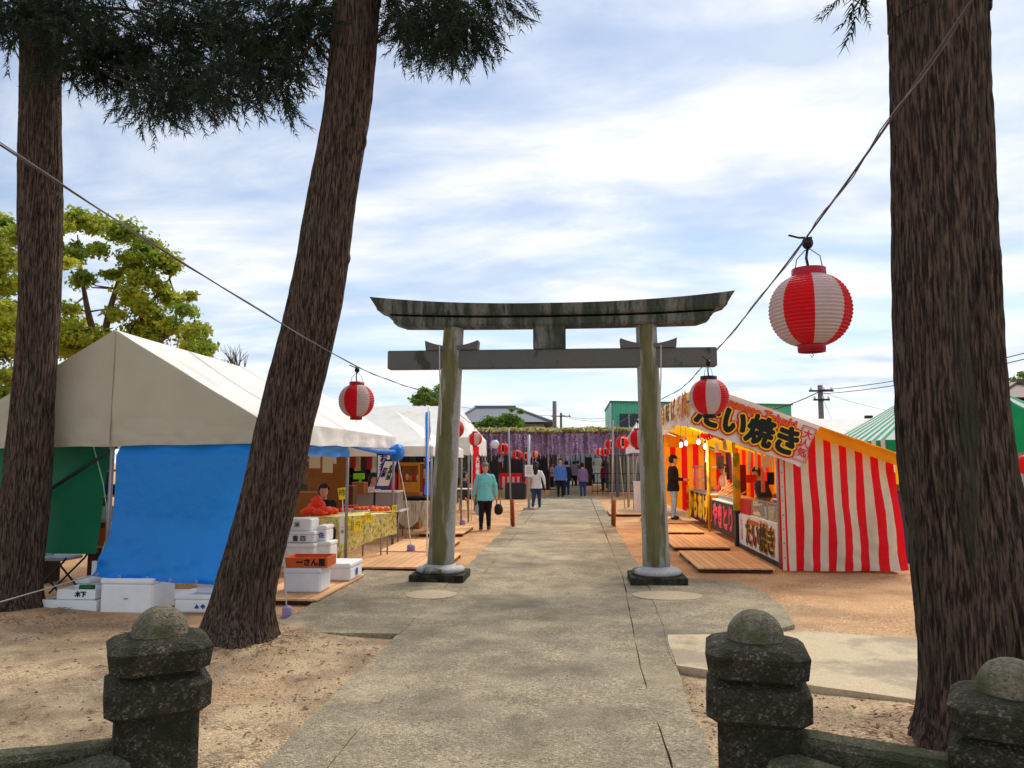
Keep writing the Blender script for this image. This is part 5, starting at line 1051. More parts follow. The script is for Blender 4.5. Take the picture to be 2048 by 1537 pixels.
# lit bulbs
m_bulb = M('lit_bulb', (1, .95, .9), .3, 0, emit=5)
for k, (px, py, Y) in enumerate(((1362, 890, 17.3), (1372, 887, 17.6), (1397, 884, 16.4), (1410, 893, 17.2))):
    p = pt(px, py, Y); t = thing('light_bulb', ['leftmost lit bulb under the yellow stall roof', 'second lit bulb under the yellow stall roof', 'third lit bulb under the yellow stall roof', 'rightmost lit bulb under the yellow stall roof'][k], 'light bulb', p, 'lit bulbs in the stalls'); b = MB(); b.ell(p, (.034, .034, .055), 12, 8); b.build('bulb', m_bulb, t); b = MB(); b.tube([p + Z_ * .06, p + Z_ * .13], .02, 8); b.tube([p + Z_ * .12, Vector((p.x, p.y, rz_(p.x) - .02))], .005, 5); b.build('cord', m_dark, t)
    ld = bpy.data.lights.new('bulb_light', 'POINT'); ld.energy = 22; ld.color = (1, .82, .55); ld.shadow_soft_size = .05; lo = bpy.data.objects.new('bulb_light', ld); COL.objects.link(lo); lo.location = Vector((0, 0, -.12)); lo.parent = t
t = thing('stall_fittings', 'red paper lanterns garland under the stall roof', 'garland', pt(1425, 875, 15.5))
for k in range(9): p = pt(1405 + k * 5, 872 + 3 * math.sin(k), 16.3 - .15 * k); b = MB(); b.ell(p, (.05, .05, .07), 10, 7); b.build('paper_ball', m_red, t)
b = MB(); b.tube([pt(1400, 866, 16.4), pt(1425, 869, 15.7), pt(1450, 866, 15.0)], .005, 5); b.build('string', m_rope, t)

# white stall beyond (between pillar and trellis)
hip_tent('white canvas stall roof seen left of the right gate pillar', pt(1264, 900, 24.2).x, 5.2, 24.2, 27.0, pt(1264, 890, 24.2).z + .25, pt(1290, 838, 25.6).z, pt(1276, 838, 25.6).x, 4.6, m_canvas, val=.5)
for k, (px, py) in enumerate(((1250, 1018), (1259, 1014), (1267, 1016))):
    g = gd(px, py); b = MB(); b.tube([(g.x, g.y, 0), (g.x + .15 * (k - 1), g.y, 1.75)], .018, 6); tag(b.build('bamboo_pole', M('bamboo', srgb(190, 170, 120), .6)), ['left', 'middle', 'right'][k] + ' one of three slender bamboo poles left of the right gate pillar', 'pole', 'bamboo poles')
t = thing('cloth_stand', 'pale draped stand behind the right gate pillar', 'stand', gd(1280, 1028)); g = gd(1280, 1028); b = MB(); curtain(b, (g.x - .18, g.y, .95), (g.x + .3, g.y, .95), .93, 16, 8, .04, 2, (0, -1, 0)); b.build('drape', m_banner, t); b = MB(); b.box((g.x + .06, g.y + .2, .955), (.5, .4, .02)); b.build('top_panel', m_wplast, t)

# ================================================================== RIGHT BACKGROUND TENTS
m_tgreen = M('tent_green_stripe', srgb(52, 168, 124), .7, .06, transl=.25); m_twhite = M('tent_white_stripe', srgb(222, 226, 226), .7, .05, transl=.25)
m_dgreen = M('valance_green', srgb(6, 140, 84), .7, .06, transl=.15)
hip_tent('green and white striped tent behind the fish-cake stall, left of the thick cedar', 6.5, 11.2, 16.8, 20.8, pt(1790, 880, 16.8).z, 3.55, 8.6, 9.2, [m_twhite, m_tgreen], lambda i, j: (i // 1) % 2, .26, [m_dgreen, m_twhite], n=16)
hip_tent('plain white tent roof behind the yellow stall roof', pt(1560, 860, 21).x, pt(1790, 860, 21).x, 21.2, 24.5, pt(1600, 878, 21.2).z, pt(1600, 838, 22.8).z, pt(1570, 840, 22.8).x, pt(1785, 840, 22.8).x, m_canvas, val=.2)
b = MB(); p0, p1 = pt(1997, 780, 11.5), pt(2120, 800, 11.5)
def gtp(u, t): p = p0 + (p1 - p0) * u; zb = pt(2015, 905, 11.5).z; return (p.x + .12 * (1 - u) * t, 11.5 - .06 * math.sin(u * 8 + t * 5) * t - .05 * nz(u * 5, t * 5, 2), p.z - .22 * math.sin(math.pi * u) * (1 - t) + (zb - p.z) * t)
b.grid(gtp, 30, 20); t = thing('green_awning', 'bright green awning cloth at the right edge behind the thick cedar', 'awning', (p0.x, 11.5, 0)); b.build('cloth', m_dgreen, t)
for x in (p0.x + .01, p1.x): b = MB(); b.tube([(x, 11.53, 0), (x, 11.53, 2.66)], .025, 8); b.build('pole', m_alu, t)
m_corr = M('grey_corrugated', srgb(176, 174, 170), .6, .08)
b = MB(); x0 = pt(1990, 950, 17).x; b.grid(lambda u, t: (x0 + 5 * u, 17 + .03 * (1 if int(u * 60) % 2 else -1), 2.0 * (1 - t)), 60, 1, sm=False); tag(b.build('corrugated_wall', m_corr), 'grey corrugated wall under the green awning at the right edge', 'wall')
g = pt(2046, 1000, 14); b = MB(); b.box((g.x + .1, 14, .45), (.5, .4, .9), bev=.03); tag(b.build('blue_bin', M('blue_bin', srgb(30, 90, 180), .5)), 'blue bin at the right edge behind the cedar', 'bin')
p = pt(2050, 930, 14); b = MB(); b.ell(p, (.13, .13, .17), 14, 10); b.tube([p + Z_ * .15, p + Z_ * .9], .005, 5); tag(b.build('paper_lantern', m_red), 'small red lantern at the right edge under the green awning', 'lantern')
# clutter behind the stall corner
for k, (px, y0, y1, c, lab) in enumerate(((1804, 985, 1030, srgb(70, 60, 66), 'dark crates stacked behind the corner of the striped cloth'), (1806, 945, 984, srgb(120, 92, 84), 'brown crates stacked on the dark ones behind the striped cloth'))):
    a = pt(px - 10, y1, 12.6); c_ = pt(px + 14, y0, 12.6); zb = 0 if k == 0 else a.z; b = MB(); b.box(((a.x + c_.x) / 2, 12.8, (zb + c_.z) / 2), (c_.x - a.x, .4, c_.z - zb - .004), bev=.01); tag(b.build('plastic_crate', M('crate_plastic', c, .6, .25, 20)), lab, 'crate', 'crates behind the stall')
b = MB(); g = gd(1822, 1120); b.tube([(g.x, g.y, 0), pt(1812, 905, g.y)], .022, 8); tag(b.build('bamboo_pole', m_bamboo), 'bamboo pole leaning between the striped cloth and the thick cedar', 'pole', 'bamboo poles')

# ================================================================== BACKGROUND BUILDINGS
m_tile = M('grey_roof_tiles', srgb(104, 110, 118), .6, .12, 3, .8, 30, st=(.4, .4, 2.2)); m_wallb = M('house_wall', srgb(140, 128, 116), .8, .1); m_wing = M('window_glass', srgb(40, 52, 62), .2, .1)
def house(label, px0, px1, rpx0, rpx1, yr, ye, Y, dep, wm, rm, over=.6):
    a, c_ = pt(px0, ye, Y), pt(px1, ye, Y); r0, r1 = pt(rpx0, yr, Y + dep / 2), pt(rpx1, yr, Y + dep / 2); t = thing('house', label, 'house', ((a.x + c_.x) / 2, Y, 0), 'houses beyond the trellis')
    b = MB(); b.box(((a.x + c_.x) / 2, Y + dep / 2, a.z / 2 - .05), (c_.x - a.x - 2 * over, dep - 2 * over, a.z - .1)); b.build('wall', wm, t)
    e = [Vector((a.x, Y, a.z)), Vector((c_.x, Y, a.z)), Vector((c_.x, Y + dep, a.z)), Vector((a.x, Y + dep, a.z))]; b = MB(); b.add(e + [r0, r1], [[0, 1, 5, 4], [1, 2, 5], [2, 3, 4, 5], [3, 0, 4], [3, 2, 1, 0]]); rf = b.build('roof', rm, t)
    b = MB(); b.bar(r0 - X_ * .15 + Z_ * .06, r1 + X_ * .15 + Z_ * .06, .3, .22); b.build('ridge_tiles', rm, rf)
    for k in (0, 1): b = MB(); b.bar(e[k] + Z_ * .06, (r0, r1)[k] + Z_ * .03, .22, .16); b.build('hip_tiles', rm, rf)
    for k in range(3): xx = a.x + (c_.x - a.x) * (.25 + .25 * k); b = MB(); b.box((xx, Y + over - .02, a.z * .55), (1.6, .06, 1.2)); w_ = b.build('window', m_wing, t); b = MB(); b.box((xx, Y + over - .06, a.z * .55 + .62), (1.7, .05, .08)); b.build('frame', m_wallb, w_)
    return t
house('house with a grey tiled hip roof behind the wisteria trellis', 905, 1102, 953, 1028, 816, 845, 58, 9, m_wallb, m_tile)
house('low brown-walled house right of the grey tiled roof', 1060, 1106, 1072, 1095, 842, 846, 64, 5, M('brown_wall', srgb(150, 118, 104), .8), M('flat_roof', srgb(110, 92, 86), .8), .1)
house('house with a brown tiled roof at the right edge', 1990, 2200, 2030, 2160, 768, 795, 34, 7, m_wallb, M('brown_roof_tiles', srgb(120, 100, 92), .7, .15, 3, .6, 30))
m_gw = M('green_cladding', srgb(100, 190, 160), .6, .06)
a, c_ = pt(1222, 804, 62), pt(1582, 811, 62); t = thing('green_building', 'flat-roofed green corrugated building behind the stalls', 'building', ((a.x + c_.x) / 2, 62, 0)); nrib = 130
b = MB(); b.grid(lambda u, w_: (a.x + (c_.x - a.x) * u, 62 + .05 * (1 if int(u * nrib + .01) % 2 else -1), (a.z + (c_.z - a.z) * u) * (1 - w_)), nrib, 1, sm=False); b.build('front_wall', m_gw, t)
b = MB(); b.box((a.x + .06, 68, a.z / 2), (.12, 11.8, a.z)); b.build('side_wall', m_gw, t); b = MB(); b.extr([(a.x - .1, 61.8, a.z), (c_.x + .1, 61.8, c_.z), (c_.x + .1, 74, c_.z), (a.x - .1, 74, a.z)], (0, 0, .08)); b.build('roof', M('green_roof_edge', srgb(60, 120, 104), .6), t)
for k, px in enumerate((1258, 1330, 1420, 1500)):
    q = pt(px, 848, 61.9); b = MB(); b.box((q.x, 61.92, q.z), (1.5, .08, 1.6)); wn = b.build('window', m_wing, t); b = MB(); b.box((q.x, 61.86, q.z), (.06, .05, 1.6)); b.build('mullion', m_alu, wn)
q = pt(1226, 830, 61.8); b = MB(); b.tube([(q.x - .2, 61.7, 0), (q.x - .2, 61.7, q.z + .9)], .09, 8); b.build('drain_pipe', m_alu, t)
def upole(label, px, yt, Y, r, arms, g='utility poles'):
    top = pt(px, yt, Y); t = thing('utility_pole', label, 'utility pole', (top.x, Y, 0), g); b = MB(); b.tube([(top.x, Y, 0), (top.x, Y, top.z)], [r * 1.2, r], 10); b.build('pole', M('pole_concrete', srgb(112, 106, 108), .8, .1), t)
    for (dz, l) in arms:
        b = MB(); b.box((top.x, Y - r - .03, top.z - dz), (l, .08, .09)); b.build('crossarm', m_dark, t)
        for s in (-.42, 0.1, .42): b = MB(); b.lathe([(0, 0), (.05, 0), (.07, .06), (.04, .14), (0, .15)], (top.x + s * l, Y - r - .03, top.z - dz + .045), 8); b.build('insulator', m_wplast, t)
    return top
upole('thick bare concrete pole standing behind the trellis', 1109, 803, 50, .13, [])
tp1 = upole('thin distant utility pole with a crossarm behind the trellis', 1122, 826, 75, .12, [(.35, 1.9)])
tp2 = upole('utility pole with wires above the yellow stall roof', 1640, 771, 40, .13, [(.3, 1.2), (.75, .8)])
def wire(label, pts, r=.014, sag=.15): return rope(label, pts, r, m_dark, sag, 'power_line', 'power line', 'power lines')
wire('power line running from the pole over the stall left down behind the yellow roof', [pt(1536, 822, 44), tp2 - Z_ * .3], .025, .1); wire('upper power line from that pole to the thick cedar on the right', [tp2 - Z_ * .25, pt(2060, 704, 30)], .018, .2); wire('lower power line from that pole to the thick cedar on the right', [tp2 - Z_ * .45, pt(2060, 716, 30)], .018, .2); wire('thin wire slanting down right from the utility pole', [tp2 - Z_ * .3, pt(1780, 822, 40)], .010, .1); wire('steep stay wire dropping from the utility pole', [tp2 - Z_ * .4, pt(1668, 850, 40)], .010, 0)
wire('faint power line left of the distant pole above the house roof', [pt(890, 808, 75), tp1 - Z_ * .3], .02, .3); wire('faint power line right of the distant pole behind the trellis', [tp1 - Z_ * .3, pt(1225, 840, 75)], .02, .3); wire('second faint power line behind the trellis', [tp1 - Z_ * .2, pt(1225, 834, 75)], .02, .3)
b = MB(); q = pt(1760, 838, 30); b.box((q.x, 30, q.z), (1.0, .2, .12)); b.tube([(q.x - .5, 30, 0), (q.x - .5, 30, q.z + .1)], .04, 8); b.box((q.x - .45, 29.9, q.z + .02), (.25, .2, .2)); tag(b.build('street_lamp', m_dark), 'dark street lamp head low above the white tent roof', 'street lamp')

# ================================================================== WISTERIA TRELLIS
WY0, WY1 = 35.0, 56.0; WX0, WX1 = -11.0, 7.0; ztop = pt(1150, 862, WY0).z
tr = thing('wisteria_trellis', 'long trellis hung with purple wisteria across the end of the path', 'trellis', (-1, WY0, 0)); m_post = M('trellis_steel', srgb(92, 90, 98), .6, .1)
for x in (-10.5, -7.6, -4.6, -2.3, 1.9, 4.4, 6.8):
    for y in (35.3, 41, 47, 53): b = MB(); b.box((x, y, ztop / 2), (.14, .14, ztop)); b.build('post', m_post, tr)
for y in (35.3, 38, 41, 44, 47, 50, 53, 55.8): b = MB(); b.box(((WX0 + WX1) / 2, y, ztop - .05), (WX1 - WX0, .10, .10)); b.build('beam', m_post, tr)
for x in (-10.5, -7.6, -4.6, -2.3, 1.9, 4.4, 6.8): b = MB(); b.box((x, (WY0 + WY1) / 2, ztop - .16), (.10, WY1 - WY0, .10)); b.build('beam', m_post, tr)
for z in (ztop - 1.05, ): b = MB(); b.tube([(WX0, 35.2, z), (WX1, 35.2, z)], .012, 6); b.build('wire', m_steel, tr)
m_wist = M('wisteria_flowers', srgb(226, 204, 236), .7, .25, 3, transl=.5, rnd=.25); m_wist2 = M('wisteria_flowers_deep', srgb(168, 144, 184), .7, .3, 3, transl=.4, rnd=.2)
def raceme(n, L_, seed):
    r = np.random.default_rng(seed); V = []; Fc = []; k = 0
    for i in range(n):
        t_ = r.random(); a = r.random() * 6.28; rad = .075 * (1 - t_ * .8) * r.uniform(.4, 1.1); c = np.array([rad * math.cos(a), rad * math.sin(a), -t_ * L_]); s = .034 * (1 - .45 * t_)
        d1 = r.normal(size=3); d1 /= np.linalg.norm(d1); d2 = np.cross(d1, r.normal(size=3)); d2 /= np.linalg.norm(d2); V += [c - d1 * s, c - d2 * s, c + d1 * s, c + d2 * s]; Fc.append((4 * k, 4 * k + 1, 4 * k + 2, 4 * k + 3)); k += 1
    for j in range(6): z0, z1 = -L_ * j / 6, -L_ * (j + 1) / 6; V += [np.array([-.008, 0, z0]), np.array([.008, 0, z0]), np.array([.008, 0, z1]), np.array([-.008, 0, z1])]; Fc.append((4 * k, 4 * k + 1, 4 * k + 2, 4 * k + 3)); k += 1
    return np.array(V), np.array(Fc)
protos = []
for k in range(6):
    V, Fc = raceme(90, .62 + .13 * k, 40 + k); me = bpy.data.meshes.new('flower_raceme'); me.from_pydata(V.tolist(), [], Fc.tolist()); me.materials.append(m_wist if k % 3 else m_wist2); protos.append(me)
N_r = 230
for i in range(N_r):
    o = link('flower_raceme', protos[random.randrange(6)], tr, ORG[tr.name]); x = -7.6 + 12.0 * (i + random.random()) / N_r; o.location = Vector((x, 35.0 + random.random() * .9, ztop - .02 + .08 * nz(x, 0, 0, 1.1))) - ORG[tr.name]; o.rotation_euler.z = random.random() * 6; q = 1.05 + .35 * nz(x, 4, 0, .9) + random.uniform(-.2, .25); o.scale = (1.15, 1.15, q)
Vs = []; Fs = []; o_ = 0
for i in range(2600):
    V, Fc = raceme(26, random.uniform(.5, 1.0), 1000 + i); x, y = random.uniform(WX0, WX1), 36 + 20 * random.random() ** 1.3; V = V * np.array([2., 2., 1.]) + np.array([x, y, ztop - .05]); Vs.append(V); Fs.append(Fc + o_); o_ += len(V)
stuff(np_mesh('flower_mass', np.concatenate(Vs), np.concatenate(Fs), m_wist2, tr))
cls = [((random.uniform(WX0, WX1), random.uniform(WY0 - .1, WY1), ztop + .0 + .06 * random.random() ** 2), (.55, .6, .05 + .12 * random.random() ** 4), 1) for _ in range(900)] + [((-7.6 + 14 * i / 90, WY0 + .1, ztop + .04 + .16 * max(0, nz(i * .31, 0, 0))), (.25, .3, .07), 1) for i in range(0, 91, 2)]
V, Fc = leaf_cloud(cls, 70, .24); stuff(np_mesh('leaf_canopy', V, Fc, M('wisteria_leaves', (.48, .46, .18), .6, .35, 1.5, transl=.3), tr))
# ================================================================== LANTERNS
LD = .34
def lantern_proto(cap_mat, txt=None):
    t = thing('paper_lantern', 'x', 'lantern', (0, 0, 0), 'red and white paper lanterns'); b = MB(); prof = []; nrib = 24; H = LD * .88
    for i in range(nrib * 2 + 1):
        u = i / (nrib * 2); a = (u - .5) * math.pi * .80; r = LD / 2 * (math.cos(a) ** .82); z = H / 2 * math.sin(a) / math.sin(math.pi * .4); prof.append((r * (1 if i % 2 else .965), z - .02))
    def sec(i, k):
        if txt: return 1 if (k - 42 + 3 + 56) % 14 < 5 else 0
        return ((k + 3) // 7) % 2
    b.lathe(prof, (0, 0, 0), 56, 0, sec, sm=False); b.build('paper_body', [m_red, m_lwhite], t)
    for s in (1, -1):
        z0 = prof[-1][1] if s > 0 else prof[0][1]; rr = LD * (.205 if s > 0 else .165); b = MB(); b.lathe([(rr, z0 - s * .006), (rr * 1.02, z0 + s * .004), (rr, z0 + s * .03), (rr * .86, z0 + s * .03), (rr * .86, z0 + s * .002), (0, z0 + s * .002)], (0, 0, 0), 32); b.build('end_ring', cap_mat, t)
    zt = prof[-1][1] + .03; b = MB(); b.tube([(-.06, 0, zt - .01), (-.05, 0, zt + .05), (-.012, 0, zt + .085), (.012, 0, zt + .085), (.05, 0, zt + .05), (.06, 0, zt - .01)], .0025, 5); b.build('wire_handle', m_steel, t)
    zb = prof[0][1] - .03; b = MB(); b.tube([(0, 0, zb + .03), (0, 0, zb - .005), (.008, 0, zb - .015), (0, 0, zb - .022), (-.006, 0, zb - .014)], .002, 5); b.build('hook', m_steel, t)
    b = MB(); b.ell((0, 0, zt + .115), (.024, .024, .028), 12, 8); b.tube([(0, 0, zt + .10), (-.008, 0, zt + .05), (.004, 0, zt - .02)], .006, 6); b.tube([(.02, 0, zt + .135), (-.035, .0, zt + .145), (-.08, 0, zt + .165)], .005, 5); b.build('lamp_holder', m_black, t)
    if txt:
        mb = text_mb(vert(txt), .07, (0, 0, 0), X_, Z_, .004, line=.9)
        for v in mb.v:
            z = v.z; rr = LD / 2 * max(.2, math.sqrt(max(0, 1 - (z / (LD * .5)) ** 2))) + .006; a = -math.pi / 2 + v.x / (LD / 2); v.x, v.y, v.z = rr * math.cos(a), rr * math.sin(a), z - .02
        mb.build('lettering', m_ink, t)
    return t, zt + .115
LA, ZT = lantern_proto(m_redcap); LB, _ = lantern_proto(m_black); LC, _ = lantern_proto(m_redcap, '御神燈')
used = set()
def lantern(proto, label, px, py, Y, rz, sc=1.0):
    p = pt(px, py, Y)
    if proto.name in used: return dup(proto, p, label, rz, sc), p
    used.add(proto.name); proto.location = p; proto['label'] = label; proto.rotation_euler.z = rz; proto.scale = (sc,) * 3; ORG[proto.name] = p; return proto, p
_, l1 = lantern(LA, 'largest red and white paper lantern hanging before the thick right cedar', 1620, 612, 3.33, R(-76 + 40))
_, l2 = lantern(LB, 'red and white lantern with black rings hanging in front of the fish-cake banner', 1418, 790, 6.7, R(45))
_, l3 = lantern(LA, 'red and white paper lantern hanging right of the leaning cedar', 713, 798, 7.15, R(-66 + 58))
lantern(LA, 'red lantern half hidden behind the right gate pillar', 1276, 876, 12.5, R(-35), .95)
lantern(LA, 'red lantern half hidden behind the left gate pillar', 909, 856, 12.3, R(-35), .95)
_, l6 = lantern(LA, 'red and white lantern on top of the long red flag banner', 950, 877, 18.0, R(-25))
_, l7 = lantern(LC, 'lettered lantern just left of the leaning left pole', 1007, 896, 21.8, 0)
_, l8 = lantern(LC, 'lettered lantern just right of the leaning left pole', 1034, 908, 26.0, R(5)); _, l9 = lantern(LC, 'lettered lantern overlapping the last one of the left row', 1053, 912, 28.0, R(-10)); _, l10 = lantern(LA, 'last and smallest lantern of the left row', 1070, 908, 33.0, R(-25))
_, r5 = lantern(LC, 'lettered lantern just right of the right pole', 1245, 884, 19.4, 0); _, r6 = lantern(LC, 'lettered lantern just left of the right pole', 1219, 888, 25.5, R(20)); _, r7 = lantern(LC, 'lettered lantern low in the right row', 1210, 903, 27.5, 0); _, r8 = lantern(LA, 'last lantern of the right row, partly covered by its neighbour', 1198, 903, 32.0, R(-25))
def stringline(label, pts, r):
    b = MB(); P = []
    for a, c in zip(pts[:-1], pts[1:]):
        a, c = Vector(a), Vector(c); s = .012 * (c - a).length
        for k in range(10): u = k / 10; P.append(a + (c - a) * u - Z_ * s * 4 * u * (1 - u) * .5)
    P.append(Vector(pts[-1])); b.tube(P, r, 6); off = [p + Vector((.008 * math.sin(i * 1.3), 0, .008 * math.cos(i * 1.3))) for i, p in enumerate(P)]; b2 = MB(); b2.tube(off, r * .55, 5)
    t = thing('lantern_string', label, 'string', pts[len(pts) // 2], 'lantern strings'); b.build('cable', m_ropeD, t); b2.build('twine', M('twine', srgb(140, 126, 124), .8, .2, 60), t)
up = lambda p: p + Z_ * (ZT + .03)
gl, gr = gd(1027, 1056), gd(1228, 1055); tl_, tr_ = pt(1017, 864, 18.4), pt(1226, 850, 18.4)
stringline('lantern string on the left, running past the cedars to the leaning pole', [(-1.88, -1.5, 2.72), pt(0, 290, 2.6), up(l3), pt(840, 781, 9.7), (-1.95, 12.3, 2.42), up(l6), tl_, up(l7), up(l8), up(l9), up(l10)], .0042)
stringline('lantern string on the right, running from overhead past the big lantern to the right pole', [(1.0, -1.2, 2.75), pt(1945, 0, 1.8), up(l1), up(l2), pt(1362, 778, 9.3), (1.05, 12.5, 2.42), tr_, up(r5), up(r6), up(r7), up(r8)], .0042)
m_stake = M('rusty_stake', srgb(146, 66, 34), .8, .2, 8)
for (g, tp, lab) in ((gl, tl_, 'leaning grey lantern pole tied to a rust-brown stake left of the path'), (gr, tr_, 'upright grey lantern pole tied to a rust-brown stake right of the path')):
    t = thing('lantern_pole', lab, 'pole', (g.x, g.y, 0), 'lantern poles beside the path'); b = MB(); b.tube([(g.x - .05, g.y, .05), tp + Z_ * .1], .02, 8); b.build('pole', m_steel, t); b = MB(); b.tube([(g.x, g.y - .05, 0), (g.x - .02 if g.x < 0 else g.x + .02, g.y - .05, .66)], .038, 10); b.build('stake', m_stake, t)
    for z in (.25, .6): b = MB(); b.tube([(g.x - .09, g.y - .02, z), (g.x + .05, g.y - .02, z)], .018, 6); b.build('tie', m_rope, t)

# ================================================================== PEOPLE
m_skin = M('skin', srgb(206, 150, 122), .6, .06); m_hairg = M('grey_hair', srgb(112, 108, 110), .7, .3, 60); m_hairb = M('black_hair', srgb(26, 22, 22), .6, .3, 60); m_hairbr = M('brown_hair', srgb(92, 56, 38), .6, .3, 60)
def cap(b, p0, p1, r0, r1, n=10):
    p0, p1 = Vector(p0), Vector(p1); d = (p1 - p0).normalized(); b.tube([p0 - d * r0 * .95, p0 - d * r0 * .6, p0, (p0 + p1) / 2, p1, p1 + d * r1 * .6, p1 + d * r1 * .95], [r0 * .2, r0 * .8, r0, (r0 + r1) / 2, r1, r1 * .8, r1 * .2], n)
def loft(b, ringsl, n=18):
    vs = []; 
    for (z, rx, ry, yo) in ringsl:
        for k in range(n): a = 2 * math.pi * k / n; vs.append((rx * math.cos(a), yo + ry * math.sin(a), z))
    fs = [[i * n + k, i * n + (k + 1) % n, (i + 1) * n + (k + 1) % n, (i + 1) * n + k] for i in range(len(ringsl) - 1) for k in range(n)] + [list(range(n))[::-1], [(len(ringsl) - 1) * n + k for k in range(n)]]
    b.add(vs, fs, 0, True)
def remesh(b, vox, name, mat, parent, folds=0, seed=0):
    me = b.mesh('tmp', mat); o = bpy.data.objects.new('tmp', me); TMP.collection.objects.link(o); md = o.modifiers.new('r', 'REMESH'); md.mode = 'VOXEL'; md.voxel_size = vox; ms = o.modifiers.new('s', 'SMOOTH'); ms.iterations = 2 if not folds else 3; ms.factor = .5
    m2 = teval(o); bpy.data.objects.remove(o); bpy.data.meshes.remove(me); m2.name = name; m2.materials.clear(); m2.materials.append(mat)
    m2.polygons.foreach_set('use_smooth', [True] * len(m2.polygons)); m2.polygons.foreach_set('material_index', [0] * len(m2.polygons))
    if folds:
        n = len(m2.vertices); co = np.empty(n * 3, np.float32); no = np.empty(n * 3, np.float32); m2.vertices.foreach_get('co', co); m2.vertices.foreach_get('normal', no); co = co.reshape(-1, 3); no = no.reshape(-1, 3)
        d = np.array([folds * (nz(x * 1.6, y, z * .8, 16) + .6 * nz(x, y + seed, z * 1.3, 34)) for x, y, z in co.tolist()], np.float32); co += no * d[:, None]; m2.vertices.foreach_set('co', co.ravel()); m2.update()
    return link(name, m2, parent, Vector((0, 0, 0)))
def person(label, loc, h, face, top, bot, hair, elbow=((-.135, .015, .635), (.135, .015, .635)), wrist=((-.15, -.03, .50), (.15, -.03, .50)), knee=((-.052, -.01, .28), (.052, -.01, .28)), ankle=((-.055, .01, .045), (.055, .01, .045)), shoe=None, vox=.018, sleeve=1.0, tilt=0., lean=0., long_hair=False, coat=.44, cat='person', cap_=None, grp='people at the festival', build=1.0, sit=False):
    t = thing('person', label, cat, (0, 0, 0), grp); S = h
    dz = -.235 if sit else 0
    if sit: knee = ((-.07, -.24, .27), (.07, -.24, .27)); ankle = ((-.07, -.22, .045), (.07, -.22, .045))
    def q(p, upper=True):
        x, y, z = p
        if upper: z += dz; y -= lean * max(0, z - .5 - dz)
        return Vector((x * S, y * S, z * S))
    hipz = .50 + dz
    tors = [(.455, .07 * build, .055 * build, 0), (.49, .098 * build, .072 * build, 0), (.55, .10 * build, .075 * build, 0), (.62, .09 * build, .07 * build, -.002), (.70, .10 * build, .074 * build, -.004), (.77, .108, .068, 0), (.805, .09, .056, .003), (.83, .05, .042, .004)]
    hc = (0, -.012 - .03 * tilt, .925 - .012 * tilt)
    def arms(b, k, to):
        for s in (0, 1):
            sx = (-1, 1)[s]; sh = (sx * .100, 0, .79); cap(b, q(sh), q(elbow[s]), .034 * S * min(k, 1.12), .029 * S * k); e, w_ = Vector(elbow[s]), Vector(wrist[s]); cap(b, q(e), q(e + (w_ - e) * to), .028 * S * k, (.028 + (.019 - .028) * to) * S * k)
    def legs(b, k):
        for s in (0, 1):
            sx = (-1, 1)[s]; hp = Vector((sx * .05 * S, 0, hipz * S)); kn = q(knee[s], False); an = q(ankle[s], False); cap(b, hp, kn, .060 * S * k * build, .042 * S * k); cap(b, kn, an, .041 * S * k, .027 * S * k * (1.25 if k > 1.1 else 1))
    # body: one continuous skin
    b = MB(); loft(b, [(q((0, 0, z)).z, rx * .94 * S, ry * .94 * S, q((0, yo, z)).y) for z, rx, ry, yo in tors]); arms(b, .9, 1); legs(b, .9); cap(b, q((0, .004, .81)), q((0, -.006 - .02 * tilt, .875)), .034 * S, .033 * S)
    H_ = q(hc); rx = Matrix.Rotation(-.55 * tilt, 3, 'X').inverted(); b.ell(H_, (.046 * S, .056 * S, .068 * S), 20, 14, rot=rx); b.ell(H_ + rx @ Vector((0, -.036 * S, -.030 * S)), (.030 * S, .026 * S, .034 * S), 12, 8); b.ell(H_ + rx @ Vector((0, -.058 * S, -.010 * S)), (.009 * S, .012 * S, .016 * S), 8, 6)
    for sx in (-1, 1): b.ell(H_ + rx @ Vector((sx * .046 * S, .004 * S, -.006 * S)), (.007 * S, .011 * S, .018 * S), 8, 6)
    for s in (0, 1):
        sx = (-1, 1)[s]; w_ = q(wrist[s]); e = q(elbow[s]); d = (w_ - e).normalized(); pl = w_ + d * .03 * S; sd = Vector((0, 1, 0)) - d * d.y; sd.normalize(); cap(b, w_, pl + d * .018 * S, .016 * S, .021 * S)
        for f in range(4): o = pl + d * .025 * S + sd * (f - 1.5) * .0115 * S; bend = -Vector((sx, 0, 0)) * .006 * S; ln_ = (.036, .042, .04, .032)[f] * S; cap(b, o, o + d * ln_ * .5 + bend * .3, .0075 * S, .007 * S, 6); cap(b, o + d * ln_ * .5 + bend * .3, o + d * ln_ + bend * 1.6, .007 * S, .006 * S, 6)
        o = pl - sd * .018 * S; cap(b, o, o + d * .03 * S - sd * .014 * S, .0085 * S, .007 * S, 6)
        an = q(ankle[s], False); cap(b, an - Z_ * .02 * S, an + Vector((0, -.075 * S, -.028 * S)), .022 * S, .018 * S)
    remesh(b, vox, 'body', m_skin, t)
    b = MB(); ct = [(coat, .118 * build, .086 * build, 0), (coat + .025, .118 * build, .086 * build, 0)] + [r for r in tors if r[0] > coat + .07]; loft(b, [(q((0, 0, z)).z, rx * 1.10 * S, ry * 1.14 * S, q((0, yo, z)).y) for z, rx, ry, yo in ct]); arms(b, 1.22, .93 if sleeve >= 1 else .05)
    mt = M('shirt_fabric', top, .85, .12, 9, .3, 30); remesh(b, vox, 'shirt', mt, t, .010, S)
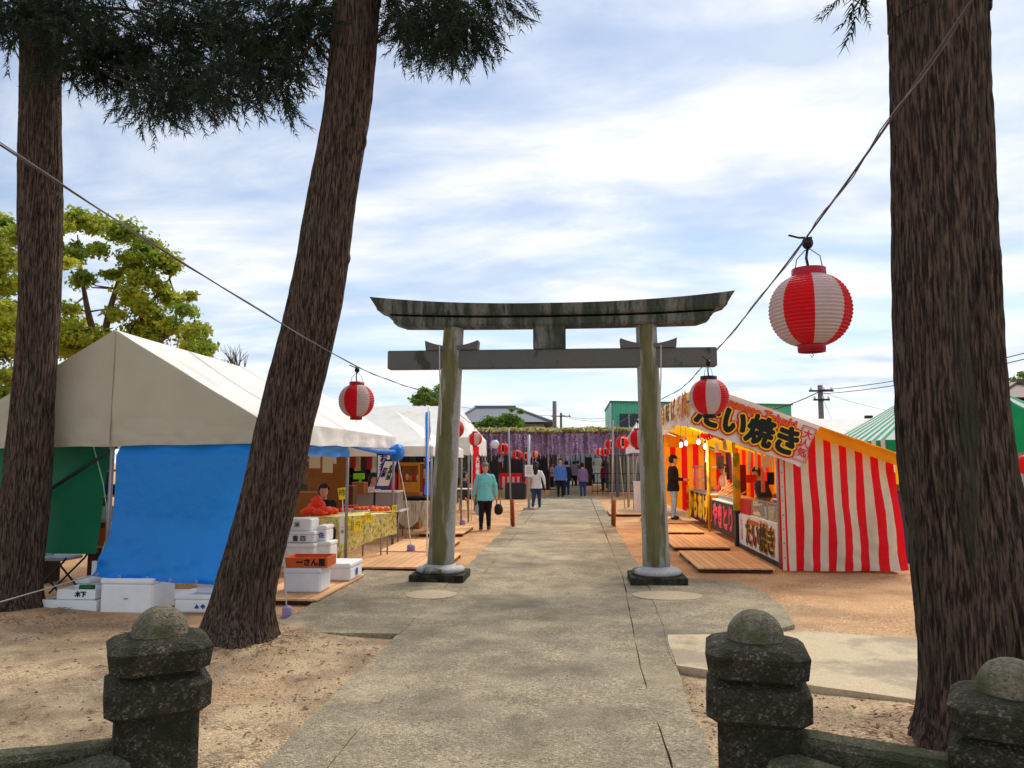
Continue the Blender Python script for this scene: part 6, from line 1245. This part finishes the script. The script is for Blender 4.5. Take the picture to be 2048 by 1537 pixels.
    b = MB(); legs(b, 1.1); loft(b, [(q((0, 0, z)).z, rx * S, ry * S, 0) for z, rx, ry in ((.44, .07, .06), (.49, .098, .072), (.53, .09, .066))]); remesh(b, vox, 'trousers', M('trouser_fabric', bot, .9, .15, 8, .3, 24), t, .006, S)
    for s in (0, 1): an = q(ankle[s], False); b = MB(); b.ell(an + Vector((0, -.028 * S, -.02 * S)), (.030 * S, .066 * S, .030 * S), 14, 8); [setattr(v, 'z', max(v.z, an.z - .044 * S)) for v in b.v]; b.build('shoe', M('shoe', shoe or srgb(36, 34, 38), .6, .1), t)
    for sx in (-1, 1): b = MB(); b.ell(H_ + rx @ Vector((sx * .019 * S, -.049 * S, .004 * S)), (.006 * S, .0045 * S, .004 * S), 8, 6); b.build('eye', m_ink, t)
    b = MB(); b.ell(H_ + rx @ Vector((0, -.0555 * S, -.034 * S)), (.013 * S, .004 * S, .0035 * S), 8, 6); b.build('mouth', M('lips', srgb(150, 80, 76), .6, 0), t)
    # hair: shell over crown and back
    b = MB(); b.ell(H_ + rx @ Vector((0, .010 * S, .010 * S)), (.060 * S, .068 * S, .077 * S), 28, 20, rot=rx); V0 = list(b.v); fs = []; irx = rx.inverted()
    def keep(v): p_ = irx @ (v - H_); return not (p_.y < -.014 * S and p_.z < .036 * S) and p_.z > -.046 * S
    b.f = [f for f in b.f if all(keep(V0[i]) for i in f)]; b.m = [0] * len(b.f); b.s = [True] * len(b.f)
    if long_hair: b.tube([H_ + Vector((0, .04 * S, .02 * S)), H_ + Vector((0, .055 * S, -.06 * S)), H_ + Vector((0, .07 * S, -.16 * S)), H_ + Vector((0, .07 * S, -.21 * S))], [.045 * S, .05 * S, .045 * S, .015 * S], 14)
    for v in b.v: v += (v - H_).normalized() * .006 * S * nz(v.x, v.y, v.z, 40)
    b.build('hair', hair, t)
    if cap_: b = MB(); b.lathe([(.058 * S, 0), (.060 * S, .02 * S), (.045 * S, .048 * S), (0, .056 * S)], H_ + Z_ * .022 * S, 20); b.box(H_ + Vector((0, -.075 * S, .024 * S)), (.085 * S, .06 * S, .006 * S)); b.build('cap', M('cap_cloth', cap_, .8), t)
    t.location = loc; t.rotation_euler.z = R(face); return t, q
G = lambda px, py: Vector((gd(px, py).x, gd(px, py).y, 0))
wl = G(970, 1060); wl.z = 0
person('older woman in a turquoise blouse and black trousers walking towards the camera', wl, 1.55, 6, srgb(112, 196, 206), srgb(26, 24, 32), m_hairg, elbow=((-.15, .01, .645), (.15, .01, .645)), wrist=((-.165, -.015, .50), (.165, -.01, .50)), knee=((-.055, -.03, .28), (.05, .0, .28)), ankle=((-.06, -.04, .045), (.055, .03, .045)), vox=.0115, tilt=.7, coat=.43, build=1.06)
def carry(label, px, py, Y, kind, mat, w_, h):
    p = pt(px, py, Y); t = thing(kind, label, 'bag', p); b = MB(); b.ell(p - Z_ * h * .5, (w_ / 2, w_ * .28, h * .55), 18, 14)
    for v in b.v: v.z = max(v.z, p.z - h); v += Vector((.012 * nz(v.x, v.y, v.z, 14), .01 * nz(v.y, v.z, v.x, 14), 0))
    b.build('bag_body', mat, t); b = MB(); b.tube([p + X_ * w_ * .25 - Z_ * .03, p + X_ * w_ * .2 + Z_ * .09, p + Z_ * .13, p - X_ * w_ * .2 + Z_ * .09, p - X_ * w_ * .25 - Z_ * .03], .009, 6); b.build('handle', mat, t)
carry('black handbag carried by the woman in turquoise', 997, 1009, wl.y - .12, 'handbag', M('black_leather', srgb(28, 24, 30), .5, .1), .20, .24); carry('pale plastic shopping bag carried by the woman in turquoise', 957, 1008, wl.y - .05, 'shopping_bag', M('pale_plastic_bag', srgb(176, 206, 210), .4, .1, transl=.3), .16, .26)
p2 = G(1073, 1019); person('person in a white jacket and jeans walking away on the left of the path', p2, 1.55, 168, srgb(214, 216, 222), srgb(44, 66, 104), m_hairb, knee=((-.05, -.05, .28), (.05, .03, .28)), ankle=((-.055, -.05, .045), (.055, .10, .06)), long_hair=True, shoe=srgb(200, 196, 190), elbow=((-.17, .03, .66), (.15, 0, .64)), wrist=((-.20, .05, .52), (.18, -.05, .52)))
carry('tan shoulder bag beside the person in the white jacket', 1057, 955, p2.y - .1, 'shoulder_bag', M('tan_leather', srgb(190, 110, 80), .6, .1), .22, .30)
person('man in a blue shirt and black trousers coming along the path under the trellis', G(1121, 996), 1.70, 2, srgb(76, 116, 184), srgb(24, 22, 26), m_hairb, shoe=srgb(60, 56, 54), build=1.12)
person('person in navy walking away beside the man in the blue shirt', G(1133, 992), 1.62, 175, srgb(34, 38, 56), srgb(40, 52, 92), m_hairb)
person('person in a mauve jacket and jeans walking away in the middle of the path', G(1166, 994), 1.52, 190, srgb(132, 104, 134), srgb(46, 66, 120), m_hairb, lean=.18)
person('person in a lavender top far along the path under the trellis', G(1148, 974), 1.62, 180, srgb(150, 146, 178), srgb(28, 26, 34), m_hairb); person('person in a grey top far along the path beside the lavender one', G(1156, 973), 1.66, 176, srgb(92, 92, 92), srgb(30, 30, 34), m_hairb)
person('person in a maroon top standing right of the path under the trellis', G(1206, 981), 1.50, 250, srgb(140, 22, 66), srgb(32, 28, 36), m_hairb); person('dark-dressed person behind the mauve jacket under the trellis', G(1178, 970), 1.72, 20, srgb(26, 26, 30), srgb(22, 22, 26), m_hairb)
person('person in pale pink at the left fence under the trellis', G(1104, 975), 1.5, 60, srgb(220, 176, 180), srgb(40, 38, 44), m_hairb); person('person in white at the right side of the trellis', G(1188, 968), 1.55, 300, srgb(196, 214, 224), srgb(30, 34, 60), m_hairb)
pm = Vector((pt(1347, 1000, 20.5).x, 20.5, .072)); person('man in black jacket and pale jeans at the stalls beside the right pillar', pm, 1.66, 80, srgb(22, 22, 28), srgb(150, 172, 204), m_hairb, cap_=srgb(18, 18, 24), wrist=((-.10, -.16, .62), (.10, -.16, .62)))
person('stall worker in a peach top behind the black counter', (3.55, 18.9, 0), 1.5, -80, srgb(226, 170, 140), srgb(60, 50, 60), m_hairb, wrist=((-.12, -.15, .62), (.12, -.15, .62)))
person('stall worker with black hair bending inside the fish-cake stall', (3.68, 15.5, 0), 1.46, -70, srgb(60, 48, 60), srgb(40, 36, 40), m_hairb, tilt=.8, lean=.2)
person('seller in a black shirt seated behind the fruit table', (pt(645, 1000, 12.9).x, 12.95, 0), 1.55, 25, srgb(20, 20, 24), srgb(40, 40, 48), m_hairb, sit=True, wrist=((-.12, -.14, .60), (.12, -.14, .60)), tilt=.4)
person('man in a white shirt seated behind the grey storage boxes', (pt(744, 1000, 16.4).x, 16.4, 0), 1.72, 60, srgb(214, 220, 228), srgb(50, 50, 60), m_hairb, sit=True, tilt=.4, wrist=((-.12, -.14, .60), (.12, -.14, .60)))
person('brown-haired person in dark clothes behind the woman in turquoise', (pt(968, 1000, 24).x, 24, 0), 1.62, 150, srgb(46, 40, 44), srgb(30, 30, 36), m_hairbr); person('person seated at the white table left of the red flag banner', (pt(928, 1000, 25).x, 25.2, 0), 1.6, 90, srgb(50, 46, 60), srgb(30, 30, 36), m_hairb, sit=True)
for k, (px, Y, c, lab) in enumerate(((745, 16.4, 0, 'plain stool under the man in the white shirt'), (645, 12.95, 0, 'plain stool under the fruit seller'), (928, 25.2, 0, 'plain stool under the person at the white table'))):
    x = pt(px, 1000, Y).x; t = thing('stool', lab, 'stool', (x, Y, 0), 'plain stools'); b = MB(); b.lathe([(0, .335), (.17, .335), (.175, .35), (.17, .365), (0, .367)], (x, Y + .02, 0), 20); b.build('seat', m_deck, t)
    for (sx, sy) in ((-1, -1), (1, -1), (1, 1), (-1, 1)): b = MB(); b.tube([(x + sx * .14, Y + .02 + sy * .14, 0), (x + sx * .11, Y + .02 + sy * .11, .336)], .013, 6); b.build('leg', m_deckd, t)

# ================================================================== UNDER AND BEHIND THE TRELLIS
xa, xb = pt(1000, 960, 33.8).x, pt(1044, 960, 33.8).x
b = MB(); curtain(b, (xa, 33.8, pt(1000, 947, 33.8).z), (xb, 33.8, pt(1000, 947, 33.8).z), .62, 27, 8, .04, 3, (0, -1, 0), 0, lambda i, j: 0 if (j < 2 or (i // 3) % 2 == 0) else 1); tag(b.build('striped_curtain', [m_scarlet, m_lwhite]), 'red and white festival curtain behind the woman in turquoise', 'curtain')
table('dark counter table behind the red and white curtain', xa - .1, xb + .6, 33.9, 34.9, pt(1000, 947, 33.8).z, m_dark, 'tables under the trellis')
cbn = lambda lab, px0, px1, y0, Y, dep, mat, nm, ct: (lambda a, c_: tag(MB().box(((a.x + c_.x) / 2, Y + dep / 2, c_.z / 2), (c_.x - a.x, dep, c_.z), bev=.02).build(nm, mat), lab, ct))(pt(px0, 960, Y), pt(px1, y0, Y))
cbn('black cabinet right of the red and white curtain', 1010, 1050, 966, 32.6, .6, m_dark, 'low_cabinet', 'cabinet')
t = thing('notice_board', 'white notice on a pale post left of the person in white', 'notice board', G(1058, 1021)); g = G(1058, 1021); b = MB(); b.tube([(g.x, g.y, 0), (g.x, g.y, pt(1058, 870, g.y).z)], .045, 10); b.build('post', m_alu, t); b = MB(); b.box((g.x, g.y - .06, pt(1058, 942, g.y).z), (.26, .02, .38)); bd = b.build('board', m_wplast, t); b = MB(); b.box((g.x, g.y, .04), (.36, .3, .08)); b.build('base', m_concrete2, t)
for k in range(5): b = MB(); b.box((g.x, g.y - .0715, pt(1058, 942, g.y).z + .12 - .055 * k), (.18, .002, .012)); b.build('print_line', m_print, bd)
m_globe = M('white_globe', srgb(214, 222, 226), .4, .03, transl=.2)
for k, (px, py, Y, r) in enumerate(((990, 889, 30, .17), (961, 898, 31, .12), (1000, 921, 36, .10), (1160, 897, 36, .055), (1128, 905, 37, .05), (1099, 900, 36, .05))):
    p = pt(px, py, Y); t = thing('globe_lamp', ['largest white globe lamp left of the lettered lantern', 'small white globe lamp near the red flag banner', 'white globe lamp low above the festival curtain', 'small white globe lamp over the middle of the path', 'tiny white globe lamp above the person in navy', 'tiny white globe lamp above the man in the blue shirt'][k], 'lamp', p, 'white globe lamps'); b = MB(); b.ell(p, (r, r, r), 16, 12); b.build('globe', m_globe, t); b = MB(); b.tube([p + Z_ * r * .95, Vector((p.x, p.y, ztop - .05))], .01, 5); b.build('cord', m_dark, t)
m_fence = M('fence_black', srgb(38, 38, 44), .6)
def grid_fence(label, x0, x1, Y, h):
    t = thing('lattice_fence', label, 'fence', ((x0 + x1) / 2, Y, 0), 'fences under the trellis'); n = int((x1 - x0) / .25)
    for z in (.15, h * .55, h): b = MB(); b.box(((x0 + x1) / 2, Y, z), (x1 - x0, .035, .04)); b.build('rail', m_fence, t)
    for i in range(n + 1): b = MB(); b.box((x0 + (x1 - x0) * i / n, Y - .03, h / 2), (.03, .02, h)); b.build('bar', m_fence, t)
grid_fence('black lattice fence left of the path under the trellis', pt(1065, 960, 40).x, pt(1112, 960, 40).x, 40, 1.0); grid_fence('black lattice fence right of the path under the trellis', pt(1184, 960, 38).x, pt(1300, 960, 38).x, 38, 1.0)
m_hall = M('dark_timber', srgb(60, 54, 58), .8, .2, 3)
def wallpanel(label, px0, px1, ytop, Y, mat, nm='panel_wall', n=14, gap=.02):
    a, c_ = pt(px0, ytop, Y), pt(px1, ytop, Y); t = thing(nm, label, 'wall', ((a.x + c_.x) / 2, Y, 0), 'walls beyond the trellis'); wd = (c_.x - a.x) / n; b = MB(); b.box((0, 0, 0), (wd - gap, .05, a.z)); me = b.mesh('board', mat)
    for i in range(n): o = link('board', me, t, ORG[t.name]); o.location = Vector((a.x + wd * (i + .5), Y, a.z / 2)) - ORG[t.name]
    b = MB(); b.box(((a.x + c_.x) / 2, Y + .05, a.z / 2), (c_.x - a.x, .03, a.z - .05)); b.build('backing', m_dark, t)
wallpanel('dark timber wall closing the left of the trellis', 900, 1112, 880, 57.5, m_hall, n=20); wallpanel('dark timber wall closing the right of the trellis', 1200, 1290, 880, 57.5, m_hall, n=9)
wallpanel('pale corrugated wall seen beside the right lantern pole', 1216, 1345, 912, 43, M('pale_green_cladding', srgb(176, 190, 180), .7, .1, rnd=.15), n=18, gap=.05)
wallpanel('white sheeted wall at the far end of the path', 1112, 1200, 905, 64, M('white_sheet', srgb(150, 160, 170), .7, .1, rnd=.3), n=9, gap=.08)
cbn('dark kiosk standing under the trellis left of the path', 1063, 1098, 918, 44, 1.5, m_hall, 'dark_kiosk', 'kiosk'); cbn('dark kiosk standing under the trellis right of the path', 1170, 1184, 915, 52, 1.5, m_hall, 'dark_kiosk', 'kiosk'); cbn('teal-topped white vending stand at the far end of the path', 1190, 1204, 917, 56, .8, M('white_vending', srgb(200, 224, 226), .4), 'vending_stand', 'vending stand')
x = pt(925, 1000, 24.3).x; table('white folding table left of the red flag banner', x - .5, x + .45, 24.2, 24.8, .72, m_wplast, 'tables under the trellis')
# small tufts / low things at tree feet

# ================================================================== MORE THINGS IN AND BEHIND THE STALLS
m_hedge = M('hedge_leaves', (.05, .09, .02), .7, .4, 2, transl=.3)
t = thing('hedge', 'dark clipped hedge behind the left-hand tents', 'hedge', (-9, 29, 0)); b = MB(); b.box((-9.5, 29.6, .8), (10, .9, 1.6)); b.build('twigs', m_bark2, t)
V, Fc = leaf_cloud([((random.uniform(-14.5, -4.4), 29.2 + random.uniform(-.2, .6), random.uniform(.2, 2.2)), (.5, .4, .4), 1) for _ in range(220)], 60, .16); stuff(np_mesh('foliage', V, Fc, m_hedge, t))
# goods hanging under the second tent
cols = [(706, srgb(150, 50, 40), 'rust-red'), (716, srgb(196, 170, 130), 'straw-coloured'), (726, srgb(60, 56, 66), 'charcoal'), (738, srgb(150, 40, 44), 'dark red'), (748, srgb(210, 206, 196), 'off-white'), (757, srgb(96, 60, 44), 'brown'), (800, srgb(70, 60, 70), 'slate'), (812, srgb(40, 44, 60), 'navy'), (826, srgb(60, 76, 60), 'olive'), (838, srgb(36, 34, 40), 'black')]
for k, (px, c, nm) in enumerate(cols):
    Y = 18.9 + .05 * (k % 3); p = pt(px, 902, Y); b = MB(); curtain(b, p - X_ * .075, p + X_ * .075, .42 + .16 * ((k * 7) % 5) / 4, 8, 8, .03, 1.5, (0, -1, 0), seed=k); tag(b.build('hanging_cloth', M('hung_goods', c, .85, .2, 8)), nm + ' cloth hanging at the back of the second tent', 'cloth', 'goods hanging in the second tent')
t = thing('goods_rack', 'rack of goods at the back of the second tent', 'rack', (pt(760, 1000, 19.1).x, 19.1, 0)); xa, xb = pt(696, 960, 19.1).x, pt(850, 960, 19.1).x
for z in (.5, .85, 1.2, 1.78): b = MB(); b.box(((xa + xb) / 2, 19.25, z), (xb - xa, .35, .03)); b.build('shelf', m_deckd, t)
for x in (xa, xb, (xa + xb) / 2): b = MB(); b.box((x, 19.25, .9), (.04, .34, 1.8)); b.build('upright', m_deckd, t)
b = MB(); b.box(((xa + xb) / 2, 19.44, .9), (xb - xa, .02, 1.78)); b.build('back_panel', M('rack_back', srgb(70, 56, 50), .9, .2), t)
q = pt(718, 953, 16.9); b = MB(); b.box((q.x, 16.9, q.z), (.22, .16, .13), bev=.01); b.box((q.x, 17.0, q.z / 2 - .03), (.05, .05, q.z - .06)); tag(b.build('green_box', M('lime_box', srgb(130, 220, 30), .6)), 'lime green box on a stand behind the tent pole', 'box')
# stall interiors
m_kettle = M('steel_kettle', srgb(150, 150, 154), .3, .1, metal=.8)
items = [(3.35, 17.2, .74, .05, .20, srgb(120, 40, 30), 'brown sauce bottle on the black counter'), (3.45, 15.25, .74, .045, .18, srgb(230, 210, 60), 'mustard-yellow bottle on the black counter'), (3.3, 18.2, .86, .05, .22, srgb(180, 30, 30), 'red sauce bottle on the yellow counter'), (4.1, 14.2, 1.0, .06, .24, srgb(240, 236, 220), 'cream plastic bottle on the work shelf'), (4.05, 13.7, 1.0, .05, .2, srgb(90, 50, 30), 'brown bottle on the work shelf'), (3.95, 13.2, 1.0, .07, .12, srgb(60, 60, 66), 'dark tin on the work shelf')]
for (x, y, z, r, h, c, lab) in items: b = MB(); b.lathe([(0, 0), (r, 0), (r, h * .6), (r * .4, h * .78), (r * .35, h), (0, h)], (x, y, z + .003), 14); tag(b.build('sauce_bottle', M('bottle_plastic', c, .4, .1)), lab, 'bottle', 'bottles in the stalls')
for (px, py, Y, w_, h, c, lab) in ((1385, 880, 18.5, .42, .2, srgb(250, 190, 20), 'yellow lamp box under the stall roof'), (1348, 884, 20.6, .3, .28, srgb(250, 170, 20), 'yellow box hanging at the far end of the stalls')):
    p = pt(px, py, Y); t = thing('lamp_box', lab, 'lamp box', p, 'yellow lamp boxes'); b = MB(); b.box(p, (w_, .16, h), R(25), bev=.02); b.build('shade', m_yellow, t); b = MB(); b.tube([p + Z_ * h * .45, Vector((p.x, p.y, rz_(p.x) - .03))], .005, 5); b.build('cord', m_dark, t)
for k, (px, y0, y1, Y, wd, c, lab) in enumerate(((1440, 912, 938, 17.0, .16, srgb(70, 48, 56), 'dark apron hanging in the second stall'), (1456, 905, 960, 16.6, .10, srgb(70, 40, 70), 'purple towel hanging beside the sleeved post'), (1410, 915, 980, 18.2, .05, srgb(60, 30, 60), 'narrow dark streamer in the second stall'), (1541, 945, 970, 13.4, .12, srgb(34, 34, 60), 'navy towel hanging in the fish-cake stall'), (1503, 950, 966, 14.2, .18, srgb(206, 40, 36), 'red cloth hanging in the fish-cake stall'), (1525, 935, 985, 14.0, .07, srgb(226, 120, 110), 'pink towel hanging in the fish-cake stall'), (1483, 930, 990, 15.6, .16, srgb(130, 24, 34), 'maroon cloth hanging behind the sleeved post'))):
    p = pt(px, y0, Y); b = MB(); curtain(b, p - X_ * wd / 2, p + X_ * wd / 2, p.z - pt(px, y1, Y).z, 6, 8, .02, 1.2, (0, -1, 0), seed=k); tag(b.build('hanging_towel', M('towel', c, .85, .15)), lab, 'towel', 'cloths hanging in the stalls')
for k, (x, y, z, d, c, lab) in enumerate(((4.3, 16.6, 0, (.5, .6, .9), srgb(150, 100, 56), 'cardboard boxes piled inside the second stall'), (4.3, 19.4, 0, (.5, .8, 1.0), srgb(120, 84, 50), 'cardboard boxes piled inside the third stall'), (4.35, 12.4, 0, (.4, .5, .8), srgb(90, 70, 60), 'brown box inside the fish-cake stall'))):
    b = MB(); b.box((x, y, z + d[2] / 2), d, R(5 * k - 4), bev=.015); tag(b.build('cardboard_box', M('stall_box', c, .85, .2)), lab, 'box', 'boxes inside the stalls')
t = thing('fry_griddle', 'dark cake griddle with round moulds on the work shelf', 'griddle', (3.85, 12.9, 1.0)); b = MB(); b.box((3.85, 12.7, 1.035), (.36, .9, .07), bev=.012); b.build('griddle_plate', m_dark, t)
for k in range(5): b = MB(); b.lathe([(0, 0), (.06, 0), (.065, .012), (.05, .02), (0, .016)], (3.85, 12.36 + .17 * k, 1.071), 14); b.build('cake', M('baked_cake', srgb(196, 124, 54), .7, .2), t)
bpy.data.objects.remove(_to); bpy.data.curves.remove(_tc); bpy.data.scenes.remove(TMP)
